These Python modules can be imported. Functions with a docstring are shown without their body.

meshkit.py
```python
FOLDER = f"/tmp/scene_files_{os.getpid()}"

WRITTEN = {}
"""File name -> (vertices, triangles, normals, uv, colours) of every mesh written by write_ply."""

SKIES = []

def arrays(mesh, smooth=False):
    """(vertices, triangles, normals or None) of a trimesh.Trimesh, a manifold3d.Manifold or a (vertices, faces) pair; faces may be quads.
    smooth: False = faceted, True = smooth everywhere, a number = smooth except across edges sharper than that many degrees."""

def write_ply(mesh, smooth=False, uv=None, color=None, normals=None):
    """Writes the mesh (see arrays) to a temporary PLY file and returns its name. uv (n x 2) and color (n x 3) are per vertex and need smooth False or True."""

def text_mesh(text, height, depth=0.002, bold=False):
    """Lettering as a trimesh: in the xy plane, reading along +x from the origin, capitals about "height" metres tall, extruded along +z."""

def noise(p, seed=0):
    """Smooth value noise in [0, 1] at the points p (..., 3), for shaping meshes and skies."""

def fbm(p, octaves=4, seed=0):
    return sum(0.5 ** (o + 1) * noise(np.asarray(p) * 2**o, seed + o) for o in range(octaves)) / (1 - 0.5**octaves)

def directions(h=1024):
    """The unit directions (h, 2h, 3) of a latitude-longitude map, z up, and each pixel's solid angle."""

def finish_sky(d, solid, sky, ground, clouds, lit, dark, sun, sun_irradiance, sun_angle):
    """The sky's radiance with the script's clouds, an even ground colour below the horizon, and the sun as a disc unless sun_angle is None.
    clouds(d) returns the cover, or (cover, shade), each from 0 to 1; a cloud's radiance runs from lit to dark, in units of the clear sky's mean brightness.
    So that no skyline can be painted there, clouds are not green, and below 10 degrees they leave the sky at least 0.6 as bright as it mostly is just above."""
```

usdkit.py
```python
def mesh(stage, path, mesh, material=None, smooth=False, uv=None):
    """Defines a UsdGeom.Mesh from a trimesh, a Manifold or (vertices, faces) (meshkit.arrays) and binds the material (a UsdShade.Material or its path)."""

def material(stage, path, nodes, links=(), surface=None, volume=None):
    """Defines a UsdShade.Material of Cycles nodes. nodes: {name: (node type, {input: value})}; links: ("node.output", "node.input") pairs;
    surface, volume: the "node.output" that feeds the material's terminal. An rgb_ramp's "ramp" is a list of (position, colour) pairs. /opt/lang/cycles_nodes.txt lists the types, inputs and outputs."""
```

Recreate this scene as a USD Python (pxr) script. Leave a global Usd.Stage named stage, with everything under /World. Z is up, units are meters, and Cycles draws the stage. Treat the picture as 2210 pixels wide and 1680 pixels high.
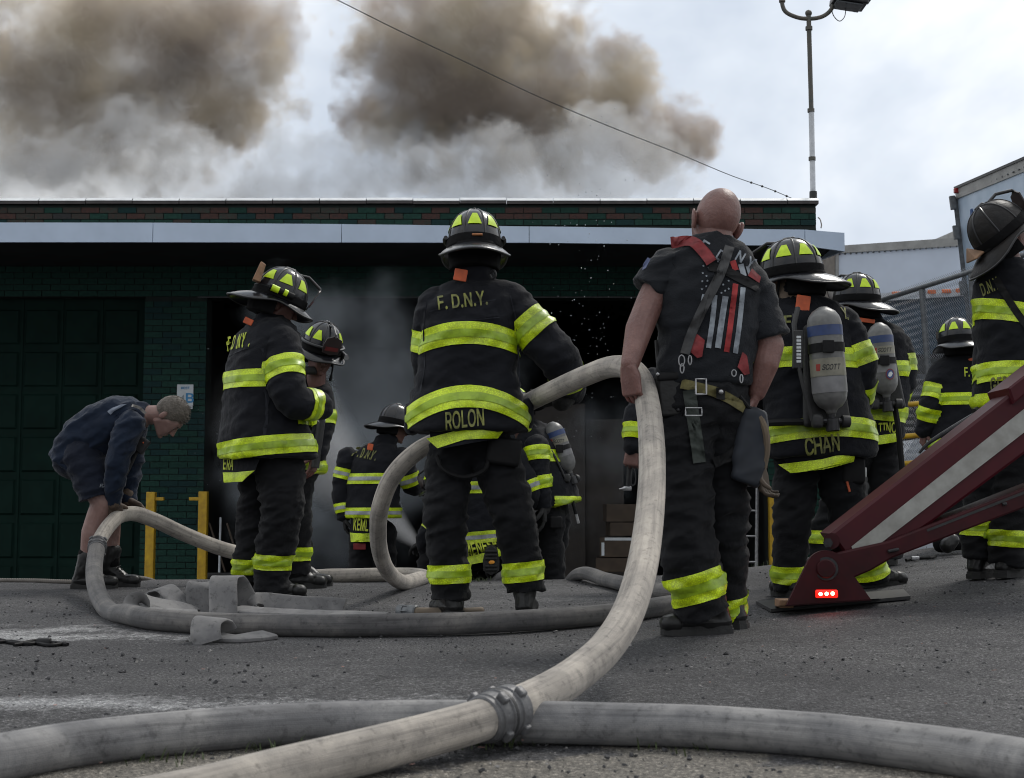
import math, random
import numpy as np, trimesh, usdkit, meshkit
import manifold3d as m3
from scipy.interpolate import LinearNDInterpolator
from scipy.spatial import cKDTree
from pxr import Usd, UsdGeom, UsdLux, UsdShade, Gf, Sdf, Vt

stage = Usd.Stage.CreateInMemory()
UsdGeom.SetStageUpAxis(stage, UsdGeom.Tokens.z)
UsdGeom.Xform.Define(stage, '/World')
UsdGeom.Scope.Define(stage, '/World/Looks')
RNG = np.random.default_rng(7)
random.seed(7)

# ---------------------------------------------------------------- camera, sky, sun, exposure
CAM_H, PITCH, FPX = 0.52, math.radians(4.82), 3000.0      # FPX: focal length in pixels of a 2210 px wide picture
camera = UsdGeom.Camera.Define(stage, '/World/camera')
camera.CreateHorizontalApertureAttr(36.0)
camera.CreateFocalLengthAttr(36.0 * FPX / 2210)
camera.CreateFStopAttr(9.0)
camera.CreateFocusDistanceAttr(7.2)
camera.CreateExposureAttr(0.32)
camera.AddTranslateOp().Set(Gf.Vec3d(0, 0, CAM_H))
camera.AddRotateXYZOp().Set(Gf.Vec3f(90 + math.degrees(PITCH), 0, 0))

SUN_DIR = np.array([0.45, 0.62, 0.95]); SUN_DIR /= np.linalg.norm(SUN_DIR)      # towards the sun, veiled by cloud
SUN_EL, SUN_ROT = math.asin(SUN_DIR[2]), math.atan2(SUN_DIR[0], SUN_DIR[1])
sky_look = usdkit.material(stage, '/World/Looks/sky_look', {
    "s": ("sky_texture", {"sky_type": "single_scattering", "sun_disc": False, "sun_elevation": SUN_EL, "sun_rotation": SUN_ROT}),
    "c": ("texture_coordinate", {}),
    "mp": ("mapping", {"scale": (1.0, 1.0, 1.35), "location": (0.35, 0.2, 0.62)}),
    "n": ("noise_texture", {"scale": 3.0, "detail": 6.0, "roughness": 0.5, "distortion": 0.15}),
    "r": ("rgb_ramp", {"ramp": [(0.30, (4.3, 4.9, 5.8)), (0.42, (6.0, 6.5, 7.2)), (0.51, (7.9, 8.15, 8.4)), (0.66, (8.9, 8.9, 8.85))]}),
    "n2": ("noise_texture", {"scale": 2.2, "detail": 4.0}),
    "m2": ("map_range", {"from_min": 0.3, "from_max": 0.42, "to_min": 0.75, "to_max": 1.0, "clamp": True}),
    "mx": ("mix_color", {}),
    "nv": ("vector_math", {"math_type": "normalize"}), "dt": ("vector_math", {"math_type": "dot_product", "vector2": tuple(SUN_DIR)}),      # cloud is brightest round the veiled sun
    "gl": ("map_range", {"from_min": -1.0, "from_max": 1.0, "to_min": 0.45, "to_max": 1.16}), "gm": ("vector_math", {"math_type": "scale"}),
    "b": ("background_shader", {"strength": 0.1})},
    [("c.generated", "mp.vector"), ("mp.vector", "n.vector"), ("mp.vector", "n2.vector"), ("n.fac", "r.fac"), ("n2.fac", "m2.value"),
     ("m2.result", "mx.fac"), ("s.color", "mx.a"), ("r.color", "mx.b"), ("c.generated", "nv.vector1"), ("nv.vector", "dt.vector1"), ("dt.value", "gl.value"), ("mx.result", "gm.vector1"), ("gl.result", "gm.scale"), ("gm.vector", "b.color")], surface="b.background")
dome = UsdLux.DomeLight.Define(stage, '/World/sky')
UsdShade.MaterialBindingAPI.Apply(dome.GetPrim()).Bind(sky_look)
dome.GetPrim().SetCustomDataByKey('kind', 'structure')
sun = UsdLux.DistantLight.Define(stage, '/World/sun')
sun.CreateNormalizeAttr(True); sun.CreateIntensityAttr(0.40); sun.CreateAngleAttr(16.0); sun.CreateColorAttr(Gf.Vec3f(1, 0.96, 0.9))
_z = SUN_DIR; _x = np.cross([0, 0, 1.0], _z); _x /= np.linalg.norm(_x); _y = np.cross(_z, _x)
sun.AddTransformOp().Set(Gf.Matrix4d(*_x, 0, *_y, 0, *_z, 0, 0, 0, 0, 1))

# ---------------------------------------------------------------- helpers
CT, ST = math.cos(PITCH), math.sin(PITCH)
def at(px, py, Y):
    """World point that stands at distance Y along +y where the photograph (2210 x 1680) shows (px, py)."""
    x, u = (px - 1105) / FPX, (840 - py) / FPX
    d = np.array([x, CT - u * ST, ST + u * CT])
    return np.array([0, 0, CAM_H]) + d * (Y / d[1])
def ppm(Y): return FPX / Y
def softplus(t, w): return w * np.logaddexp(0, t / w)
def sstep(t): t = np.clip(t, 0, 1); return t * t * (3 - 2 * t)
def zg(x, y):
    x, y = np.asarray(x, float), np.asarray(y, float)
    s = 0.105 * (softplus(x - 0.8, 0.25) - softplus(x - 6.0, 0.5)) * sstep((y - 3.2) / 3.0)
    return s - 0.62 * sstep((y - 9.9) / 1.7)
def gat(px, py, lift=0.0):
    """Ground point seen at the pixel."""
    lo, hi = 1.5, 14.0
    for Y in np.linspace(1.6, 10.6, 600):
        p = at(px, py, Y)
        if p[2] <= zg(p[0], p[1]): break
    p[2] = zg(p[0], p[1]) + lift
    return p
def gxy(x, y, lift=0.0): return np.array([x, y, float(zg(x, y)) + lift])

used = {}
def numbered(parent, name):
    k = used.get((parent, name), -1) + 1
    used[(parent, name)] = k
    return f'{parent}/{name}' if k == 0 else f'{parent}/{name}_{k:03d}'
def pathof(parent):
    return '/World' if parent is None else (parent if isinstance(parent, str) else str(parent.GetPath()))
def tag(prim, label=None, cat=None, group=None, kind=None):
    for k, v in (('label', label), ('category', cat), ('group', group), ('kind', kind)):
        if v: prim.SetCustomDataByKey(k, v)
    return prim
def thing(name, label, cat, loc=(0, 0, 0), group=None):
    x = UsdGeom.Xform.Define(stage, numbered('/World', name))
    loc = np.asarray(loc, float)
    x.AddTranslateOp().Set(Gf.Vec3d(*map(float, loc)))
    ORIGIN[str(x.GetPath())] = loc
    return tag(x.GetPrim(), label, cat, group)
ORIGIN = {}
def tm(mesh):
    if hasattr(mesh, 'to_mesh'):
        m = mesh.to_mesh(); return trimesh.Trimesh(np.array(m.vert_properties[:, :3]), np.array(m.tri_verts), process=False)
    if isinstance(mesh, (tuple, list)) and not isinstance(mesh[0], trimesh.Trimesh):
        f = np.asarray(mesh[1], int)
        if f.shape[1] == 4: f = np.vstack([f[:, [0, 1, 2]], f[:, [0, 2, 3]]])
        return trimesh.Trimesh(np.asarray(mesh[0], float), f, process=False)
    if isinstance(mesh, (tuple, list)): return cat(mesh)
    return mesh
def cat(ms): return trimesh.util.concatenate([tm(m) for m in ms])
def obj(name, mesh, look, parent=None, smooth=35, uv=None, **kw):
    """One Mesh prim under parent (world coordinates in; moved into the frame of the thing)."""
    m = tm(mesh).copy()
    up = pathof(parent)
    top = '/'.join(up.split('/')[:3])
    if top in ORIGIN: m.apply_translation(-ORIGIN[top])
    g = usdkit.mesh(stage, numbered(up, name), m, look, smooth=smooth, uv=uv)
    if 'label' in kw or 'kind' in kw or 'cat' in kw: tag(g.GetPrim(), kw.get('label'), kw.get('cat'), kw.get('group'), kw.get('kind'))
    return g.GetPrim()

def box(c, s, R=None):
    b = trimesh.creation.box(s)
    if R is not None: b.vertices = b.vertices @ np.asarray(R).T
    b.apply_translation(c); return b
def span(x0, x1, y0, y1, z0, z1): return box(((x0 + x1) / 2, (y0 + y1) / 2, (z0 + z1) / 2), (x1 - x0, y1 - y0, z1 - z0))
def unit(v): v = np.asarray(v, float); return v / (np.linalg.norm(v) + 1e-12)
def rot(axis, deg): return trimesh.transformations.rotation_matrix(math.radians(deg), axis)[:3, :3]
def frame(t, up=(0, 0, 1)):
    t = unit(t); a = np.cross(up, t)
    if np.linalg.norm(a) < 1e-3: a = np.cross((0, 1, 0), t)
    a = unit(a); return a, np.cross(t, a), t
def sph(p, r, n=12):
    return m3.Manifold.sphere(float(r), n).translate([float(x) for x in p])
def hull(ms): return m3.Manifold.batch_hull(ms)
def chain(pts, rad, n=12):
    rad = np.broadcast_to(rad, (len(pts),))
    ss = [sph(p, r, n) for p, r in zip(pts, rad)]
    if len(ss) == 1: return ss[0]
    return m3.Manifold.batch_boolean([hull([a, b]) for a, b in zip(ss[:-1], ss[1:])], m3.OpType.Add)
def union(ms): return m3.Manifold.batch_boolean(list(ms), m3.OpType.Add)
def taubin(m, it, lamb=.5, nu=.53):
    from scipy.sparse import coo_matrix
    e = m.edges_unique; n = len(m.vertices)
    A = coo_matrix((np.ones(2 * len(e)), (np.r_[e[:, 0], e[:, 1]], np.r_[e[:, 1], e[:, 0]])), shape=(n, n)).tocsr()
    dg = np.asarray(A.sum(1)).ravel(); ok = dg > 0; inv = np.where(ok, 1 / np.maximum(dg, 1), 0)[:, None]; v = np.array(m.vertices)
    for k in range(it):
        v = v + np.where(ok[:, None], (A @ v) * inv - v, 0) * (lamb if k % 2 == 0 else -nu)
    m.vertices = v
    return m
def refined(man, edge, it=10):
    m = tm(man.refine_to_length(edge))
    m = trimesh.Trimesh(m.vertices, m.faces, process=True)
    return taubin(m, it) if it else m
def catmull(pts, n=12):
    """Smooth curve through points (any number of columns), centripetal enough for our spacing."""
    P = np.asarray(pts, float); P = np.vstack([2 * P[0] - P[1], P, 2 * P[-1] - P[-2]])
    out = []
    for i in range(1, len(P) - 2):
        p0, p1, p2, p3 = P[i - 1:i + 3]
        d0, d1, d2 = (max(np.linalg.norm((b - a)[:3]) ** 0.5, 1e-4) for a, b in ((p0, p1), (p1, p2), (p2, p3)))
        m1 = (p1 - p0) / d0 - (p2 - p0) / (d0 + d1) + (p2 - p1) / d1
        m2 = (p2 - p1) / d1 - (p3 - p1) / (d1 + d2) + (p3 - p2) / d2
        m1, m2 = m1 * d1, m2 * d1
        t = np.linspace(0, 1, n, endpoint=False)[:, None]
        out.append((2 * t**3 - 3 * t**2 + 1) * p1 + (t**3 - 2 * t**2 + t) * m1 + (-2 * t**3 + 3 * t**2) * p2 + (t**3 - t**2) * m2)
    out.append(P[-2][None]); return np.vstack(out)
def frames_along(P):
    T = np.gradient(P, axis=0); T /= np.linalg.norm(T, axis=1, keepdims=True) + 1e-12
    a = frame(T[0])[0]; A = []
    for t in T:
        a = unit(a - t * (a @ t)); A.append(a)
    A = np.array(A); return T, A, np.cross(T, A)
def tube(P, r, n=10, caps=True):
    P = np.asarray(P, float); r = np.broadcast_to(r, (len(P),))
    T, A, B = frames_along(P)
    an = np.arange(n) * 2 * math.pi / n
    V = P[:, None] + r[:, None, None] * (np.cos(an)[None, :, None] * A[:, None] + np.sin(an)[None, :, None] * B[:, None])
    V = V.reshape(-1, 3); k = len(P)
    i, j = np.meshgrid(np.arange(k - 1), np.arange(n), indexing='ij')
    q = np.stack([i * n + j, i * n + (j + 1) % n, (i + 1) * n + (j + 1) % n, (i + 1) * n + j], -1).reshape(-1, 4)
    f = np.vstack([q[:, [0, 1, 2]], q[:, [0, 2, 3]]])
    if caps:
        V = np.vstack([V, P[:1], P[-1:]]); c0, c1 = len(V) - 2, len(V) - 1; jj = np.arange(n)
        f = np.vstack([f, np.stack([np.full(n, c0), (jj + 1) % n, jj], 1), np.stack([np.full(n, c1), (k - 1) * n + jj, (k - 1) * n + (jj + 1) % n], 1)])
    return trimesh.Trimesh(V, f, process=False)
def prism(poly, axis_u, axis_v, origin, depth):
    """Polygon [(u, v)] extruded by depth along u x v from the origin plane."""
    from shapely.geometry import Polygon
    u, v = unit(axis_u), unit(axis_v); n = np.cross(u, v)
    g = trimesh.creation.extrude_polygon(Polygon(poly), depth, engine='earcut')
    g.vertices = np.asarray(origin) + g.vertices[:, :1] * u + g.vertices[:, 1:2] * v + g.vertices[:, 2:] * n
    return g
def loft(rings, caps=True):
    """Closed surface through rings (k, n, 3)."""
    R = np.asarray(rings, float); k, n = R.shape[:2]
    i, j = np.meshgrid(np.arange(k - 1), np.arange(n), indexing='ij')
    q = np.stack([i * n + j, i * n + (j + 1) % n, (i + 1) * n + (j + 1) % n, (i + 1) * n + j], -1).reshape(-1, 4)
    V = np.vstack([R.reshape(-1, 3), R[0].mean(0)[None], R[-1].mean(0)[None]]); c0, c1 = k * n, k * n + 1; jj = np.arange(n)
    f = np.vstack([q[:, [0, 1, 2]], q[:, [0, 2, 3]], np.stack([np.full(n, c0), (jj + 1) % n, jj], 1), np.stack([np.full(n, c1), (k - 1) * n + jj, (k - 1) * n + (jj + 1) % n], 1)])
    m = trimesh.Trimesh(V, f, process=False)
    if m.volume < 0: m.invert()
    return m
def to_man(t):
    t = tm(t); return m3.Manifold(m3.Mesh(vert_properties=np.asarray(t.vertices, np.float32), tri_verts=np.asarray(t.faces, np.uint32)))
def rbox(c, s, r, R=None, n=8):
    """Box with rounded edges."""
    s = np.maximum(np.asarray(s, float) / 2 - r, 1e-4)
    h = hull([sph(np.array([a, b, d]) * s, r, n) for a in (-1, 1) for b in (-1, 1) for d in (-1, 1)])
    t = tm(h)
    if R is not None: t.vertices = t.vertices @ np.asarray(R).T
    t.apply_translation(c); return t
def cyl(p0, p1, r, n=16):
    return tube(np.array([p0, p1]), r, n)

# ---------------------------------------------------------------- materials
def mat(name, color, rough=0.6, var=0.25, scale=8.0, bump=0.0, bscale=60.0, metal=0.0, spec=0.5, tint=None, coat=0.0, sheen=0.0, per=False, emis=None):
    """Principled surface whose colour varies by noise between color and tint, with a fine bump."""
    c = np.array(color, float); t = np.array(tint, float) if tint is not None else c * (1 - 2 * var)
    nodes = {"g": ("geometry", {}), "t": ("texture_coordinate", {}),
             "n": ("noise_texture", {"scale": scale, "detail": 6.0, "roughness": 0.6}),
             "r": ("rgb_ramp", {"ramp": [(0.3, tuple(t)), (0.68, tuple(c))]}),
             "p": ("principled_bsdf", {"roughness": rough, "metallic": metal, "specular_ior_level": spec, "coat_weight": coat, "sheen_weight": sheen})}
    links = [("t.object", "n.vector"), ("n.fac", "r.fac"), ("r.color", "p.base_color")]
    if bump:
        nodes["nb"] = ("noise_texture", {"scale": bscale, "detail": 4.0}); nodes["b"] = ("bump", {"strength": bump, "distance": 0.01})
        links += [("t.object", "nb.vector"), ("nb.fac", "b.height"), ("b.normal", "p.normal")]
    if emis: nodes["p"][1].update({"emission_color": emis[0], "emission_strength": emis[1]})
    return usdkit.material(stage, '/World/Looks/' + name, nodes, links, surface="p.BSDF")

L = {}
L['green_brick'] = [mat(f'green_brick_{k}', c, 0.7, scale=30, tint=t, bump=0.3, bscale=90, spec=.15) for k, (c, t) in enumerate([((.011, .040, .031), (.006, .024, .019)), ((.014, .049, .037), (.008, .028, .023)), ((.009, .032, .031), (.006, .021, .023))])]
L['red_brick'] = [mat(f'red_brick_{k}', c, 0.85, scale=26, tint=t, bump=0.5, bscale=90) for k, (c, t) in enumerate([((.050, .017, .012), (.020, .012, .010)), ((.034, .016, .012), (.010, .020, .016)), ((.016, .030, .023), (.030, .014, .011))])]
L['mortar'] = mat('mortar', (.006, .012, .010), .9, .3, 20, .4)
L['tar'] = mat('roof_tar', (.006, .006, .007), .7, .3, 20, .4)
L['fascia'] = mat('sky_tinted_fascia', (.42, .50, .62), .42, .06, 3, .05, 30)  # blue-grey: the blue sky's reflection is put into the base colour
L['coping'] = mat('coping_glaze', (.045, .036, .036), .5, .3, 9, .2)
L['glint_and_emblem'] = mat('pale_glint_and_emblem', (.72, .74, .75), .4, .1, 9)  # pale colour of the sky glint painted along the coping, and of the trailer emblem
L['soffit'] = mat('soffit_paint', (.02, .02, .019), .8, .35, 3, .2)
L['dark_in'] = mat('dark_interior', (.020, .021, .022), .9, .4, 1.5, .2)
L['floor_in'] = mat('wet_concrete', (.05, .05, .05), .35, .4, 2, .2)
L['door_green'] = mat('door_green', (.0042, .0175, .0135), .7, .2, 4, .1, spec=.1)
L['yellow_paint'] = mat('yellow_paint', (.48, .30, .008), .5, .3, 14, .2, tint=(.30, .17, .01))
L['board'] = mat('brown_board', (.055, .046, .040), .8, .3, 3, .2)
L['carton'] = mat('carton', (.065, .045, .030), .85, .25, 5, .1)
L['white_print'] = mat('white_print', (.55, .58, .6), .5, .1)
L['blue_print'] = mat('blue_print', (.03, .22, .45), .5, .15)
L['steel'] = mat('brushed_steel', (.45, .45, .46), .35, .2, 30, .1, metal=.9)
L['dark_steel'] = mat('dark_steel', (.04, .04, .043), .4, .3, 30, .15, metal=.6)
L['black_rubber'] = mat('black_rubber', (.012, .012, .013), .55, .3, 25, .2)
L['pole_dark'] = mat('weathered_pole', (.055, .062, .055), .6, .4, 14, .3, tint=(.09, .075, .06))
L['pole_white'] = mat('white_pole', (.55, .57, .6), .45, .15, 12)
L['galv'] = mat('galvanised', (.16, .17, .18), .5, .25, 25, .1, metal=.4)
L['trailer_white'] = mat('trailer_white', (.50, .56, .66), .45, .08, 1.5, .05)
L['trailer_grey'] = mat('trailer_rail', (.30, .30, .29), .5, .2, 5, .1)
L['tarp'] = mat('blue_tarp', (.035, .085, .14), .6, .3, 2.0, .3, 12)
L['orange'] = mat('orange_marker', (.75, .16, .02), .4, .1)
L['van_white'] = mat('van_white', (.62, .66, .72), .35, .1, 2)

# ---------------------------------------------------------------- ground
def ground_look():
    n = {"g": ("geometry", {}), "sx": ("separate_xyz", {}),
         "big": ("noise_texture", {"scale": 0.9, "detail": 5.0, "roughness": 0.6}),
         "mid": ("noise_texture", {"scale": 9.0, "detail": 6.0, "roughness": 0.7}),
         "agg": ("voronoi_texture", {"scale": 120.0}),
         "agr": ("noise_texture", {"scale": 95.0, "detail": 5.0, "roughness": 0.8}),
         "r": ("rgb_ramp", {"ramp": [(0.28, (.043, .043, .047)), (0.5, (.076, .076, .080)), (0.72, (.118, .117, .119))]}),
         "ra": ("rgb_ramp", {"ramp": [(0.38, (.08, .08, .09)), (0.47, (.8, .8, .8)), (0.58, (1.4, 1.38, 1.36)), (0.66, (5, 4.9, 4.8))]}),
         "mul": ("mix_color", {"blend_type": "multiply", "fac": 1.0, "use_clamp": False}),
         "mul2": ("mix_color", {"blend_type": "multiply", "fac": 0.8}),
         "rm": ("rgb_ramp", {"ramp": [(0.3, (.62, .62, .64)), (0.65, (1.1, 1.1, 1.1))]}),
         # worn white paint bands and the pale concrete apron under the camera
         "pn": ("noise_texture", {"scale": 22.0, "detail": 8.0, "roughness": 0.72}),
         "pb": ("noise_texture", {"scale": 1.3, "detail": 3.0}),
         "crk": ("voronoi_texture", {"feature": "distance_to_edge", "scale": 0.55}),
         "cw": ("noise_texture", {"scale": 3.0, "detail": 5.0}), "cm": ("mix_vector", {"fac": 0.25}),
         "cr": ("map_range", {"from_min": 0.0, "from_max": 0.004, "to_min": 0.55, "to_max": 1.0, "clamp": True}),
         "mulc": ("mix_color", {"blend_type": "multiply", "fac": 1.0}),
         "p": ("principled_bsdf", {"roughness": 0.8, "specular_ior_level": 0.35}),
         "h": ("math", {"math_type": "add"}), "b": ("bump", {"strength": 1.0, "distance": 0.012})}
    l = [("g.position", "sx.vector"), ("g.position", "big.vector"), ("g.position", "mid.vector"), ("g.position", "agg.vector"), ("g.position", "agr.vector"), ("g.position", "pn.vector"),
         ("g.position", "pb.vector"), ("g.position", "cw.vector"), ("g.position", "cm.a"), ("cw.color", "cm.b"), ("cm.result", "crk.vector"),
         ("big.fac", "r.fac"), ("agr.fac", "ra.fac"), ("r.color", "mul.a"), ("ra.color", "mul.b"), ("mid.fac", "rm.fac"), ("mul.result", "mul2.a"), ("rm.color", "mul2.b"),
         ("crk.distance", "cr.value"), ("mul2.result", "mulc.a"), ("cr.result", "mulc.b"),
         ("agg.distance", "h.value1"), ("agr.fac", "h.value2"), ("h.value", "b.height"), ("b.normal", "p.normal")]
    prev = "mulc.result"
    # (centre x, centre y, half x, half y, colour, strength): bands of worn paint and lighter cement
    for k, (cx, cy, hx, hy, colr, amt) in enumerate([(-2.5, 5.75, 1.9, .62, (.42, .425, .43), .76), (-1.2, 3.72, 1.7, .34, (.36, .365, .375), .71), (0.25, 7.7, 1.6, .7, (.2, .2, .2), .56), (0.0, 1.9, 9.0, 1.08, (.20, .185, .16), .95), (-.3, 9.4, 2.6, .6, (.17, .17, .17), .56)]):
        n |= {f"s{k}": ("vector_math", {"math_type": "subtract", "vector2": (cx, cy, 0)}), f"d{k}": ("vector_math", {"math_type": "multiply", "vector2": (1 / hx, 1 / hy, 0)}),
              f"m{k}": ("vector_math", {"math_type": "length"}), f"k{k}": ("vector_math", {"math_type": "multiply_add", "vector2": (1.5, 1.1, 0), "vector3": (-.75, -.55, 0)}), f"j{k}": ("vector_math", {"math_type": "add"}),
              f"e{k}": ("map_range", {"from_min": 1.25 if k != 3 else 1.05, "from_max": 0.1 if k != 3 else .9, "to_min": 0.0, "to_max": amt, "clamp": True}),
              f"w{k}": ("math", {"math_type": "add"}), f"o{k}": ("map_range", {"from_min": 0.90, "from_max": 1.22, "to_min": 0.0, "to_max": 0.9, "clamp": True}), f"c{k}": ("mix_color", {"b": colr}),
              f"z{k}": ("mix_color", {"blend_type": "multiply", "fac": 0.75, "a": colr})}
        l += [("g.position", f"s{k}.vector1"), (f"s{k}.vector", f"d{k}.vector1"), (f"d{k}.vector", f"j{k}.vector1"), ("cw.color", f"k{k}.vector1"), (f"k{k}.vector", f"j{k}.vector2"), (f"j{k}.vector", f"m{k}.vector1"),
              (f"m{k}.value", f"e{k}.value"), (f"e{k}.result", f"w{k}.value1"), ("pn.fac", f"w{k}.value2"), (f"w{k}.value", f"o{k}.value"), (f"o{k}.result", f"c{k}.fac"), (prev, f"c{k}.a"), ("ra.color", f"z{k}.b"), (f"z{k}.result", f"c{k}.b")]
        prev = f"c{k}.result"
    l.append((prev, "p.base_color"))
    return usdkit.material(stage, '/World/Looks/asphalt', n, l, surface="p.BSDF")
xs = np.concatenate([[-400, -120, -50, -25, -14], np.linspace(-9, 9, 200), [14, 25, 50, 120, 400]])
ys = np.concatenate([[-120, -30, -6, 0.0], np.linspace(1.0, 13.5, 200), [16, 25, 50, 120, 400]])
X, Yg = np.meshgrid(xs, ys, indexing='ij')
near = (np.abs(X) < 9) & (Yg > 0.9) & (Yg < 13.6)
Zg = zg(X, Yg) + near * (meshkit.fbm(np.stack([X * 1.1, Yg * 1.1, X * 0], -1), 4, 3) - 0.5) * 0.022
nx_, ny_ = X.shape
ii, jj = np.meshgrid(np.arange(nx_ - 1), np.arange(ny_ - 1), indexing='ij')
q = np.stack([ii * ny_ + jj, (ii + 1) * ny_ + jj, (ii + 1) * ny_ + jj + 1, ii * ny_ + jj + 1], -1).reshape(-1, 4)
obj('ground', (np.stack([X, Yg, Zg], -1).reshape(-1, 3), q), ground_look(), smooth=True, kind='structure')
# ---------------------------------------------------------------- the brick depot
WY = 15.1                                                     # front of the wall
def wx(px): return at(px, 840, WY)[0]
def wz(py, Y=WY): return at(1105, py, Y)[2]
FLOOR = -0.62
X_L, X_R = -8.2, wx(1768)
DOOR_R, PIER_L, PIER_R, OPEN_R = wx(306), wx(309), wx(443), wx(1655)
LINTEL, TOPW = wz(641), wz(441)
depot = thing('brick_depot', 'long low green painted brick depot with white canopy and open garage bay', 'building', (0, WY, FLOOR))
core = [span(X_L, X_R, WY + .010, WY + .30, LINTEL, TOPW), span(PIER_L, PIER_R - .004, WY + .010, WY + .30, FLOOR, LINTEL), span(OPEN_R + .004, X_R, WY + .010, WY + .30, FLOOR, LINTEL)]
wall = obj('wall', cat(core), L['mortar'], depot, smooth=False)
obj('side_wall', cat([span(X_R - .30, X_R, WY + .30, 25, FLOOR, TOPW), span(X_L, X_L + .3, WY + .30, 25, FLOOR, TOPW), span(X_L + .3, X_R - .3, 24.7, 25, FLOOR, TOPW)]), L['dark_in'], depot, smooth=False)
obj('partition_wall', span(PIER_L - .1, PIER_L + .02, WY + .30, 24.7, FLOOR, 3.35), L['dark_in'], depot, smooth=False)
obj('roof', span(X_L + .3, X_R - .3, WY + .3, 24.7, 3.35, 3.5), L['dark_in'], depot, smooth=False)
obj('inside_floor', span(X_L, X_R, 13.9, 24.7, FLOOR - .2, FLOOR + .006), L['floor_in'], depot, smooth=False)
# bricks, each its own piece
COURSE, BL, BH, J = 0.0677, 0.2032, 0.0677 - 0.009, 0.009
def brick(x0, x1, z0, z1):
    o = RNG.uniform(-.002, .003)
    b = span(x0, x1, WY + o * .6 - .001, WY + .02, z0, z1)
    b.vertices += RNG.uniform(-.0012, .0012, b.vertices.shape)
    return b
def courses(x0, x1, z0, z1, first=0):
    out, k, z = [], first, z0
    while z + BH <= z1 + .01:
        x = x0 - (BL / 2 + J / 2) * (k % 2)
        while x < x1:
            a, b = max(x, x0), min(x + BL - J, x1)
            if b - a > .03: out.append((a, b, z, z + BH, k))
            x += BL
        z += COURSE; k += 1
    return out
rest = []
par = courses(X_L, X_R, wz(486), TOPW)
for a, b, z0, z1, k in par:
    px = 1105 + a * FPX / WY
    t = meshkit.fbm(np.array([a * 1.4, z0 * 5, 3.0]), 3, 5)
    row = (z0 - wz(486)) / (TOPW - wz(486))
    red = RNG.random() < (0.75 if 0.05 < row < 0.72 else 0.2) * (1.25 if t > .5 else .55)
    look = L['red_brick'][RNG.integers(3)] if red else (L['tar'] if RNG.random() < .05 else L['green_brick'][RNG.integers(3)])
    if a < -6.4: rest.append(brick(a, b, z0, z1))
    else: obj('brick', brick(a, b, z0, z1), look, wall, smooth=False)
n_par = sum(1 for p in par if p[0] >= -6.4)
left = 298 - n_par
pier = courses(PIER_L, PIER_R, FLOOR, LINTEL - .01)[::-1]
for a, b, z0, z1, k in pier:
    if left > 0: obj('brick', brick(a, b, z0, z1), L['green_brick'][RNG.integers(3)], wall, smooth=False); left -= 1
    else: rest.append(brick(a, b, z0, z1))
rest += [brick(*c[:4]) for c in courses(X_L, X_R, LINTEL + .006, wz(490)) + courses(OPEN_R, X_R, FLOOR, LINTEL)]
obj('brick_courses', cat(rest), L['green_brick'][1], wall, smooth=False, kind='stuff')
obj('lintel_angle', span(PIER_R - .1, OPEN_R + .1, WY - .006, WY + .012, LINTEL - .012, LINTEL + .003), L['dark_steel'], depot, smooth=False)
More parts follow.
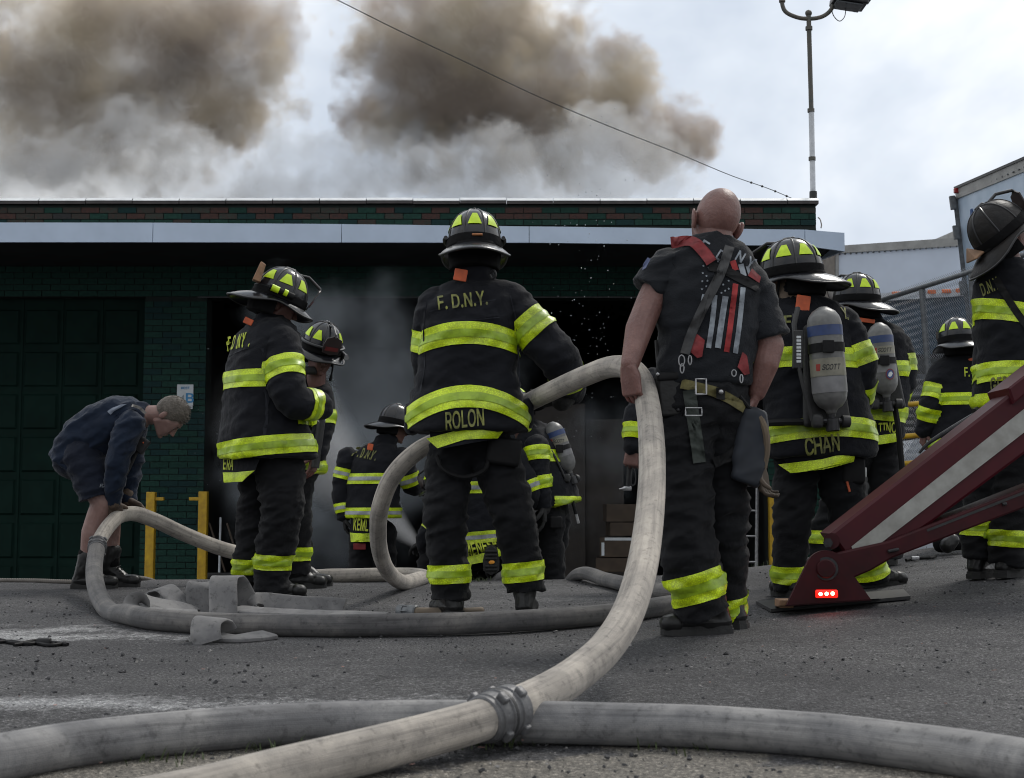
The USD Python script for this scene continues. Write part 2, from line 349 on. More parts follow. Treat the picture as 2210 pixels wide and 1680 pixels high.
# coping, with the sky's reflection painted as a pale strip on its edge
xc = X_L - .1
edge = []
while xc < X_R + .02:
    x1 = min(xc + .515, X_R + .03)
    dz = RNG.uniform(-.004, .004)
    t = prism([(-.03, -.008), (.33, -.008), (.33, .055), (.012, .055), (-.03, .026)], (0, 1, 0), (0, 0, 1), (xc + .004, WY, TOPW + .008 + dz), x1 - xc - .008)
    obj('coping_tile', t, L['coping'], depot, smooth=False)
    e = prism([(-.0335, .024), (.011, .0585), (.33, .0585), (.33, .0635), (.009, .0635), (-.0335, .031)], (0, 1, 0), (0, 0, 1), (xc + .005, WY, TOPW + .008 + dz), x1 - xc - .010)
    obj('sky_glint_strip', e, L['glint_and_emblem'], depot, smooth=False)
    xc += .515
# canopy
FY = 13.77
seams = [-400, 330, 737, 1142, 1737]
fx = [at(p, 500, FY)[0] for p in seams]
ft = [at(1105, p, FY)[2] for p in (480, 481, 484, 489, 496, 503)]
fb = [at(1105, p, FY)[2] for p in (523, 523, 523.5, 524, 531, 543)]
xr_end = at(1823, 500, FY)[0]
for k in range(5):
    x0, x1 = fx[k] + .003, (fx[k + 1] if k < 4 else xr_end) - .003
    v = [(x0, fb[k]), (x1, fb[k + 1]), (x1, ft[k + 1]), (x0, ft[k])]
    obj('fascia_panel', prism([(a, b) for a, b in v], (1, 0, 0), (0, 0, 1), (0, FY + .03, 0), .03), L['fascia'], depot, smooth=False)
obj('fascia_return', prism([(0.005, fb[5] + .002), (WY - FY - .02, fb[5] + .12), (WY - FY - .02, ft[5] - .01), (0.005, ft[5] - .002)], (0, 1, 0), (0, 0, 1), (xr_end - .032, FY + .03, 0), .026), L['fascia'], depot, smooth=False)
obj('soffit', prism([(0, fb[0] + .02), (WY - FY - .035, wz(574)), (WY - FY - .035, wz(574) + .05), (0, fb[0] + .09)], (0, 1, 0), (0, 0, 1), (X_L, FY + .033, 0), xr_end - X_L - .04), L['soffit'], depot, smooth=False)
# closed sectional door, left bay
gd = obj('garage_door', span(X_L + .3, DOOR_R, WY + .14, WY + .19, FLOOR, LINTEL + .1), L['door_green'], depot, smooth=False, label='closed dark green sectional garage door with square panels')
dx = at(305, 840, WY + .14)[0] - at(219, 840, WY + .14)[0]
for c in range(7):
    x1 = at(297, 840, WY + .14)[0] - c * dx
    for r in range(7):
        z1 = wz(669, WY + .14) - r * .468
        if z1 - .39 < FLOOR: continue
        m = [span(x1 - .375, x1, WY + .118, WY + .1395, z1 - .385, z1)]
        f = m[0]; s = f.vertices[:, 1] < WY + .13
        cx, cz = x1 - .1875, z1 - .1925
        f.vertices[s, 0] += np.sign(cx - f.vertices[s, 0]) * .018; f.vertices[s, 2] += np.sign(cz - f.vertices[s, 2]) * .018
        obj('door_panel', f, L['door_green'], gd, smooth=False)
    if c < 6: obj('door_stile', span(x1 - dx * .0 - .375 - .045, x1 - .375 - .02, WY + .128, WY + .1395, FLOOR + .02, LINTEL - .02), L['door_green'], gd, smooth=False)

# sign on the pier
sg = thing('wall_sign', 'small white and blue company sign on the green brick pier', 'sign', at(398, 865, WY))
S0, S1 = at(381, 876, WY - .03), at(417, 830, WY - .03)
obj('sign_plate', span(S0[0], S1[0], WY - .022, WY - .012, S0[2], S1[2]), L['white_print'], sg, smooth=False)
def flat_text(s, h, x, z, y, sx=1.0, depth=.003):
    t = meshkit.text_mesh(s, h, depth, True); t.vertices[:, 0] *= sx
    v = t.vertices.copy(); t.vertices = np.stack([x + v[:, 0], y - v[:, 2], z + v[:, 1]], 1); t.invert() if t.volume < 0 else None
    return t
sw = S1[0] - S0[0]
obj('word', flat_text('BEST', .024, S0[0] + .04, S1[2] - .05, WY - .0225, 1.2), L['blue_print'], sg, smooth=False); obj('initial', flat_text('B', .10, S0[0] + .085, S0[2] + .035, WY - .0225, 1.15), L['blue_print'], sg, smooth=False)
obj('arrow_mark', prism([(0, .05), (.055, .115), (.055, .02)], (1, 0, 0), (0, 0, 1), (S0[0] + .022, WY - .0225, S0[2] + .01), .003), mat('grey_print', (.3, .36, .4)), sg, smooth=False)
obj('lower_strip', cat([span(S1[0] - .10, S1[0] - .005, WY - .022, WY - .012, S0[2] - .035, S0[2] - .002)]), L['white_print'], sg, smooth=False)
obj('number_line', flat_text('8689', .018, S1[0] - .085, S0[2] - .028, WY - .0225, 1.1), mat('dark_print', (.03, .04, .05)), sg, smooth=False)

# yellow guard posts
def guard_post(px0, px1, top, arm, Y, label):
    a, b = at(px0, top, Y), at(px1, top, Y)
    g = thing('guard_post', label, 'guard post', (a[0], Y, FLOOR), 'yellow steel guard posts')
    obj('post', rbox(((a[0] + b[0]) / 2, Y + .045, (a[2] + FLOOR) / 2), (b[0] - a[0], .09, a[2] - FLOOR), .008), L['yellow_paint'], g)
    z = at(px0, 1077, Y)[2]
    x0, x1 = (b[0] + .001, b[0] + .085) if arm > 0 else (a[0] - .10, a[0] - .001)
    obj('bracket', rbox(((x0 + x1) / 2, Y + .045, z), (x1 - x0, .05, .035), .004), L['yellow_paint'], g)
guard_post(315, 334, 1062, 1, 14.3, 'yellow guard post with bracket on its right, nearest the closed green door')
guard_post(428, 447, 1061, -1, 14.3, 'yellow guard post with bracket on its left, beside the open bay')
guard_post(1660, 1672, 1062, 1, 14.3, 'yellow guard post far right of the bay, behind the bald man')

# things inside the bay
IY = 15.9
bd = thing('board', 'tall brown board leaning inside the smoky open bay', 'board', at(1245, 1230, IY))
for k, (a, b, t) in enumerate([(1150, 1262, 872), (1263, 1345, 905)]):
    p, q_ = at(a, t, IY + .1 * k), at(b, t, IY + .1 * k)
    obj('board_sheet', span(p[0], q_[0], IY + .1 * k, IY + .1 * k + .03, FLOOR, p[2]), L['board'], bd, smooth=False)
LC = [('lowest flattened carton of the stack inside the bay', 1290, 1392, 1205, 1236), ('carton with pale blue edge in the stack inside the bay', 1300, 1395, 1160, 1204), ('small plain carton second from the top of the stack inside the bay', 1315, 1398, 1128, 1158), ('wide plain carton on top of the stack inside the bay', 1308, 1402, 1088, 1127)]
for lab, a, b, t, bt in LC:
    p, q_ = at(a, t, 14.9), at(b, bt, 14.9)
    c = thing('carton', lab, 'box', ((p[0] + q_[0]) / 2, 14.9, q_[2]), 'cartons stacked inside the bay')
    R = rot((0, 0, 1), RNG.uniform(-9, 9)); cc = ((p[0] + q_[0]) / 2, 15.15, (p[2] + q_[2]) / 2)
    obj('case', rbox(cc, (q_[0] - p[0], .4, p[2] - q_[2] - .004), .006, R), L['carton'], c)
    if 'blue' in lab:
        f = cc + R @ np.array([0, -.203, (p[2] - q_[2]) / 2 - .02])
        obj('label_strip', cat([box(f, (.36, .004, .03), R), box(cc + R @ np.array([-.2, -.203, -.02]), (.03, .004, .14), R)]), L['white_print'], c, smooth=False)
# ladder, pallet and sack by the right jamb
ld = thing('ladder', 'aluminium ladder leaning by the right jamb of the open bay', 'ladder', (wx(1620), 15.5, FLOOR))
for s in (-.12, .12):
    obj('rail', cyl((wx(1606) + s, 15.25, FLOOR), (wx(1628) + s, 15.62, 1.15), .022, 8), L['steel'], ld)
for k in range(6):
    z = FLOOR + .25 + .28 * k; f_ = (z - FLOOR) / (1.15 - FLOOR); x = wx(1606) + (wx(1628) - wx(1606)) * f_; y = 15.25 + .37 * f_
    obj('rung', cyl((x - .12, y, z), (x + .12, y, z), .014, 8), L['steel'], ld)
sk = trimesh.creation.icosphere(3, 1.0); sk.vertices *= (.22, .2, .26); sk.vertices *= (0.85 + .3 * meshkit.fbm(sk.vertices * 9, 3, 2))[:, None]; sk.apply_translation((wx(1640), 14.75, FLOOR + .2))
obj('sack', sk, L['black_rubber'], None, label='black rubbish sack at the right jamb of the open bay', cat='sack')
br = thing('broom', 'broom with pale blue handle leaning in the left of the open bay', 'broom', (wx(470), 15.0, FLOOR))
obj('handle', cyl(at(473, 1238, 14.9), at(476, 1118, 15.3), .012, 8), L['white_print'], br)
obj('brush', rbox(at(473, 1243, 14.9), (.3, .06, .07), .015), L['black_rubber'], br)
mp = thing('mop', 'two thin wooden poles leaning crosswise beside the broom in the bay', 'mop', (wx(460), 15.0, FLOOR))
for p0, p1 in (((452, 1130), (486, 1235)), ((490, 1130), (520, 1228))):
    obj('pole', cyl(at(*p0, 15.2), at(*p1, 14.95), .011, 8), L['carton'], mp)

# ---------------------------------------------------------------- flood light mast on the parapet
PY = 15.3
mast = thing('light_mast', 'thin steel mast with U shaped arm and floodlight on the roof corner', 'light', at(1755, 432, PY))
p0, p1, p2 = at(1755, 436, PY), at(1751, 240, PY), at(1745, 28, PY)
obj('lower_pole', cyl(p0, p1, .030, 14), L['pole_white'], mast)
obj('upper_pole', cyl(p1, p2, .026, 14), L['pole_dark'], mast)
obj('base_sleeve', tube([at(1755, 434, PY), at(1755, 414, PY)], [.042, .042], 14), L['black_rubber'], mast)
for y_, r_ in ((240, .037), (62, .036), (344, .037)):
    c = p2 + (p0 - p2) * ((y_ - 28) / 408)
    obj('collar', tube([c + (0, 0, .02), c - (0, 0, .02)], .04, 12), L['pole_dark'], mast)
obj('cap', tm(sph(at(1745, 29, PY), .04)), L['pole_dark'], mast)
arm = catmull([at(1688, -30, PY), at(1687, 0, PY), at(1694, 24, PY), at(1718, 37, PY), at(1745, 41, PY), at(1775, 36, PY), at(1793, 22, PY), at(1800, 2, PY), at(1801, -14, PY)], 8)
obj('arm', tube(arm, .024, 12), L['pole_dark'], mast)
obj('arm_end', cyl(at(1688, 5, PY), at(1688, -8, PY), .036, 12), L['pole_dark'], mast)
Rf = rot((0, 1, 0), 9)
fl = obj('floodlight', rbox(at(1832, 4, PY - .05), (.38, .3, .085), .015, Rf), L['dark_steel'], mast)
obj('lens', rbox(at(1829, 14, PY - .05), (.30, .24, .02), .006, Rf), mat('flood_glass', (.10, .11, .12), .2), fl)
obj('visor', rbox(at(1842, -6, PY - .05), (.40, .26, .02), .005, Rf), L['galv'], fl)
obj('cable', tube(catmull([at(1794, 18, PY), at(1800, 36, PY), at(1812, 46, PY), at(1822, 38, PY), at(1826, 16, PY)], 8), .005, 6), L['black_rubber'], mast)
obj('dangling_cable', tube(catmull([at(1766, 470, PY), at(1770, 474, PY - .1), at(1773, 486, PY - .2), at(1772, 492, PY - .25)], 6), .007, 6), L['black_rubber'], depot)

# overhead wire
wire = catmull([at(700, -12, 11.5), at(727, 0, 11.6), at(860, 66, 12), at(1000, 132, 12.5), at(1160, 208, 13), at(1320, 275, 13.5), at(1460, 330, 14.1), at(1580, 380, 14.7), at(1660, 408, 15.0), at(1722, 434, 15.25)], 10)
wr = thing('overhead_wire', 'thin sagging overhead wire crossing the smoke to the roof edge', 'wire', wire[-1])
obj('strand', tube(wire, .0042, 5), L['black_rubber'], wr)
for k in (75, 78, 82, 86): obj('knot', tm(sph(wire[k], .014, 8)), L['black_rubber'], wr)

# ---------------------------------------------------------------- trailers, parked lorry, fence
def quad_box(tl, tr, bl, br, depth):
    """Box whose front face has the four given corners, pushed back by the vector depth."""
    f = np.array([bl, br, tr, tl]); v = np.vstack([f, f + depth])
    return trimesh.Trimesh(v, [[0, 1, 2], [0, 2, 3], [5, 4, 7], [5, 7, 6], [4, 0, 3], [4, 3, 7], [1, 5, 6], [1, 6, 2], [3, 2, 6], [3, 6, 7], [4, 5, 1], [4, 1, 0]], process=False)
def lerp(a, b, t): return np.asarray(a) + (np.asarray(b) - a) * t
# far white trailer
A, B = 21.3, 19.9
tr1 = thing('box_trailer', 'long white box trailer beyond the fence, right of the depot', 'trailer', (at(1900, 1000, 20.5)[0], 20.5, -.6))
tl, tr_, bl, br_ = at(1806, 546, A), at(2110, 520, B), at(1806, 790, A), at(2110, 790, B)
back = np.array([1.0, 2.2, 0])
obj('body', quad_box(tl, tr_, bl, br_, back), L['trailer_white'], tr1, smooth=False)
obj('top_rail', quad_box(at(1805, 531, A - .02), at(2112, 510, B - .02), at(1805, 547, A - .02), at(2112, 529, B - .02), back * 1.02), L['trailer_grey'], tr1, smooth=False)
obj('corner_post', quad_box(at(1803, 546, A - .03), at(1810, 545, A - .03), at(1803, 790, A - .03), at(1810, 790, A - .03), back * .02), L['trailer_grey'], tr1, smooth=False)
obj('end_wall', quad_box(at(1760, 562, A + .7), at(1802, 547, A - .02), at(1760, 790, A + .7), at(1802, 790, A - .02), (.02, .05, 0)), mat('brown_panel', (.16, .14, .12), .7), tr1, smooth=False)
rv = [tm(sph(lerp(at(1812, 549, A - .03), at(2105, 529, B - .03), t), .016, 6)) for t in np.linspace(0, 1, 24)]
obj('rivets', cat(rv), L['galv'], tr1, kind='stuff')
obj('marker_lamp', rbox(at(1797, 545, A - .08), (.14, .04, .05), .01), L['orange'], tr1)
obj('undercarriage', span(at(1830, 800, 21)[0], at(2060, 800, 20.4)[0], 20.9, 22.4, -.6, .6), L['black_rubber'], tr1, smooth=False)
# grey roofed shed behind
sh = thing('shed', 'grey sloped shed roof showing above the far trailer', 'building', (at(2040, 600, 27)[0], 27, -.6))
obj('roof', quad_box(at(1985, 531, 27), at(2160, 455, 24), at(1985, 545, 27), at(2160, 540, 24), (1.5, 3, 0)), L['trailer_grey'], sh, smooth=False)
obj('wall', quad_box(at(1990, 547, 27.1), at(2158, 542, 24.1), at(1990, 900, 27.1), at(2158, 900, 24.1), (1.4, 2.8, 0)), L['dark_in'], sh, smooth=False)
# near tilted trailer
A, B = 14.6, 11.6
tr2 = thing('box_trailer', 'tall weathered pale blue box trailer leaning at the right edge', 'trailer', (at(2150, 1000, 13)[0], 13, -.5))
back2 = np.array([1.6, 1.6, 0])
obj('body', quad_box(at(2064, 428, A), at(2330, 318, B), at(2118, 900, A), at(2384, 960, B), back2), mat('trailer_weathered', (.44, .53, .64), .45, scale=2.2, tint=(.25, .34, .44), bump=.05), tr2, smooth=False)
obj('top_rail', quad_box(at(2060, 408, A - .02), at(2328, 292, B - .02), at(2063, 430, A - .02), at(2331, 322, B - .02), back2 * 1.02), L['trailer_grey'], tr2, smooth=False)
obj('roof_edge', quad_box(at(2058, 404, A - .04), at(2327, 287, B - .04), at(2059, 409, A - .04), at(2328, 293, B - .04), back2 * 1.04), L['dark_steel'], tr2, smooth=False)
obj('corner_post', quad_box(at(2056, 426, A - .03), at(2066, 424, A - .03), at(2110, 900, A - .03), at(2120, 900, A - .03), back2 * .02), L['galv'], tr2, smooth=False)
for y_ in (428, 492, 612, 770):
    xo = 2052 + (y_ - 426) * .114
    obj('door_hinge', rbox(at(xo + 4, y_ + 10, A - .06), (.06, .04, .15), .008, rot((0, 1, 0), -6)), L['galv'], tr2)
obj('marker_lamp', rbox(at(2069, 412, A - .1), (.10, .05, .055), .01), mat('red_lens', (.3, .02, .02), .3), tr2)
rv = [tm(sph(lerp(at(2070, 422, A - .03), at(2320, 314, B - .03), t), .011, 6)) for t in np.linspace(0, 1, 22)]
obj('rivets', cat(rv), L['galv'], tr2, kind='stuff')
blue = []
nrm = unit(at(2330, 318, B) - at(2064, 428, A))
for px_, py_, w_, h_ in ((2098, 478, .05, .26), (2114, 600, .06, .38), (2128, 590, .06, .36), (2141, 592, .06, .34), (2155, 585, .05, .3)):
    f = (px_ - 2064) / 266; c = at(px_, py_, A + (B - A) * f - .03)
    blue.append(box(c, (w_, .012, h_), np.stack([nrm, np.cross((0, 0, 1), nrm), (0, 0, 1)], 1) @ rot((0, 1, 0), -6)))
obj('lettering', cat(blue), mat('blue_letter', (.02, .07, .22), .5), tr2, smooth=False)
fx_ = [at(*p, 12.7) + (0, -.03, 0) for p in ((2168, 508), (2200, 486), (2192, 502), (2214, 492), (2204, 512), (2216, 508), (2196, 540))]
obj('painted_emblem', prism([(p[0], p[2]) for p in fx_], (1, 0, 0), (0, 0, 1), (0, 12.68, 0), .012), L['glint_and_emblem'], tr2, smooth=False)
lw = thing('low_wall', 'low grey concrete wall in the yard behind the parked lorry', 'wall', (at(1960, 1000, 24)[0], 24, -.6))
obj('wall_face', span(at(1775, 1000, 24)[0], 16, 24.0, 24.3, -.62, 2.70), mat('grey_concrete', (.10, .10, .10), .8, .3, 2, .2), lw, smooth=False)
obj('capping', span(at(1770, 1000, 24)[0], 16, 23.96, 24.34, 2.703, 2.78), L['trailer_grey'], lw, smooth=False)
# lorry with blue tarpaulin between them
A, B = 17.6, 16.6
lo = thing('parked_lorry', 'parked lorry with dark blue tarpaulin side behind the fence', 'lorry', (at(2000, 1000, 17)[0], 17, -.6))
bk = np.array([.8, 2.0, 0])
obj('tarpaulin', quad_box(at(1890, 652, A), at(2106, 638, B), at(1890, 772, A), at(2106, 764, B), bk), L['tarp'], lo, smooth=False)
obj('top_rail', quad_box(at(1885, 634, A - .03), at(2108, 620, B - .03), at(1885, 651, A - .03), at(2108, 637, B - .03), bk * .9), L['van_white'], lo, smooth=False)
for p_ in (1935, 2012, 2043, 2073):
    f = (p_ - 1890) / 216
    obj('marker_lamp', rbox(at(p_, 636 - 10 * f, A + (B - A) * f - .07), (.115, .03, .05), .008), L['orange'], lo)
obj('dark_rail', quad_box(at(1890, 768, A - .02), at(2106, 762, B - .02), at(1890, 777, A - .02), at(2106, 771, B - .02), bk), L['dark_steel'], lo, smooth=False)
obj('chassis', quad_box(at(1890, 860, A - .02), at(2106, 860, B - .02), at(1890, 960, A - .02), at(2106, 960, B - .02), bk), L['black_rubber'], lo, smooth=False)
for p_ in (1930, 2000, 2075):
    f = (p_ - 1890) / 216; c = at(p_, 930, A + (B - A) * f)
    w = trimesh.creation.cylinder(.42, .25, sections=24); w.vertices = w.vertices[:, [0, 2, 1]]; w.invert(); w.apply_translation((c[0], c[1] - .1, -.16))
    obj('wheel', w, L['black_rubber'], lo)
vn = thing('parked_van', 'low white van body half hidden behind the chain link fence', 'van', (at(1990, 1000, 15.5)[0], 15.7, -.6))
vp = [(0, .35), (2.4, .35), (2.4, .95), (2.25, 1.5), (1.5, 1.92), (.3, 1.92), (0, 1.45)]
obj('body', prism([(a, b) for a, b in vp], (1, .0, 0), (0, 0, 1), (at(1880, 800, 16.3)[0], 17.3 - .95, -.65), 1.0 - .3), L['van_white'], vn, smooth=False)
obj('window', prism([(1.55, 1.35), (2.12, 1.35), (2.05, 1.5), (1.55, 1.78)], (1, 0, 0), (0, 0, 1), (at(1880, 800, 16.3)[0], 16.345, -.65), .008), mat('van_glass', (.02, .03, .035), .08), vn, smooth=False)
for dx_ in (.5, 1.9):
    w = trimesh.creation.cylinder(.33, .18, sections=24); w.vertices = w.vertices[:, [0, 2, 1]]; w.invert(); w.apply_translation((at(1880, 800, 16.3)[0] + dx_, 15.75, -.28))
    obj('wheel', w, L['black_rubber'], vn)
# chain link fence, leaning a little as in the photograph
fn = thing('chain_link_fence', 'galvanised chain link fence climbing to the right with a top rail', 'fence', (at(2000, 1000, 13)[0], 13, -.5))
FA, FB = 14.2, 11.4
fa_t, fb_t = at(1893, 651, FA), at(2300, 522, FB)
fa_b, fb_b = at(1935, 1100, FA), at(2342, 1190, FB)
obj('top_rail', cyl(fa_t, fb_t, .024, 12), L['galv'], fn)
obj('mid_rail', cyl(lerp(fa_t, fa_b, .47), lerp(fb_t, fb_b, .47), .02, 10), L['galv'], fn)
for f in (0.0, 0.285, 0.56, 1.0):
    obj('post', tube([lerp(fa_t, fb_t, f) + (0, .03, -.02), lerp(fa_b, fb_b, f) + (0, .03, -.4)], .032, 12), L['galv'], fn)
wires = []
n_w = 96
for k in range(n_w):
    f0, f1 = k / n_w, (k + 1) / n_w
    hgt = np.linalg.norm(lerp(fa_t, fb_t, f0) - lerp(fa_b, fb_b, f0)); nz = int(hgt / .032)
    t = np.linspace(-.022, .98, nz); zz = (np.arange(nz) % 2) * 1.08 - .04
    P = np.array([lerp(lerp(fa_t, fb_t, f0 + (f1 - f0) * z_), lerp(fa_b, fb_b, f0 + (f1 - f0) * z_), tt) + (0, (-.004 if i % 2 else .004), 0) for i, (tt, z_) in enumerate(zip(t, zz))])
    wires.append(tube(P, .0036, 3, False))
obj('wire_mesh', cat(wires), mat('bright_wire', (.30, .31, .33), .5, .2, 20, metal=.2), fn, kind='stuff')
# yellow pipe rails
yr = thing('pipe_railing', 'three yellow pipe rails in front of the chain link fence', 'railing', (at(1975, 1000, 12.2)[0], 12.2, -.5))
for y_ in (872, 940, 999):
    obj('rail', cyl(at(1905, y_ + 6, 12.6), at(2040, y_ - 5, 12.0), .024, 12), L['yellow_paint'], yr)
obj('post', cyl(at(1907, 850, 12.6), at(1909, 1100, 12.6), .03, 12), L['yellow_paint'], yr)
obj('post', cyl(at(2041, 845, 12.0), at(2043, 1100, 12.0), .03, 12), L['yellow_paint'], yr)

# ---------------------------------------------------------------- smoke, mist and spray: real volumes
def smoke(name, blobs, colour, dens, label, freq=0.9, amp=0.55, aniso=0.1, thr=(0.30, 0.62), absorb=(0, 0, 0), colour2=None, bounds=None, detail=4.0, warp=0.0, cell=99.0, rough=.58):
    """blobs: (px, py, Y, radius x px, radius z px, radius y m, weight)."""
    nodes = {"g": ("geometry", {}), "n": ("noise_texture", {"scale": freq, "detail": detail, "roughness": rough, "distortion": warp}), "na": ("math", {"math_type": "multiply_add", "value2": 2 * amp, "value3": -amp}),
             "sm": ("map_range", {"range_type": "smoothstep", "from_min": thr[0], "from_max": thr[1], "to_min": 0.0, "to_max": dens, "clamp": True}),
             "mo": ("map_range", {"from_min": .36, "from_max": .64, "to_min": .22, "to_max": 1.75, "clamp": True}), "mu": ("math", {"math_type": "multiply"}),
             "ad": ("math", {"math_type": "add"}), "p": ("principled_volume", {"color": colour, "anisotropy": aniso, "absorption_color": absorb})}
    links = [("g.position", "n.vector"), ("n.fac", "na.value1"), ("na.value", "ad.value1"), ("ad.value", "sm.value"), ("n.fac", "mo.value"), ("sm.result", "mu.value1"), ("mo.result", "mu.value2"), ("mu.value", "p.density")]
    lo, hi, prev = np.full(3, 1e9), np.full(3, -1e9), None
    for k, (px, py, Y, rx, rz, ry, w) in enumerate(blobs):
        c = at(px, py, Y); r = np.array([rx / ppm(Y), ry, rz / ppm(Y)])
        lo, hi = np.minimum(lo, c - r * 1.32), np.maximum(hi, c + r * 1.32)
        nodes |= {f"s{k}": ("vector_math", {"math_type": "subtract", "vector2": tuple(c)}), f"d{k}": ("vector_math", {"math_type": "divide", "vector2": tuple(r)}), f"l{k}": ("vector_math", {"math_type": "length"}),
                  f"f{k}": ("map_range", {"from_min": 0.0, "from_max": 1.4, "to_min": w, "to_max": w - 1.45, "clamp": True})}
        links += [("g.position", f"s{k}.vector1"), (f"s{k}.vector", f"d{k}.vector1"), (f"d{k}.vector", f"l{k}.vector1"), (f"l{k}.value", f"f{k}.value")]
        if prev is None: prev = f"f{k}.result"
        else:
            nodes[f"m{k}"] = ("math", {"math_type": "smoothmax", "value3": .18}); links += [(prev, f"m{k}.value1"), (f"f{k}.result", f"m{k}.value2")]; prev = f"m{k}.value"
    links.append((prev, "ad.value2"))
    if colour2 is not None:
        nodes |= {"n3": ("noise_texture", {"scale": .6, "detail": 3.0}), "cr": ("rgb_ramp", {"ramp": [(.44, colour), (.57, colour2)]})}
        links += [("g.position", "n3.vector"), ("n3.fac", "cr.fac"), ("cr.color", "p.color")]
    look = usdkit.material(stage, numbered('/World/Looks', name + '_air'), nodes, links, volume="p.volume")
    if bounds is not None: lo, hi = np.maximum(lo, bounds[0]), np.minimum(hi, bounds[1])
    # the cloud is cut into cells side by side, so that each is marched finely; cells that stay clear are left out
    Cs = np.array([at(*b[:3]) for b in blobs]); Rs = np.array([[b[3] / ppm(b[2]), b[5], b[4] / ppm(b[2])] for b in blobs]); Ws = np.array([b[6] for b in blobs])
    th_ = UsdGeom.Xform.Define(stage, numbered('/World', name)); tag(th_.GetPrim(), label, 'smoke', None, 'stuff')
    nc = np.maximum(1, np.round((hi - lo) / cell).astype(int)); ed = [np.linspace(lo[k], hi[k], nc[k] + 1) for k in range(3)]; g = .0015
    for i in range(nc[0]):
        for j in range(nc[1]):
            for k in range(nc[2]):
                a, b = np.array([ed[0][i], ed[1][j], ed[2][k]]), np.array([ed[0][i + 1], ed[1][j + 1], ed[2][k + 1]])
                S_ = a + (b - a) * np.stack(np.meshgrid(*[np.linspace(0, 1, 6)] * 3, indexing='ij'), -1).reshape(-1, 3)
                fld = (Ws - 1.45 * np.linalg.norm((S_[:, None] - Cs) / Rs, axis=2) / 1.4).max(1).max() + .06
                if fld + .46 * amp > thr[0]: obj('puff', span(a[0] + g, b[0] - g, a[1] + g, b[1] - g, a[2] + g, b[2] - g), look, th_.GetPrim(), smooth=False)
BIG = ((-30, 25.3, 3.6), (30, 60, 40))
BROWN, TAN = (.66, .54, .45), (.95, .79, .58)
XB = at(712, 300, 30)[0]
smoke('brown_smoke', [(300, 100, 30, 340, 320, 2.6, 1.05), (500, 20, 30, 215, 280, 2.0, .95), (70, 270, 29.6, 250, 130, 2.0, 1.05), (520, 240, 29.6, 190, 150, 1.4, .75), (-120, 60, 30, 280, 300, 2.0, .62), (-400, 60, 30, 300, 380, 2.4, .9)],
      BROWN, .95, 'brown smoke plume rising behind the left half of the roof', .75, 1.1, cell=4.2, rough=.68, thr=(.06, .38), colour2=TAN, bounds=((-15, 28.2, 3.6), (XB - .02, 40, 12)))
smoke('brown_smoke', [(1020, 160, 30, 320, 250, 2.6, 1.05), (1000, 0, 30, 290, 250, 2.2, .95), (1230, 225, 29.8, 260, 150, 2.0, 1.05), (1400, 300, 29.6, 170, 105, 1.6, .95), (900, 240, 29.5, 210, 110, 1.8, 1.0)],
      BROWN, 1.1, 'dense brown smoke plume rising above the middle of the roof', .75, 1.1, cell=4.2, rough=.68, thr=(.06, .36), colour2=TAN, bounds=((XB + .02, 28.2, 3.6), (20, 40, 12)))
smoke('white_smoke', [(300, 390, 26.6, 460, 125, 1.0, 1.0), (310, 325, 26.8, 200, 130, .9, .9), (-60, 395, 26.6, 320, 120, 1.0, .95), (660, 385, 26.8, 360, 125, 1.0, 1.0), (1120, 390, 26.6, 380, 125, 1.0, 1.0), (1310, 355, 26.6, 210, 135, 1.0, 1.05), (1080, 310, 26.9, 210, 95, .9, .85)],
      (1, 1, 1), .60, 'bank of white smoke billowing low along the whole roof edge', 1.05, 1.15, cell=6.0, rough=.66, thr=(.08, .32), aniso=.1, bounds=((-30, 25.3, 3.6), (30, 28.0, 40)))
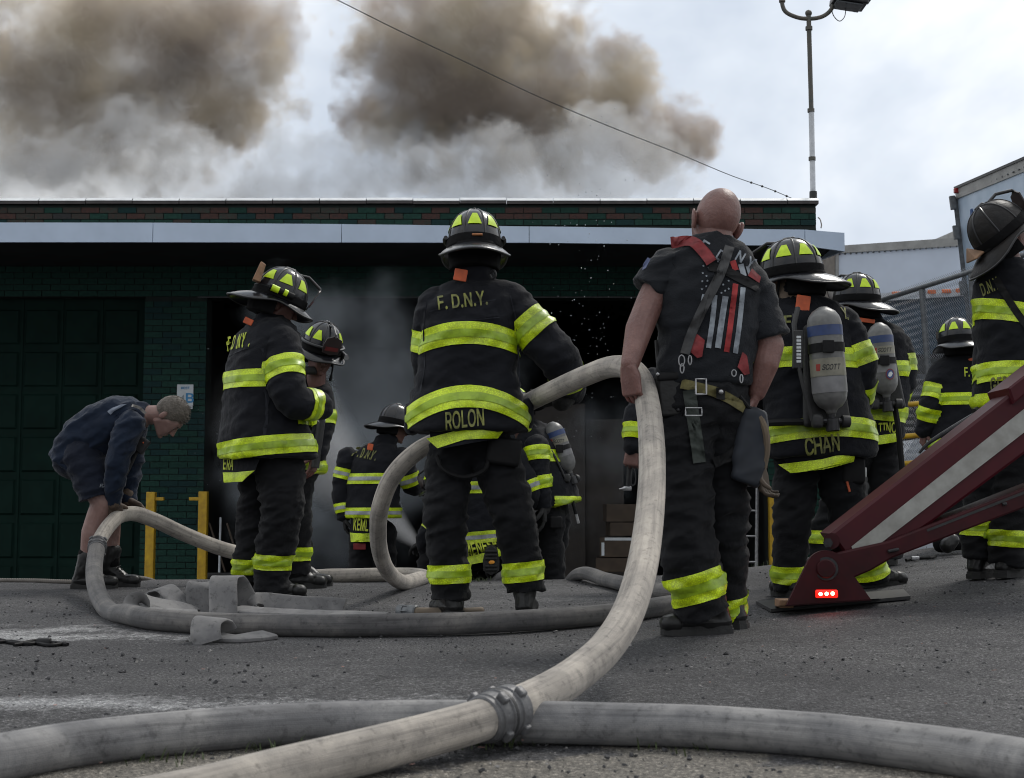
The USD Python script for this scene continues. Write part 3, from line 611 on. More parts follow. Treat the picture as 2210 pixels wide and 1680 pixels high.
# mist drifting in the open bay and water fog from the nozzle
smoke('bay_mist', [(760, 800, 14.3, 300, 330, 1.1, .85), (720, 1020, 13.9, 270, 210, 1.1, 1.1), (1230, 980, 14.6, 420, 360, .5, .5), (1000, 900, 14.4, 400, 330, .8, .6)],
      (.84, .92, 1.0), .62, 'grey mist hanging in the open garage bay', 1.1, 1.0, detail=3.0, thr=(.0, .75), aniso=.2, bounds=((-5.5, 13.2, FLOOR), (3.2, 16.4, 3.0)))
noz = np.array(at(908, 1182, 11.75)); tip = np.array(at(540, 850, 13.3)); ax = tip - noz; Ls = np.linalg.norm(ax); ax /= Ls
spray_look = usdkit.material(stage, '/World/Looks/spray_air', {
    "g": ("geometry", {}), "s": ("vector_math", {"math_type": "subtract", "vector2": tuple(noz)}), "t": ("vector_math", {"math_type": "dot_product", "vector2": tuple(ax)}),
    "pr": ("vector_math", {"math_type": "scale", "vector1": tuple(ax)}), "pe": ("vector_math", {"math_type": "subtract"}), "le": ("vector_math", {"math_type": "length"}),
    "wd": ("math", {"math_type": "multiply_add", "value2": .21, "value3": .03}), "q": ("math", {"math_type": "divide"}), "fo": ("map_range", {"range_type": "smoothstep", "from_min": 1.35, "from_max": .0, "to_min": 0.0, "to_max": 1.0, "clamp": True}),
    "al": ("map_range", {"from_min": 0.0, "from_max": Ls, "to_min": 8.0, "to_max": 4.0, "clamp": True}), "n": ("noise_texture", {"scale": 5.0, "detail": 5.0}), "nm": ("map_range", {"from_min": .3, "from_max": .7, "to_min": .35, "to_max": 1.3, "clamp": True}),
    "en": ("map_range", {"range_type": "smoothstep", "from_min": Ls * .98, "from_max": Ls * .6, "to_min": 0.0, "to_max": 1.0, "clamp": True}), "m3": ("math", {"math_type": "multiply"}), "m1": ("math", {"math_type": "multiply"}), "m2": ("math", {"math_type": "multiply"}), "p": ("principled_volume", {"color": (.97, .98, 1.0), "anisotropy": .25})},
    [("g.position", "s.vector1"), ("s.vector", "t.vector1"), ("t.value", "pr.scale"), ("s.vector", "pe.vector1"), ("pr.vector", "pe.vector2"), ("pe.vector", "le.vector1"), ("t.value", "wd.value1"), ("le.value", "q.value1"), ("wd.value", "q.value2"), ("q.value", "fo.value"),
     ("t.value", "al.value"), ("g.position", "n.vector"), ("n.fac", "nm.value"), ("fo.result", "m1.value1"), ("t.value", "en.value"), ("al.result", "m3.value1"), ("en.result", "m3.value2"), ("m3.value", "m1.value2"), ("m1.value", "m2.value1"), ("nm.result", "m2.value2"), ("m2.value", "p.density")], volume="p.volume")
cone = tube(np.array([noz, noz + ax * Ls * .5, noz + ax * Ls]), [.05, .05 + .28 * Ls * .5, .05 + .28 * Ls], 24)
obj('water_spray', cone, spray_look, None, smooth=False, label='white fan of water spray shooting into the open bay', cat='water spray', kind='stuff')
drop0 = trimesh.creation.icosphere(1, 1.0)
dr = []
for k in range(330):
    u = RNG.random()
    if k < 170:                                              # drops in the fan
        t = RNG.uniform(.15, 1.0) * Ls; a = RNG.normal(0, .17, 3) * (t * .9 + .05); p = noz + ax * t + a + (0, 0, -.1 * t); r = RNG.uniform(.0015, .0035)
    else:                                                     # drops falling from the roof edge
        px = RNG.normal(1290 if RNG.random() < .6 else 1225, 32); py = RNG.uniform(210, 950); p = at(px, py, RNG.uniform(11.5, 13.3)); r = RNG.uniform(.0018, .0048) * (1.1 if py < 700 else .8)
    d = drop0.copy(); d.vertices = d.vertices * r * (1, 1, 1.3) + p; dr.append(d)
obj('water_drops', cat(dr), mat('water_drop', (.42, .45, .48), .1), None, smooth=True, label='scattered bright water drops falling before the roof', cat='water drops', kind='stuff')
# ---------------------------------------------------------------- people: materials
def cloth_look(name, c, tint, rough=.88, sheen=.12, bs=240.0):
    n = {"t": ("texture_coordinate", {}), "n": ("noise_texture", {"scale": 5.0, "detail": 6.0, "roughness": .65}), "r": ("rgb_ramp", {"ramp": [(.3, tint), (.7, c)]}),
         "n2": ("noise_texture", {"scale": 26.0, "detail": 5.0}), "n3": ("noise_texture", {"scale": bs, "detail": 2.0}), "h": ("math", {"math_type": "multiply_add", "value2": .35}),
         "b": ("bump", {"strength": .55, "distance": .012}), "p": ("principled_bsdf", {"roughness": rough, "specular_ior_level": .2, "sheen_weight": sheen, "sheen_roughness": .4})}
    return usdkit.material(stage, '/World/Looks/' + name, n, [("t.object", "n.vector"), ("t.object", "n2.vector"), ("t.object", "n3.vector"), ("n.fac", "r.fac"), ("r.color", "p.base_color"), ("n3.fac", "h.value1"), ("n2.fac", "h.value3"), ("h.value", "b.height"), ("b.normal", "p.normal")], surface="p.BSDF")
L['turnout'] = cloth_look('turnout_cloth', (.0075, .0085, .0122), (.0036, .0041, .0058), sheen=.06)
L['trouser'] = cloth_look('turnout_trouser', (.0072, .0076, .0092), (.0036, .0038, .0046), sheen=.05)
L['tshirt'] = cloth_look('black_tshirt', (.0105, .012, .0155), (.006, .007, .009), sheen=.12)
L['navy'] = cloth_look('navy_jersey', (.010, .018, .036), (.006, .010, .021), sheen=.12)
L['navy_shorts'] = cloth_look('navy_shorts', (.010, .014, .026), (.006, .008, .015))
def neon_look(name, c, net=True):
    n = {"t": ("texture_coordinate", {}), "n": ("noise_texture", {"scale": 9.0, "detail": 6.0, "roughness": .7}), "r": ("rgb_ramp", {"ramp": [(.28, tuple(np.array(c) * .55)), (.5, c), (.75, tuple(np.minimum(np.array(c) * 1.05, 1)))]}),
         "v": ("voronoi_texture", {"scale": 120.0, "feature": "distance_to_edge"}), "vr": ("map_range", {"from_min": .0, "from_max": .22, "to_min": .62 if net else .95, "to_max": 1.08, "clamp": True}), "vm": ("vector_math", {"math_type": "scale"}),
         "d": ("noise_texture", {"scale": 3.2, "detail": 5.0, "roughness": .7}), "dr": ("map_range", {"from_min": .32, "from_max": .50, "to_min": .42, "to_max": 1.0, "clamp": True}), "dm": ("vector_math", {"math_type": "scale"}), "b": ("bump", {"strength": .25 if net else .05, "distance": .004}),
         "p": ("principled_bsdf", {"roughness": .38, "specular_ior_level": .5, "coat_weight": .15, "coat_roughness": .3})}
    return usdkit.material(stage, '/World/Looks/' + name, n, [("t.object", "n.vector"), ("t.object", "v.vector"), ("t.object", "d.vector"), ("n.fac", "r.fac"), ("v.distance", "vr.value"), ("r.color", "vm.vector1"), ("vr.result", "vm.scale"), ("d.fac", "dr.value"), ("vm.vector", "dm.vector1"), ("dr.result", "dm.scale"), ("dm.vector", "p.base_color"), ("v.distance", "b.height"), ("b.normal", "p.normal")], surface="p.BSDF")
L['neon'] = neon_look('lime_tape', (.58, .76, .006))
L['neon_mid'] = neon_look('lime_tape_middle', (.26, .39, .012), False)
L['silver'] = neon_look('silver_tape', (.27, .29, .30), False)
L['seam'] = cloth_look('seam_cloth', (.020, .022, .028), (.012, .013, .017))
L['letter'] = mat('yellow_letters', (.50, .58, .03), .6, .3, 40, tint=(.30, .35, .03))
L['letter_old'] = mat('faded_letters', (.26, .27, .06), .7, .4, 30, tint=(.06, .065, .03))
L['helmet'] = mat('helmet_leather', (.0048, .0052, .0068), .24, .3, 14, .15, 35, coat=.25, spec=.4)
L['helmet_old'] = mat('scorched_leather', (.0035, .0035, .004), .5, .3, 14, .5, 28, tint=(.007, .005, .004), spec=.25)
L['rib'] = mat('helmet_rib', (.006, .006, .007), .35, .2, 14, .1)
L['patch'] = mat('lime_patch', (.50, .70, .01), .35, .12, 30)
L['scorched_patch'] = mat('scorched_patch', (.22, .15, .02), .7, .4, 30, tint=(.03, .02, .01))
L['flap'] = mat('flap_cloth', (.006, .006, .0066), .95, .3, 9, .3, spec=.15)
L['boot'] = mat('boot_leather', (.006, .006, .006), .38, .3, 20, .25, 40, spec=.35)
L['sole'] = mat('boot_sole', (.012, .012, .012), .8, .3, 30, .3)
L['glove'] = mat('black_glove', (.007, .007, .007), .8, .3, 20, .4)
L['glove_brown'] = mat('brown_glove', (.085, .055, .035), .75, .35, 20, .4, tint=(.03, .02, .015))
L['orange_tag'] = mat('orange_tag', (.55, .10, .03), .6, .2, 20)
L['strap_black'] = mat('black_strap', (.006, .006, .0066), .65, .2, 20, .2, spec=.2)
L['red_strap'] = mat('red_strap', (.19, .014, .017), .75, .25, 20, .3)
L['olive'] = mat('olive_web', (.11, .095, .028), .8, .25, 40, .3)
L['green_web'] = mat('green_web', (.028, .036, .030), .8, .25, 40, .3)
L['white_flag'] = mat('worn_print_white', (.26, .29, .32), .8, .3, 22, tint=(.10, .11, .13))
L['red_flag'] = mat('worn_print_red', (.30, .020, .02), .8, .3, 22, tint=(.16, .012, .014))
L['tan_wood'] = mat('wood_chock', (.25, .14, .075), .7, .25, 20)
L['clear_visor'] = usdkit.material(stage, '/World/Looks/clear_visor', {"p": ("principled_bsdf", {"base_color": (.75, .78, .8), "roughness": .12, "transmission_weight": .85, "ior": 1.2})}, surface="p.BSDF")
def skin_look(name, c, t):
    n = {"t": ("texture_coordinate", {}), "n": ("noise_texture", {"scale": 12.0, "detail": 8.0, "roughness": .72}), "r": ("rgb_ramp", {"ramp": [(.36, t), (.62, c)]}), "nb": ("noise_texture", {"scale": 110.0, "detail": 5.0}), "b": ("bump", {"strength": .4, "distance": .006}),
         "p": ("principled_bsdf", {"roughness": .48, "specular_ior_level": .4, "subsurface_weight": .12, "subsurface_radius": (1, .35, .2), "subsurface_scale": .006})}
    return usdkit.material(stage, '/World/Looks/' + name, n, [("t.object", "n.vector"), ("t.object", "nb.vector"), ("n.fac", "r.fac"), ("r.color", "p.base_color"), ("nb.fac", "b.height"), ("b.normal", "p.normal")], surface="p.BSDF")
L['skin'] = skin_look('skin', (.145, .075, .064), (.098, .046, .039))
L['skin_pale'] = skin_look('skin_pale', (.225, .14, .122), (.165, .096, .082))
L['eye'] = mat('eye_white', (.6, .6, .58), .2, .05)
L['iris'] = mat('iris', (.03, .025, .02), .1, .1)

# ---------------------------------------------------------------- people: shapes
def head_man(s=1.0):
    """Head and neck in its own frame: x right, y to the front, z up, eyes at the origin."""
    p = []
    c = m3.Manifold.sphere(1.0, 32).scale((.077, .098, .098)).translate((0, -.012, .030)); p.append(c)
    p.append(hull([sph((sx * .052, .03, -.010), .026) for sx in (-1, 1)] + [sph((sx * .044, -.01, -.07), .022) for sx in (-1, 1)] + [sph((sx * .014, .066, -.098), .019) for sx in (-1, 1)] + [sph((sx * .03, .070, -.05), .022) for sx in (-1, 1)] + [sph((sx * .038, .068, .03), .022) for sx in (-1, 1)]))
    p.append(hull([sph((sx * .030, .083, .021), .0115) for sx in (-1, 1)] + [sph((sx * .048, .066, .02), .012) for sx in (-1, 1)]))
    p.append(hull([sph((0, .088, .008), .009), sph((0, .113, -.034), .0105), sph((.013, .098, -.038), .0085), sph((-.013, .098, -.038), .0085)]))
    p.append(hull([sph((sx * .019, .084, -.066), .006) for sx in (-1, 1)] + [sph((0, .092, -.063), .0075)]))
    p.append(hull([sph((sx * .016, .082, -.077), .0065) for sx in (-1, 1)] + [sph((0, .089, -.076), .0085)]))
    p.append(sph((0, .078, -.104), .017))
    for sx in (-1, 1):
        e = m3.Manifold.sphere(1.0, 20).scale((.010, .019, .032)).rotate((0, 0, sx * 20)).translate((sx * .081, -.012, -.008))
        p += [e, hull([sph((sx * .074, -.004, -.012), .012), sph((sx * .078, -.012, .004), .009)])]
    man = union(p)
    for sx in (-1, 1): man = man - sph((sx * .031, .098, -.001), .0145)
    m = refined(man, .0065, 6)
    neck = refined(chain([(0, -.022, -.03), (0, -.034, -.10), (0, -.046, -.19)], [.056, .058, .066], 24), .012, 6)
    return m, neck
HEAD, NECK = head_man()
def limb(P, rad, n=22, step=.022):
    """Rounded tube through the joints, bending smoothly; even triangles, so that folds lie cleanly on it."""
    rad = np.broadcast_to(np.asarray(rad, float), (len(P),)) if np.ndim(rad) == 0 else np.asarray(rad, float)
    C = catmull(np.hstack([np.asarray(P, float), rad[:, None]]), 16)
    s = np.concatenate([[0], np.cumsum(np.linalg.norm(np.diff(C[:, :3], axis=0), axis=1))]); t = np.linspace(0, s[-1], max(int(s[-1] / step), 3))
    C = np.stack([np.interp(t, s, C[:, k]) for k in range(4)], 1); d0, d1 = unit(C[0, :3] - C[1, :3]), unit(C[-1, :3] - C[-2, :3])
    cap = np.radians([88, 66, 44, 22]); a = np.array([[*(C[0, :3] + d0 * C[0, 3] * math.sin(q)), C[0, 3] * math.cos(q)] for q in cap]); b = np.array([[*(C[-1, :3] + d1 * C[-1, 3] * math.sin(q)), C[-1, 3] * math.cos(q)] for q in cap[::-1]])
    C = np.vstack([a, C, b]); return to_man(tube(C[:, :3], C[:, 3], n))
def place(m, R, c, s=1.0):
    t = tm(m).copy(); t.vertices = (t.vertices * s) @ np.asarray(R).T + c; return t
def hand_man(wrist, d, palm, side=1, curl=.3, s=1.0, spread=.06, thumb=.5, curls=None):
    """Palm, four fingers of their own lengths and a thumb from the side of the palm."""
    d = unit(d); n = unit(np.asarray(palm, float) - d * (np.asarray(palm) @ d)); w = np.cross(d, n) * side
    W = np.asarray(wrist, float); q = lambda a, b, c: W + s * (a * d + b * w + c * n)
    ms = [hull([sph(q(0, -.012, 0), .021 * s), sph(q(0, .012, 0), .021 * s), sph(q(.085, -.032, 0), .0125 * s), sph(q(.088, .030, 0), .0125 * s), sph(q(.03, .030, .004), .014 * s), sph(q(.03, -.028, .004), .014 * s)])]
    for k, (b, ln, r) in enumerate([(.031, .074, .0095), (.0105, .083, .0098), (-.0105, .077, .0094), (-.031, .060, .0084)]):
        cu = curl if curls is None else curls[k]
        p = q(.086 - .004 * abs(b) / .03, b, 0); ang = 0.0; pts, rr = [p], [r * s * 1.1]
        for seg, (fr, bend) in enumerate([(.46, 70), (.31, 95), (.23, 60)]):
            ang += math.radians(bend) * cu
            dd = math.cos(ang) * d + math.sin(ang) * n + w * (b / .03) * spread * (1 if seg == 0 else .3)
            p = p + unit(dd) * ln * fr * s; pts.append(p); rr.append(r * s * (1 - .1 * (seg + 1)))
        ms.append(chain(pts, rr, 10))
    t0 = q(.022, .026, .006); t1 = t0 + s * .042 * unit(d * .62 + w * .75 + n * thumb * .7); t2 = t1 + s * .034 * unit(d * .85 + w * .25 + n * thumb * 1.3); t3 = t2 + s * .024 * unit(d * .75 - w * .1 + n * thumb * 1.7)
    ms.append(chain([t0, t1, t2, t3], [.0145 * s, .0125 * s, .0108 * s, .009 * s], 10))
    return union(ms)
def wrinkle(m, amp, freq=(7, 7, 16), seed=0, fine=.35):
    f = np.asarray(freq, float)
    n1 = 1 - np.abs(2 * meshkit.fbm(m.vertices * f, 3, seed) - 1)
    n2 = meshkit.fbm(m.vertices * f * 2.6, 3, seed + 9)
    q = m.vertices @ rot((0, 1, 0), 28).T; n3 = 1 - np.abs(2 * meshkit.fbm(q * (3.2, 3.2, 11), 2, seed + 4) - 1)
    m.vertices = m.vertices + m.vertex_normals * (amp * ((n1 - .72) * 2 + 1.5 * np.maximum(n3 - .80, -.12) * 2 + fine * (n2 - .5) * 2))[:, None]
    return m
def seg_dist(p, a, b):
    a, b = np.asarray(a), np.asarray(b); ab = b - a; t = np.clip(((p - a) @ ab) / (ab @ ab), 0, 1)
    return np.linalg.norm(p - a - t[:, None] * ab, axis=1)
def ring_pts(c, u, w, a, b, n=30, pw=2.4):
    th = np.arange(n) * 2 * math.pi / n; cs, sn = np.cos(th), np.sin(th)
    return c + (np.sign(cs) * np.abs(cs) ** (2 / pw) * a)[:, None] * u + (np.sign(sn) * np.abs(sn) ** (2 / pw) * b)[:, None] * w

class Fig:
    def __init__(self, label, Y, yaw, foot_px, group='firefighters in dark turnout gear', cat_='person', skin='skin', name='firefighter'):
        self.Y, self.yaw = Y, math.radians(yaw)
        g = at(*foot_px, Y); self.ground = float(zg(g[0], Y))
        self.t = thing('person', label, cat_, (g[0], Y, self.ground), group)
        self.u = np.array([math.cos(self.yaw), math.sin(self.yaw), 0]); self.w = np.array([-self.u[1], self.u[0], 0])
        self.bones, self.skin, self.inner = {}, L[skin], []
        self.seed = int(foot_px[0]) % 97
    def P(self, px, py, dy=0.0): return at(px, py, self.Y + dy)
    def pts(self, l): return np.array([p if isinstance(p, np.ndarray) else self.P(*p) for p in l])
    # --- clothing
    def rings(self, rings, tilt=False):
        C = np.array([self.P(*r[:3]) for r in rings]); T = np.gradient(C, axis=0) if len(C) > 1 else np.array([[0, 0, -1.0]])
        out = []
        for c, t, r in zip(C, T, rings):
            t = unit(-t) if tilt else np.array([0, 0, 1.0])
            ua = self.u if len(r) < 6 else rot((0, 0, 1), r[5]) @ self.u
            u = unit(ua - t * (ua @ t)); out.append(ring_pts(c, u, np.cross(t, u), r[3], r[4]))
        return C, out
    def torso(self, name, look, rings, arms, edge=.02, amp=.010, tilt=False, collar=None, it=9, extra=(), arm_trim=None, freq=(7, 7, 13), smooth=True):
        C, R = self.rings(rings, tilt)
        self.spine = C; self.bones['torso'] = (C[0], C[-1], .21)
        ms = [to_man(loft(R))]
        for k, (pts, rad) in enumerate(arms):
            P = self.pts(pts); ms.append(limb(P, rad))
            for j in range(len(P) - 1): self.bones[f'arm{k}_{j}'] = (P[j], P[j + 1], rad[min(j, len(rad) - 1)])
            if arm_trim is not None:
                d = unit(P[-1] - P[-2]); ms[-1] = ms[-1].trim_by_plane(tuple(-d), float(-d @ (P[-1] + d * arm_trim)))
        if collar is not None:
            _, Rc = self.rings(collar, False); ms.append(to_man(loft(Rc)))
        ms += list(extra)
        m = refined(union(ms), edge, it)
        m = wrinkle(m, amp, freq, self.seed)
        self.coat = m; self.coat_p = obj(name, m, look, self.t, smooth=True)
        self.label(m)
        return m
    def label(self, m):
        keys = list(self.bones); D = np.stack([seg_dist(m.vertices, self.bones[k][0], self.bones[k][1]) / self.bones[k][2] for k in keys])
        m.metadata['lab'] = np.array([k.split('_')[0] for k in keys])[D.argmin(0)]
        m.metadata['nrm'] = np.array(m.vertex_normals); m.metadata['tree'] = cKDTree(m.vertices)
    def band(self, m, part, which, c, axis, width, mid='neon_mid', lift=.004, midw=.34, name='reflective_band', arch=0.0, ref=None):
        """Reflective tape round the cloth between two planes, with its middle stripe."""
        lab = m.metadata['lab']; ok = (lab[m.faces] == which).any(1)
        ax = unit(axis); c = np.asarray(c, float); rc = self.spine[len(self.spine) // 2] if ref is None else ref
        bend = lambda v: ax * (arch * (((v - rc) @ self.u) / .25) ** 2)[:, None]      # lets the tape droop at its sides
        sub = trimesh.Trimesh(m.vertices + bend(m.vertices), m.faces[ok], process=False)
        for wd, lf, lk, nm in ((width, lift, L['neon'], name), (width * midw, lift * 1.7, L[mid] if mid else None, 'middle_stripe')):
            if lk is None: continue
            s = trimesh.intersections.slice_mesh_plane(sub, ax, c - ax * wd / 2)
            if len(s.faces): s = trimesh.intersections.slice_mesh_plane(s, -ax, c + ax * wd / 2)
            if not len(s.faces): return
            s = trimesh.Trimesh(s.vertices - bend(s.vertices), s.faces, process=True)
            d, i = m.metadata['tree'].query(s.vertices, k=3); wgt = 1 / (d + 1e-4)
            n = (m.metadata['nrm'][i] * wgt[..., None]).sum(1); n /= np.linalg.norm(n, axis=1, keepdims=True)
            s.vertices = s.vertices + n * lf
            # a back layer gives the tape its thickness
            e = s.copy(); e.vertices = e.vertices - n * min(lf, .003); e.invert()
            obj(nm, cat([s, e]), lk, part if nm == name else part, smooth=True)
    def zband(self, m, part, py, width, px=None, which='torso', dy=0.0, axis=(0, 0, 1), mid='neon_mid', **k):
        self.band(m, part, which, self.P(px if px is not None else 1105, py, dy), axis, width, mid, **k)
    def armband(self, m, part, k, j, f, width, mid='neon_mid', axis=None):
        a, b, _ = self.bones[f'arm{k}_{j}']; self.band(m, part, f'arm{k}', lerp(a, b, f), b - a if axis is None else axis, width, mid)
    # --- draping flat pieces (given in picture pixels) on a surface
    def drape(self, m2d_px, surf, look, name, part, lift=.004, thick=.002, yaw=None, which=None, edge=.018, dy=0.0, hmin=.12):
        yaw = self.yaw if yaw is None else math.radians(yaw)
        u = np.array([math.cos(yaw), math.sin(yaw), 0]); n = np.array([u[1], -u[0], 0]); v = np.array([0, 0, 1.0])
        M = tm(m2d_px).copy(); px0 = M.vertices[:, :2].mean(0); o = self.P(*px0, dy)
        cam = np.array([0, 0, CAM_H])
        d = np.array([at(a, b, self.Y) for a, b in M.vertices[:, :2]]) - cam
        vn = surf.metadata.get('nrm', surf.vertex_normals); sel = (vn @ n) > hmin
        if which is not None: sel &= surf.metadata['lab'] == which
        off = 0.0
        for turn in range(3):                                   # slide the projection plane onto the surface under the piece
            op = o + n * off; lam = ((op - cam) @ n) / (d @ n); Q = cam + d * lam[:, None]
            st = np.stack([(Q - o) @ u, (Q - o) @ v], 1)
            pv = surf.vertices[sel] - o; S = np.stack([pv @ u, pv @ v], 1); H = pv @ n
            near = (S > st.min(0) - .12).all(1) & (S < st.max(0) + .12).all(1)
            S, H = S[near], H[near]
            if len(S) < 8: return None
            top_h = np.array([H[i].max() for i in cKDTree(S).query_ball_point(S, .03)]); on = H > top_h - .03; S, H = S[on], H[on]
            if turn < 2: off = float(np.median(H[cKDTree(S).query(st)[1]]))
        V, F = trimesh.remesh.subdivide_to_size(np.hstack([st, np.zeros((len(st), 1))]), M.faces, edge, max_iter=12)
        flat = trimesh.Trimesh(V, F, process=True)
        if len(S) < 8 or np.ptp(S, axis=0).min() < 1e-3: return None
        h = LinearNDInterpolator(S, H)(flat.vertices[:, :2]); bad = np.isnan(h)
        if bad.any(): h[bad] = H[cKDTree(S).query(flat.vertices[bad, :2])[1]]
        base = o + flat.vertices[:, :1] * u + flat.vertices[:, 1:2] * v
        top = trimesh.Trimesh(base + (h + lift)[:, None] * n, flat.faces, process=False); bot = trimesh.Trimesh(base + (h + lift - thick)[:, None] * n, flat.faces[:, ::-1], process=False)
        if (top.face_normals @ n).mean() < 0: top.invert(); bot.invert()
        return obj(name, cat([top, bot]), look, part, smooth=True)
    def poly(self, pts, surf, look, name, part, **k):
        from shapely.geometry import Polygon
        g = trimesh.creation.triangulate_polygon(Polygon(pts).buffer(0), engine='earcut')
        return self.drape(trimesh.Trimesh(np.hstack([g[0], np.zeros((len(g[0]), 1))]), g[1], process=False), surf, look, name, part, **k)
    def strip(self, path, wpx, surf, look, name, part, **k):
        from shapely.geometry import LineString
        c = catmull(np.array(path, float), 6) if len(path) > 2 else np.array(path, float)
        return self.poly(list(LineString(c).buffer(wpx / 2, cap_style=2).exterior.coords)[:-1], surf, look, name, part, **k)
    def text(self, s, px, py, hpx, surf, look, name, part, wpx=None, ang=0, slant=0, **k):
        """Letters one by one, so that each is a part; (px, py) is the lower left corner, wpx the whole width."""
        full = meshkit.text_mesh(s, 1.0, .002, True); w = full.bounds[1][0]; sx = (wpx / w) if wpx else hpx; ca, sa = math.cos(math.radians(ang)), math.sin(math.radians(ang))
        top = full.vertices[:, 2] > .001; keep = top[full.faces].all(1)
        f = trimesh.Trimesh(full.vertices, full.faces[keep], process=True)
        v = f.vertices.copy(); x, y = v[:, 0] * sx, v[:, 1] * hpx; x = x + slant * y
        f.vertices = np.stack([px + x * ca + y * sa, py + x * sa * 1 - y * ca, v[:, 2] * 0], 1)
        comps = f.split(only_watertight=False)
        for cpt in sorted(comps, key=lambda c_: c_.vertices[:, 0].min()):
            self.drape(cpt, surf, look, name, part, edge=.012, **k)
    def tail(self, tl, tr, bl, br, dy, bulge=.05, look='turnout', thick=.012, name='coat_tail', parent=None):
        """Rear flap of the coat, a curved panel."""
        n, k = 15, 8; V = np.zeros((k, n, 3))
        for i in range(k):
            a, b = lerp(tl, bl, i / (k - 1)), lerp(tr, br, i / (k - 1))
            for j in range(n):
                s = j / (n - 1); p = lerp(a, b, s); V[i, j] = self.P(p[0], p[1], (p[2] if len(p) > 2 else 0) + dy + bulge * (2 * s - 1) ** 2 * 1.0 + .012 * math.sin(3.1 * s + i * .4))
        ii, jj = np.meshgrid(np.arange(k - 1), np.arange(n - 1), indexing='ij')
        q = np.stack([ii * n + jj, (ii + 1) * n + jj, (ii + 1) * n + jj + 1, ii * n + jj + 1], -1).reshape(-1, 4)
        f = trimesh.Trimesh(V.reshape(-1, 3), np.vstack([q[:, [0, 1, 2]], q[:, [0, 2, 3]]]), process=False)
        if (f.face_normals[:, 1]).mean() > 0: f.invert()
        bk = f.copy(); bk.vertices = bk.vertices + (0, thick, 0); bk.invert()
        rim_i = np.concatenate([np.arange(n), np.arange(1, k) * n + n - 1, (k - 1) * n + np.arange(n - 2, -1, -1), np.arange(k - 2, 0, -1) * n]); m_ = len(f.vertices); nx2 = np.roll(rim_i, -1)
        rim = trimesh.Trimesh(np.vstack([f.vertices, bk.vertices]), np.vstack([np.stack([rim_i, nx2, nx2 + m_], 1), np.stack([rim_i, nx2 + m_, rim_i + m_], 1)]), process=False)
        f.metadata['nrm'] = np.array(f.vertex_normals)
        prim = obj(name, cat([f, bk, rim]), L[look], parent or self.coat_p, smooth=40)
        return f, prim
    def trousers(self, pelvis, legs, look='trouser', edge=.022, amp=.011, trim=None, name='trousers', freq=(8, 8, 17), it=8, pelvis_r=.11):
        pv = self.pts(pelvis); ms = [chain(pv, pelvis_r, 18)] if len(pv) else []
        self.lb = {}
        for k, (pts, rad) in enumerate(legs):
            P = self.pts(pts); c = limb(P, rad)
            d = unit(P[-1] - P[-2]); c = c.trim_by_plane(tuple(-d), float(-d @ P[-1]))
            ms.append(c); ms.append(hull([sph(P[0], rad[0])] + [sph(p, pelvis_r * .9) for p in pv]) if len(pv) else c)
            for j in range(len(P) - 1): self.lb[f'leg{k}_{j}'] = (P[j], P[j + 1], rad[min(j, len(rad) - 1)])
        m = refined(union(ms), edge, it); m = wrinkle(m, amp, freq, self.seed + 3)
        self.pants = m; self.pants_p = obj(name, m, L[look], self.t, smooth=True)
        keep = self.bones; self.bones = self.lb; self.label(m); self.bones = keep
        return m
    def legband(self, k, j, f, width, axis=None, mid='neon_mid'):
        a, b, _ = self.lb[f'leg{k}_{j}']; self.band(self.pants, self.pants_p, f'leg{k}', lerp(a, b, f), (b - a) if axis is None else axis, width, mid)
    def boot(self, ankle, fdir, s=1.0, shaft=.16, look='boot', pitch=0.0, roll=0.0, ground=None):
        """Boot under the ankle point: sole on the ground, toe towards fdir."""
        A = np.asarray(ankle, float); f = unit([fdir[0], fdir[1], 0]); l_ = np.cross((0, 0, 1), f); z = np.array([0, 0, 1.0])
        g = (float(zg(A[0], A[1])) if ground is None else ground) + .003
        Rp = rot(l_, pitch); o = np.array([A[0], A[1], g])
        def q(a, b, c): return o + Rp @ (s * (a * f + b * l_ + c * z))
        up = [chain([q(-.02, 0, .11), A + (0, 0, shaft)], [.056 * s, .062 * s], 16),
              hull([sph(q(-.055, 0, .055), .040 * s), sph(q(-.02, 0, .12), .052 * s), sph(q(.055, 0, .075), .042 * s)]),
              hull([sph(q(-.055, 0, .05), .041 * s), sph(q(.055, 0, .07), .044 * s), sph(q(.10, .014, .045), .036 * s), sph(q(.10, -.014, .045), .036 * s)]),
              hull([sph(q(.09, .014, .047), .038 * s), sph(q(.09, -.014, .047), .038 * s), sph(q(.155, .012, .043), .034 * s), sph(q(.155, -.012, .043), .034 * s)])]
        m = refined(union(up), .013, 7); wrinkle(m, .0035, (30, 30, 22), self.seed)
        b = obj('boot', m, L[look], self.t, smooth=True)
        out = [(-.105, 0), (-.092, .036), (-.04, .042), (.02, .040), (.09, .052), (.15, .046), (.185, .022), (.194, 0)]; out = out + [(a, -c) for a, c in out[-2:0:-1]]
        sole = []
        for c0, c1, gr in ((0, .024, 1.0), (.024, .036, .95)):
            R_ = [[q(a * gr, c * gr, h) for a, c in out] for h in (c0, c1)]; sole.append(loft(R_))
        obj('sole', cat(sole), L['sole'], b, smooth=30)
        w_ = trimesh.Trimesh
        obj('toe_cap', refined(hull([sph(q(.135, sx * .017, .045), .037 * s, 16) for sx in (-1, 1)] + [sph(q(.160, sx * .012, .044), .0345 * s, 16) for sx in (-1, 1)]), .012, 2), L[look], b, smooth=True)
        return b
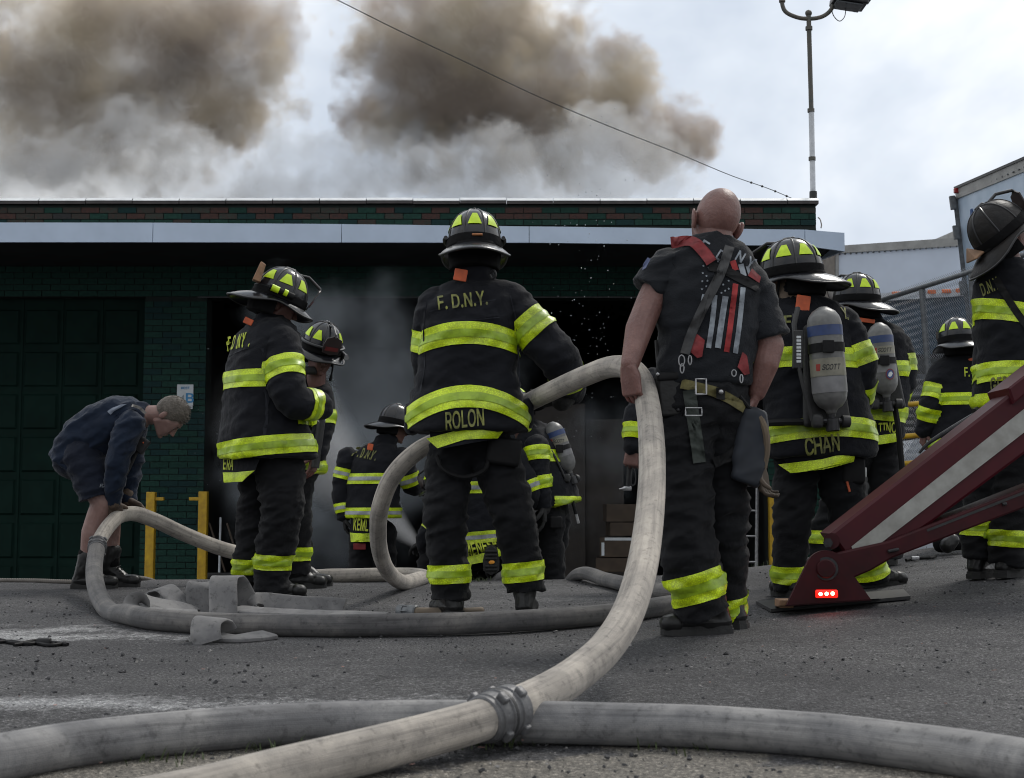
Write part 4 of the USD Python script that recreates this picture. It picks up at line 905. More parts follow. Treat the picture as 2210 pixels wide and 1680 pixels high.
    # --- head, helmet, body
    def head(self, eye, yaw=0, pitch=0, roll=0, s=.95, neck=True):
        """eye: point between the eyes; yaw 0 looks away from the camera, negative to the right."""
        R = rot((0, 0, 1), yaw) @ rot((1, 0, 0), pitch) @ rot((0, 1, 0), roll)
        self.HR, self.HC, self.HS = R, np.asarray(eye, float), s
        self.inner += [place(HEAD, R, self.HC, s), place(NECK, rot((0, 0, 1), yaw) @ rot((1, 0, 0), pitch * .45) @ rot((0, 1, 0), roll * .5), self.HC, s)]
        if not neck: self.inner.pop()
        for sx in (-1, 1):
            c = self.HC + R @ (np.array([sx * .031, .0785, -.001]) * s)
            e = tm(sph((0, 0, 0), .0118 * s, 16)); e.apply_translation(c); p = obj('eye', e, L['eye'], self.t, smooth=True)
            i = tm(sph((0, 0, 0), .0065 * s, 12)); i.apply_translation(c + R @ np.array([0, .0068, -.001]) * s); obj('iris', i, L['iris'], p, smooth=True)
            b = chain([self.HC + R @ (np.array([sx * x_, y_, z_]) * s) for x_, y_, z_ in ((.014, .0935, .019), (.032, .093, .024), (.049, .080, .019))], [.0035, .004, .003], 8)
            obj('eyebrow', refined(b, .006, 2), mat_once('eyebrow', (.06, .045, .03)), self.t, smooth=True)
    def body(self, trunk=None, arms=(), legs=(), hands=(), glove=None, edge=.012):
        """One continuous skin surface: head, neck, trunk, arms and hands (most of it hidden by the clothes)."""
        ms = [to_man(h) for h in self.inner]
        if trunk is not None: ms.append(chain(self.pts(trunk), .085, 14))
        fl = []
        for pts, rad in list(arms) + list(legs): fl.append(chain(self.pts(pts), rad, 18))
        for h in hands: fl.append(hand_man(**h))
        if fl:
            m = refined(union(fl), edge if not hands else .0052, 5)
            try: ms.append(to_man(m))
            except Exception: ms += fl
        return obj('body', union(ms), self.skin, self.t, smooth=True)
    def glove(self, h, look='glove', cuff=None):
        m = union([hand_man(**h)] + ([chain(np.array(cuff[0]), cuff[1], 14)] if cuff else []))
        return obj('glove', refined(m, .007, 4), L[look], self.t, smooth=True)
    def helmet(self, c=None, R=None, s=1.0, look='helmet', patches='patch', front=True, brim_look=None, flap=True, shield=True, patch_at=None, goggles=False):
        """Leather fire helmet with eight ribs, long rear brim and front shield; its frame sits on the head."""
        R = self.HR if R is None else R; c = (self.HC + R @ (np.array([0, -.012, .052]) * self.HS)) if c is None else c
        W = lambda v: np.asarray(v, float) * s @ R.T + c
        rx, ry, rz = .114, .138, .150
        th = np.linspace(0, 2 * math.pi, 49)[:-1]
        rg = []
        for e in np.concatenate([[-.20, -.1], np.linspace(0, 1, 11) ** .9 * 1.5]):
            e = min(e, 1.5); k = math.cos(max(e, 0)) ** .85 if e > 0 else 1.0
            lob = 1 + .012 * np.abs(np.sin(th * 4)) * math.sin(max(e, 0) * 2)
            rg.append(np.stack([rx * k * np.cos(th) * lob, ry * k * np.sin(th) * lob, np.full(48, rz * math.sin(e) if e > 0 else e * .16)], 1))
        dome = loft(rg); dome.vertices = W(dome.vertices)
        H = obj('helmet', dome, L[look], self.t, smooth=True)
        for k in range(8):
            a = math.pi / 8 + k * math.pi / 4; es = np.linspace(-.02, 1.5, 12)
            P = np.array([[rx * 1.0 * math.cos(max(e, 0)) ** .85 * math.cos(a), ry * math.cos(max(e, 0)) ** .85 * math.sin(a), rz * math.sin(e)] for e in es])
            obj('rib', tube(W(P), .0048 * s, 7), L['rib'], H)
        obj('crown_knob', tm(hull([sph(W((0, .02, rz + .002)), .010), sph(W((0, -.02, rz + .002)), .009)])), L['rib'], H)
        # brim: longer at the back, turned down at the sides
        n = 64; t = np.arange(n) * 2 * math.pi / n
        back = np.clip(-np.sin(t), 0, 1) ** 1.6; fr = np.clip(np.sin(t), 0, 1) ** 2
        ex = .024 + .088 * back + .030 * fr
        dz = -.012 - .004 * np.abs(np.cos(t)) ** 2 - .042 * back - .012 * fr - .016 * np.sin(2 * t) ** 2
        ring = lambda k, z0: np.stack([(rx + ex * k) * np.cos(t), (ry + ex * k) * np.sin(t), z0 + dz * abs(k) ** 1.5], 1)
        tops = [ring(k, .004 - .030) for k in (-.12, .15, .4, .65, .85, 1.0)]; bots = [ring(k, -.003 - .030) for k in (1.0, .85, .65, .4, .15, -.12)]
        rg = np.array(tops + bots); k_, n_ = rg.shape[:2]
        i, j = np.meshgrid(np.arange(k_), np.arange(n_), indexing='ij')
        q = np.stack([i * n_ + j, i * n_ + (j + 1) % n_, ((i + 1) % k_) * n_ + (j + 1) % n_, ((i + 1) % k_) * n_ + j], -1).reshape(-1, 4)
        b = trimesh.Trimesh(W(rg.reshape(-1, 3)), np.vstack([q[:, [0, 1, 2]], q[:, [0, 2, 3]]]), process=False)
        if b.volume < 0: b.invert()
        obj('brim', b, L[brim_look or look], H, smooth=50)
        E_ = ring(1.0, -.0295); obj('brim_edge', tube(W(np.vstack([E_, E_[:1]])), .0055 * s, 7, False), L['rib'], H, smooth=True)
        bd_ = [np.stack([(rx + o) * np.cos(th), (ry + o) * np.sin(th), np.full(48, z)], 1) for o, z in ((.0035, -.022), (.0052, -.016), (.0052, .012), (.0035, .018), (-.004, .018), (-.004, -.022))]
        hb = loft(bd_, True); hb.vertices = W(hb.vertices); obj('rubber_band', hb, L['flap'], H, smooth=40)
        if patches:
            for k in (range(8) if patch_at is None else patch_at):
                a0 = k * math.pi / 4; G = []
                for e in np.linspace(.38, .80, 6):
                    hw = .265 - .22 * (e - .38) / .42 * .7
                    G.append([[(rx + .004) * 1.01 * math.cos(e) ** .85 * math.cos(a0 + x), (ry + .004) * 1.01 * math.cos(e) ** .85 * math.sin(a0 + x), (rz + .003) * math.sin(e)] for x in np.linspace(-hw, hw, 7)])
                G = np.array(G); i, j = np.meshgrid(np.arange(5), np.arange(6), indexing='ij'); q = np.stack([i * 7 + j, i * 7 + j + 1, (i + 1) * 7 + j + 1, (i + 1) * 7 + j], -1).reshape(-1, 4)
                v = W(G.reshape(-1, 3)); v2 = W(G.reshape(-1, 3) * .985)
                obj('lime_patch', trimesh.Trimesh(np.vstack([v, v2]), np.vstack([q[:, [0, 1, 2]], q[:, [0, 2, 3]], q[:, [0, 2, 1]] + 42, q[:, [0, 3, 2]] + 42]), process=False), L[patches], H, smooth=True)
        if front:
            sh_ = [(-.050, 0), (-.056, .05), (-.046, .095), (-.03, .10), (0, .118), (.03, .10), (.046, .095), (.056, .05), (.050, 0), (0, -.012)]
            g = prism(sh_, (1, 0, 0), (0, .28, 1), (0, 0, 0), .006); g.vertices = W(g.vertices + np.array([0, ry + .012, -.005])); obj('front_shield', g, mat_once('shield_leather', (.02, .012, .012), .4), H, smooth=30)
            g = prism([(-.04, .015), (-.04, .04), (.04, .04), (.04, .015)], (1, 0, 0), (0, .28, 1), (0, 0, 0), .009); g.vertices = W(g.vertices + np.array([0, ry + .016, -.005])); obj('shield_panel', g, mat_once('shield_red', (.12, .012, .012), .5), H, smooth=30)
            obj('shield_holder', tube(W(np.array([[0, .05, rz * .93], [0, .10, rz * .98], [0, ry + .035, .112], [0, ry + .042, .095]])), .008 * s, 8), L['rib'], H)
        if flap:
            F_ = []; ta = np.linspace(math.pi - .05, 2 * math.pi + .05, 22)      # only behind and beside the ears
            for z, o in ((-.015, -.004), (-.06, -.004), (-.115, -.012)):
                o_ = np.stack([(rx + o) * np.cos(ta), (ry + o) * np.sin(ta) - .012, np.full(22, z)], 1); i_ = np.stack([(rx + o - .016) * np.cos(ta), (ry + o - .016) * np.sin(ta) - .012, np.full(22, z)], 1)
                F_.append(np.vstack([o_, i_[::-1]]))
            fm = loft(F_); fm.vertices = W(fm.vertices); fm = trimesh.Trimesh(*trimesh.remesh.subdivide(*trimesh.remesh.subdivide(fm.vertices, fm.faces)), process=True); wrinkle(fm, .003, (22, 22, 14), self.seed)
            obj('neck_flap', fm, L['flap'], H, smooth=True)
        if goggles:
            G = [[(rx + .012) * math.cos(a), (ry + .014) * math.sin(a), .02] for a in np.linspace(-.3, math.pi + .3, 24)]
            obj('goggle_strap', tube(W(np.array(G)), .009 * s, 8), L['rib'], H)
        return H, W
    def collar_tag(self, px, py, w=28, h=26, dy=-.14, look='orange_tag', ang=10):
        obj('drag_loop', rbox(self.P(px, py, dy), (w / ppm(self.Y), .012, h / ppm(self.Y)), .004, rot((0, 1, 0), ang)), L[look], self.coat_p)
_ONCE = {}
def mat_once(n, c, rough=.6, **k):
    if n not in _ONCE: _ONCE[n] = mat(n, c, rough, **k)
    return _ONCE[n]
# ================================================================ the people
def scba(fg, label, p_top, p_bot, r, dy, tilt_dy=0.0, full=True, strap=True, yaw=0, words=True):
    """Air pack: cylinder with bands and lettering, valve, back plate, hoses."""
    a, b = fg.P(*p_top, dy), fg.P(*p_bot, dy + tilt_dy); d = unit(b - a); L_ = np.linalg.norm(b - a)
    pk = thing('air_pack', label, 'air cylinder', b, 'air packs worn by firefighters')
    prof = [(0, .02), (.006, .35 * r), (.022, .66 * r), (.05, .9 * r), (.085, r), (L_ - .085, r), (L_ - .05, .93 * r), (L_ - .018, .7 * r), (L_, .34 * r), (L_ + .02, .26 * r)]
    S = np.linspace(0, L_ + .02, 46); rr = np.interp(S, [x for x, _ in prof], [y for _, y in prof])
    c = tube(a + S[:, None] * d, rr, 40); c.metadata['nrm'] = np.array(c.vertex_normals)
    C = obj('cylinder', c, mat_once('worn_cylinder', (.135, .135, .13), .40, scale=11, tint=(.06, .06, .062), bump=.15), pk, smooth=True)
    def ring(n, f0, f1, o, look): return obj(n, tube(a + np.array([[f0 * L_], [f0 * L_ + 1e-4], [f1 * L_ - 1e-4], [f1 * L_]]) * d, [r + .0002, r + o, r + o, r + .0002], 40), L[look] if isinstance(look, str) else look, C, smooth=30)
    ring('blue_label', .19, .29, .0012, mat_once('blue_label', (.022, .045, .14), .5, scale=20, tint=(.012, .025, .07)))
    ring('pale_label', .51 if full else .34, .68 if full else .45, .0012, mat_once('pale_label', (.21, .20, .155), .5, scale=16, tint=(.12, .115, .09)))
    ring('grey_label', .69 if full else .58, .84 if full else .70, .0010, mat_once('grey_label', (.17, .17, .175), .5, scale=14, tint=(.10, .10, .105)))
    if strap:
        f_ = .36 if full else .50
        ring('cylinder_strap', f_, f_ + .09, .004, 'strap_black')
        obj('strap_buckle', rbox(a + d * L_ * (f_ + .045) + np.array([-.01, -r - .008, 0]), (.055, .014, .06), .004), L['strap_black'], C)
    if words:
        h_px = r * ppm(fg.Y)
        tx = at_px(lerp(a, b, .63 if full else .43) + np.array([-.6 * r, -r, 0])); c.metadata['lab'] = np.array(['x'] * len(c.vertices))
        fg.text('SCOTT', tx[0], tx[1], h_px * .32, c, mat_once('black_print', (.02, .02, .02)), 'letter', C, wpx=h_px * 1.1, ang=-3, slant=.2, lift=.0022, thick=.0008, yaw=yaw, dy=dy - r)
        q = at_px(lerp(a, b, .63 if full else .43) + np.array([-.86 * r, -.6 * r, 0]))
        fg.poly([(q[0] - 2, q[1] + 2), (q[0] + h_px * .2, q[1] + 2), (q[0] + h_px * .2, q[1] - h_px * .36), (q[0] - 2, q[1] - h_px * .36)], c, mat_once('red_mark', (.30, .03, .02)), 'maker_mark', C, lift=.0022, thick=.0008, yaw=yaw, dy=dy - r)
    v = b + d * .055
    obj('valve', cat([tube(np.array([b + d * .01, b + d * .04, b + d * .045, b + d * .10, b + d * .105]), [.02, .02, .034, .034, .026], 16), cyl(v + fg.u * -.055, v + fg.u * .06, .015, 10)]), L['dark_steel'], pk)
    obj('valve_knob', tube(np.array([v + fg.u * .045, v + fg.u * .05, v + fg.u * .085, v + fg.u * .09]), [.02, .03, .03, .02], 14), L['black_rubber'], pk)
    obj('regulator', rbox(v + fg.u * -.075, (.055, .06, .07), .018), L['black_rubber'], pk)
    k = fg.w * .07
    obj('back_plate', hull([sph(lerp(a, b, .2) + k + fg.u * s * .06, .022) for s in (-1, 1)] + [sph(b + k + fg.u * s * .10 + d * .06, .022) for s in (-1, 1)]), L['black_rubber'], pk)
    obj('pressure_hose', tube(catmull([v + fg.u * -.10, lerp(a, b, .75) - fg.u * (r + .05), lerp(a, b, .35) - fg.u * (r + .06) + k * .5, lerp(a, b, .05) - fg.u * (r + .03) + k * 1.3], 8), .010, 8), L['black_rubber'], pk)
    obj('waist_strap', tube(catmull([v + k - fg.u * .05, v + k * 1.5 - fg.u * .20, v + k * 3.2 - fg.u * .285], 6), [.018] * 13, 8), L['strap_black'], pk)
    return pk, C, c
def at_px(p):
    """Picture pixel of a world point."""
    v = np.asarray(p) - (0, 0, CAM_H); dpt = v[1] * CT + v[2] * ST; up = -v[1] * ST + v[2] * CT
    return 1105 + FPX * v[0] / dpt, 840 - FPX * up / dpt

# ---------------- in the middle: back to us, holding the hose
f = Fig('firefighter in the middle seen from behind, legs apart, holding the raised hose', 6.55, 3, (1050, 1310))
TR = [(1036, 604, .02, .085, .07), (1035, 620, .0, .185, .105), (1024, 660, .0, .235, .15), (1014, 720, .0, .240, .17), (1010, 790, .01, .234, .17), (1008, 840, .01, .252, .18), (1010, 885, .0, .288, .205), (1012, 915, .0, .292, .21), (1012, 932, .0, .288, .21)]
AL = ([(940, 662, .0), (926, 785, .06), (955, 880, .34)], [.092, .082, .066])
AR = ([(1100, 660, .0), (1208, 778, -.02), (1232, 842, .24)], [.105, .096, .074])
m = f.torso('coat', L['turnout'], TR, [AL, AR], collar=[(1025, 572, .03, .078, .082), (1026, 590, .03, .086, .088), (1032, 615, .02, .10, .09)], amp=.010, edge=.017)
f.zband(m, f.coat_p, 728, .105, 1015, arch=.045); f.zband(m, f.coat_p, 862, .105, 1010, arch=.075)
f.armband(m, f.coat_p, 1, 0, .42, .12); f.armband(m, f.coat_p, 1, 1, .40, .07); f.armband(m, f.coat_p, 0, 0, .62, .1)
tl, tp = f.tail((925, 915), (1100, 905), (932, 972), (1076, 946), -.195, .05)
f.poly([(920, 946), (1003, 926), (1094, 921), (1074, 947), (1003, 950), (944, 968)], tl, L['neon'], 'reflective_band', tp, lift=.004)
f.text('ROLON', 960, 928, 36, m, L['letter_old'], 'letter', f.coat_p, wpx=86, ang=-7, slant=.08, lift=.006, which='torso')
f.poly([(928, 672), (1068, 650), (1076, 684), (934, 706)], m, L['turnout'], 'letter_patch', f.coat_p, lift=.0035, which='torso')
f.text('F. D.N.Y.', 944, 669, 30, m, L['letter_old'], 'letter', f.coat_p, wpx=110, ang=-6, lift=.006, which='torso')
f.collar_tag(994, 594, dy=-.11)
for p_ in ([(926, 670), (1000, 657), (1070, 647)], [(932, 706), (1004, 694), (1078, 685)], [(1101, 640), (1112, 690), (1120, 780), (1122, 835)], [(922, 650), (914, 720), (916, 790), (906, 850)]):
    f.strip(p_, 2.6, m, L['seam'], 'seam', f.coat_p, lift=.0035, thick=.0015, which='torso')
obj('pull_ring', tube(catmull([f.P(1058, 590, -.08), f.P(1066, 584, -.1), f.P(1070, 595, -.1), f.P(1062, 602, -.09), f.P(1057, 594, -.08)], 5), .006, 6), L['black_rubber'], f.coat_p)
for p in ((888, 905), (1138, 895)):
    obj('coat_pocket', rbox(f.P(p[0], p[1], .02), (.06, .19, .15), .028), L['turnout'], f.coat_p)
LL = ([(972, 985, .02), (962, 1110, -.02), (968, 1200, 0), (971, 1292, 0)], [.115, .10, .09, .088])
LR = ([(1066, 985, .02), (1108, 1110, -.02), (1126, 1200, 0), (1134, 1276, 0)], [.115, .10, .09, .088])
f.trousers([(985, 950, .01), (1052, 950, .01)], [LL, LR], amp=.013, edge=.017)
f.legband(0, 2, .42, .085); f.legband(1, 2, .44, .09)
obj('rear_pouch', rbox(f.P(1088, 975, -.10), (.16, .06, .13), .02, rot((0, 1, 0), 8)), L['strap_black'], f.pants_p)
obj('hanging_strap', tube(catmull([f.P(943, 985, -.12), f.P(955, 1012, -.13), f.P(1000, 1030, -.12), f.P(1045, 1015, -.12), f.P(1056, 990, -.11)], 6), .011, 8), L['strap_black'], f.pants_p)
f.boot(f.P(973, 1270), (-.45, 1, 0)); f.boot(f.P(1133, 1262), (.10, 1, 0))
f.head(f.P(1024, 553, .07), yaw=2, pitch=-6)
f.body([(1022, 640, .03), (1012, 930, .03)], arms=[(AL[0], [.05, .042, .03]), (AR[0], [.05, .042, .03])])
f.glove(dict(wrist=f.P(1224, 858, .20), d=(-.78, .22, -.22), palm=(.1, -.2, 1), side=1, curl=.42, s=1.3), cuff=([f.P(1230, 846, .24), f.P(1212, 866, .17)], [.058, .05]))
f.glove(dict(wrist=f.P(955, 885, .36), d=(.5, .4, -.3), palm=(.1, -.2, 1), side=-1, curl=.5, s=1.25))
H, W = f.helmet(s=1.14, goggles=True)
obj('goggle_clip', rbox(W((.01, -.14, .005)), (.05, .02, .012), .004), mat_once('orange_clip', (.35, .13, .04)), H)

# ---------------- left: standing, turned to the right, arms crossed
f = Fig('tall firefighter at left turned right with arms crossed, wood chock in his helmet', 7.9, -58, (600, 1285))
TR = [(585, 688, 0, .09, .085), (582, 702, 0, .16, .125), (578, 730, 0, .225, .17), (570, 790, 0, .25, .195), (566, 860, 0, .255, .205), (570, 920, 0, .275, .235), (577, 965, 0, .295, .26), (578, 990, 0, .295, .26)]
AR = ([(606, 745, -.13), (632, 862, -.24), (692, 876, -.10)], [.112, .098, .072])
AL = ([(548, 745, .14), (600, 850, .22), (668, 880, .12)], [.10, .085, .07])
m = f.torso('coat', L['turnout'], TR, [AL, AR], collar=[(586, 680, .0, .08, .085), (585, 694, .0, .09, .095), (584, 708, 0, .10, .10)], amp=.010, edge=.018)
f.zband(m, f.coat_p, 824, .10, 560); f.zband(m, f.coat_p, 968, .105, 575, axis=(-.10, 0, 1))
f.armband(m, f.coat_p, 1, 0, .50, .12); f.armband(m, f.coat_p, 1, 1, .62, .085)
tl, tp = f.tail((477, 975, -.02), (560, 990, -.27), (478, 1040, -.02), (548, 1022, -.27), 0, .03)
f.poly([(478, 1020), (512, 1020), (552, 1016), (530, 1040), (482, 1042)], tl, L['neon'], 'reflective_band', tp, lift=.004, yaw=-45)
f.text('ERA', 480, 1013, 25, tl, L['letter'], 'letter', tp, wpx=26, ang=3, lift=.004, yaw=-45)
f.text('F. D.N.Y.', 489, 758, 30, m, L['letter'], 'letter', f.coat_p, wpx=52, ang=-12, slant=.1, lift=.006, which='torso', yaw=-45)
f.collar_tag(536, 694, 20, 14, -.13, ang=25)
for p_ in ([(486, 768), (510, 764), (548, 752)], [(570, 752), (576, 800), (578, 860), (582, 940)]):
    f.strip(p_, 2.6, m, L['seam'], 'seam', f.coat_p, lift=.0035, thick=.0015, which='torso', yaw=-40)
LN = ([(606, 1010, -.08), (606, 1120, -.10), (590, 1205, -.08), (586, 1278, -.07)], [.135, .115, .105, .10])
LF = ([(566, 1000, .09), (555, 1110, .11), (541, 1205, .12), (539, 1254, .12)], [.125, .105, .092, .09])
f.trousers([(580, 960, 0), (596, 975, -.02)], [LN, LF], amp=.015, edge=.018, pelvis_r=.14)
f.legband(0, 2, .10, .085); f.legband(1, 2, .38, .085)
f.boot(f.P(585, 1262, -.07), (1, .1, 0), s=1.03); f.boot(f.P(540, 1245, .12), (.9, .45, 0))
f.head(f.P(602, 661, .0), yaw=-76, pitch=-20, s=1.0)
f.body([(584, 730), (578, 960)], arms=[(AL[0], [.05, .042, .03]), (AR[0], [.05, .042, .03])],
       hands=[dict(wrist=f.P(692, 882, -.08), d=(.3, .6, .3), palm=(-.6, .5, 0), side=1, curl=.5)])
H, W = f.helmet(s=1.13, patch_at=[0, 1, 3, 4, 7], goggles=False)
obj('wood_chock', hull([sph(W(p), .006) for p in ((.055, -.125, .02), (.10, -.125, .02), (.055, -.155, .02), (.10, -.155, .02), (.055, -.130, .105), (.10, -.130, .105), (.055, -.150, .11), (.10, -.150, .11))]), L['tan_wood'], H)
obj('helmet_strap', tube(W(np.array([[(.113) * math.cos(a), .137 * math.sin(a), .012] for a in np.linspace(-2.6, .9, 20)])), .008, 8), L['strap_black'], H)
tq = obj('torch', cyl(W((.125, -.07, .010)), W((.118, .06, .006)), .018, 14), L['strap_black'], H)
for a_, b_ in ((-.06, -.02), (.005, .025)): obj('torch_sleeve', cyl(W((.1245, a_, .0098)), W((.1225, b_, .0085)), .0195, 14), L['patch'], tq)

# ---------------- behind him: facing us, head bowed
f = Fig('firefighter facing us with bowed head, half hidden behind the tall left one', 8.9, -150, (640, 1255))
TR = [(668, 816, 0, .085, .08), (660, 832, 0, .16, .115), (645, 858, 0, .21, .145), (632, 920, 0, .22, .155), (626, 985, 0, .225, .16), (626, 1020, 0, .235, .17)]
A1 = ([(690, 855, -.06), (698, 915, -.10), (684, 975, -.18)], [.085, .075, .062])
A2 = ([(610, 860, .05), (600, 940, .0), (640, 990, -.12)], [.085, .075, .06])
m = f.torso('coat', L['turnout'], TR, [A1, A2], collar=[(676, 804, -.01, .075, .08), (674, 818, 0, .085, .085), (668, 832, 0, .09, .09)], edge=.022)
f.zband(m, f.coat_p, 905, .09, 645); f.zband(m, f.coat_p, 1010, .09, 640); f.armband(m, f.coat_p, 0, 0, .85, .09)
LN = ([(638, 1045, -.02), (640, 1130, -.03), (640, 1190, 0), (639, 1238, 0)], [.11, .095, .09, .088]); LF = ([(610, 1045, .05), (610, 1130, .04), (608, 1240, .04)], [.115, .098, .088])
f.trousers([(640, 1010, 0)], [LN, LF], edge=.022, pelvis_r=.14)
f.legband(0, 2, .12, .085)
f.boot(f.P(641, 1235, .0), (1, -.12, 0)); f.boot(f.P(655, 1232, .18), (1, -.1, 0))
f.head(f.P(692, 766, -.12), yaw=-152, pitch=-20, roll=-6, s=1.0)
f.body([(660, 850), (640, 1010)], arms=[(A1[0], [.045, .04, .03]), (A2[0], [.045, .04, .03])], hands=[dict(wrist=f.P(682, 985, -.19), d=(-.25, -.1, -1), palm=(-.8, .3, 0), side=-1, curl=.25)])
H, W = f.helmet(s=1.06, patch_at=[1, 3, 0], goggles=True)
tq = obj('helmet_lamp', cyl(W((-.125, .02, -.02)), W((-.12, .12, -.02)), .019, 12), L['dark_steel'], H); obj('lamp_lens', cyl(W((-.12, .118, -.02)), W((-.12, .124, -.02)), .017, 12), L['steel'], tq)
obj('chin_strap', tube(catmull([W((-.09, .0, -.06)), W((-.10, .0, -.13)), W((-.10, .005, -.17)), W((-.098, .01, -.2))], 5), [.006] * 10 + [.009] * 6, 8), L['strap_black'], H)
obj('speaker_mic', rbox(f.P(668, 800, -.16), (.10, .06, .05), .015), L['black_rubber'], f.coat_p)
tl_ = thing('handheld_tube', 'black tube with a metal ring held by the firefighter with bowed head', 'tool', f.P(688, 945, -.22))
obj('tube', cyl(f.P(694, 905, -.22), f.P(680, 1010, -.24), .026, 12), L['black_rubber'], tl_); obj('end_ring', tube(catmull([f.P(686, 905, -.23), f.P(690, 912, -.24), f.P(699, 910, -.23), f.P(701, 900, -.22), f.P(696, 895, -.22)], 5), .006, 7), L['steel'], tl_)

# ---------------- in the spray: back to us, grey striped tape
f = Fig('firefighter with silver striped tape standing before the water spray, back to us', 11.2, -35, (805, 1310))
TR = [(822, 955, 0, .08, .075), (818, 966, 0, .16, .105), (812, 988, 0, .222, .14), (806, 1035, 0, .232, .155), (803, 1075, 0, .235, .16), (803, 1100, 0, .25, .175), (803, 1118, 0, .258, .18)]
AL = ([(752, 990, .05), (738, 1050, .05), (743, 1110, .02)], [.09, .08, .066]); AR = ([(868, 990, -.06), (886, 1043, -.02), (905, 1052, .22)], [.09, .08, .068])
m = f.torso('coat', L['turnout'], TR, [AL, AR], collar=[(836, 938, .0, .08, .085), (830, 955, 0, .09, .09), (824, 968, 0, .10, .095)], edge=.024)
f.zband(m, f.coat_p, 1034, .085, 800, mid='silver'); f.zband(m, f.coat_p, 1107, .08, 800, mid='silver'); f.armband(m, f.coat_p, 0, 0, .55, .085, 'silver'); f.armband(m, f.coat_p, 1, 0, .85, .1, 'silver'); f.armband(m, f.coat_p, 0, 1, .8, .075, 'silver')
tl, tp = f.tail((757, 1105), (822, 1112), (758, 1168), (806, 1170), -.16, .05)
f.poly([(757, 1150), (785, 1152), (812, 1148), (804, 1170), (760, 1170)], tl, L['neon'], 'reflective_band', tp, lift=.004)
f.text('KEMLY', 761, 1144, 25, tl, L['letter'], 'letter', tp, wpx=42, ang=4, lift=.005, yaw=-10)
f.text('F. D.N.Y.', 764, 984, 20, m, L['letter_old'], 'letter', f.coat_p, wpx=48, ang=12, lift=.008, which='torso', yaw=-25)
f.collar_tag(799, 965, 12, 14, -.14)
f.trousers([(800, 1125)], [([(785, 1150, 0), (780, 1240, 0), (780, 1300, 0)], [.11, .095, .088]), ([(826, 1150, 0), (828, 1240, 0), (828, 1300, 0)], [.11, .095, .088])], edge=.026)
obj('red_patch', rbox(f.P(776, 1180, -.15), (.10, .02, .05), .006), L['red_strap'], f.pants_p)
f.boot(f.P(780, 1300), (.5, 1, 0)); f.boot(f.P(828, 1300), (.5, 1, 0))
f.head(f.P(853, 925, .03), yaw=-62, pitch=-12, s=.92)
f.body([(815, 990), (803, 1100)], arms=[(AL[0], [.045, .04, .03]), (AR[0], [.045, .04, .03])])
H, W = f.helmet(s=.98, patches=None)
for h_ in (dict(wrist=f.P(744, 1113, .02), d=(.1, .1, -1), palm=(1, 0, 0), side=1, curl=.35, s=1.2), dict(wrist=f.P(906, 1053, .24), d=(.3, .8, 0), palm=(0, 0, -1), side=-1, curl=.5, s=1.2)): f.glove(h_)

# ---------------- kneeling behind the middle one's legs
f = Fig('firefighter kneeling with back to us, seen between the legs of the middle one', 10.35, 6, (1045, 1235))
TR = [(1042, 935, 0, .09, .08), (1042, 950, 0, .18, .11), (1043, 980, 0, .24, .15), (1044, 1050, 0, .26, .18), (1045, 1110, 0, .265, .19), (1045, 1150, 0, .27, .2), (1045, 1190, 0, .285, .21)]
AR = ([(1105, 985, 0), (1143, 1062, -.04), (1118, 1120, .2)], [.095, .085, .066]); AL = ([(980, 985, 0), (955, 1060, 0), (960, 1100, .25)], [.095, .085, .066])
m = f.torso('coat', L['turnout'], TR, [AL, AR], collar=[(1042, 918, 0, .08, .085), (1042, 950, 0, .1, .095)], edge=.024)
f.zband(m, f.coat_p, 1053, .085, 1043, mid='silver'); f.zband(m, f.coat_p, 1158, .085, 1043, mid='silver', axis=(-.08, 0, 1)); f.armband(m, f.coat_p, 1, 0, .92, .085, 'silver'); f.armband(m, f.coat_p, 0, 0, .8, .085, 'silver')
f.text('MENESES', 1004, 1203, 27, m, L['letter'], 'letter', f.coat_p, wpx=84, ang=-14, lift=.007, which='torso')
tl, tp = f.tail((1000, 1185), (1100, 1175), (1000, 1222), (1088, 1205), -.22, .05)
f.poly([(1000, 1205), (1050, 1192), (1092, 1180), (1086, 1198), (1050, 1212), (1000, 1222)], tl, L['neon'], 'reflective_band', tp, lift=.004)
f.trousers([(1045, 1195, 0)], [([(1018, 1200, .0), (1005, 1215, .32), (1008, 1222, -.02)], [.12, .105, .085]), ([(1075, 1200, 0), (1095, 1150, .40), (1090, 1228, .42)], [.12, .105, .088])], edge=.026)
bs = obj('boot', refined(hull([sph(f.P(1060, 1236, -.20), .045), sph(f.P(1060, 1190, -.22), .05), sph(f.P(1060, 1225, -.10), .05), sph(f.P(1060, 1195, -.12), .05)]), .014, 4), L['boot'], f.t, smooth=True)
ol = [(1043, 1232), (1042, 1210), (1047, 1188), (1060, 1178), (1073, 1188), (1078, 1210), (1077, 1232), (1060, 1242)]
so = np.array([f.P(a, b, -.275) for a, b in ol]); obj('sole', loft([so, so + (0, .03, 0)]), L['sole'], bs, smooth=30)
for y_ in (1190, 1198, 1206, 1222, 1230): obj('tread', rbox(f.P(1060, y_, -.278), (.085, .012, .014), .003), L['sole'], bs)
od = tm(sph((0, 0, 0), 1, 18)); od.vertices = od.vertices * (.022, .004, .014) @ rot((0, 1, 0), -8).T + f.P(1061, 1214, -.28); obj('orange_badge', od, mat_once('orange_badge', (.75, .30, .03)), bs, smooth=True)
f.boot(f.P(1090, 1225, .42), (0, 1, 0))
f.head(f.P(1043, 900, .09), yaw=0, pitch=-15); f.body([(1043, 980), (1045, 1160)], arms=[(AL[0], [.045, .04, .03]), (AR[0], [.045, .04, .03])]); f.helmet(s=1.06)
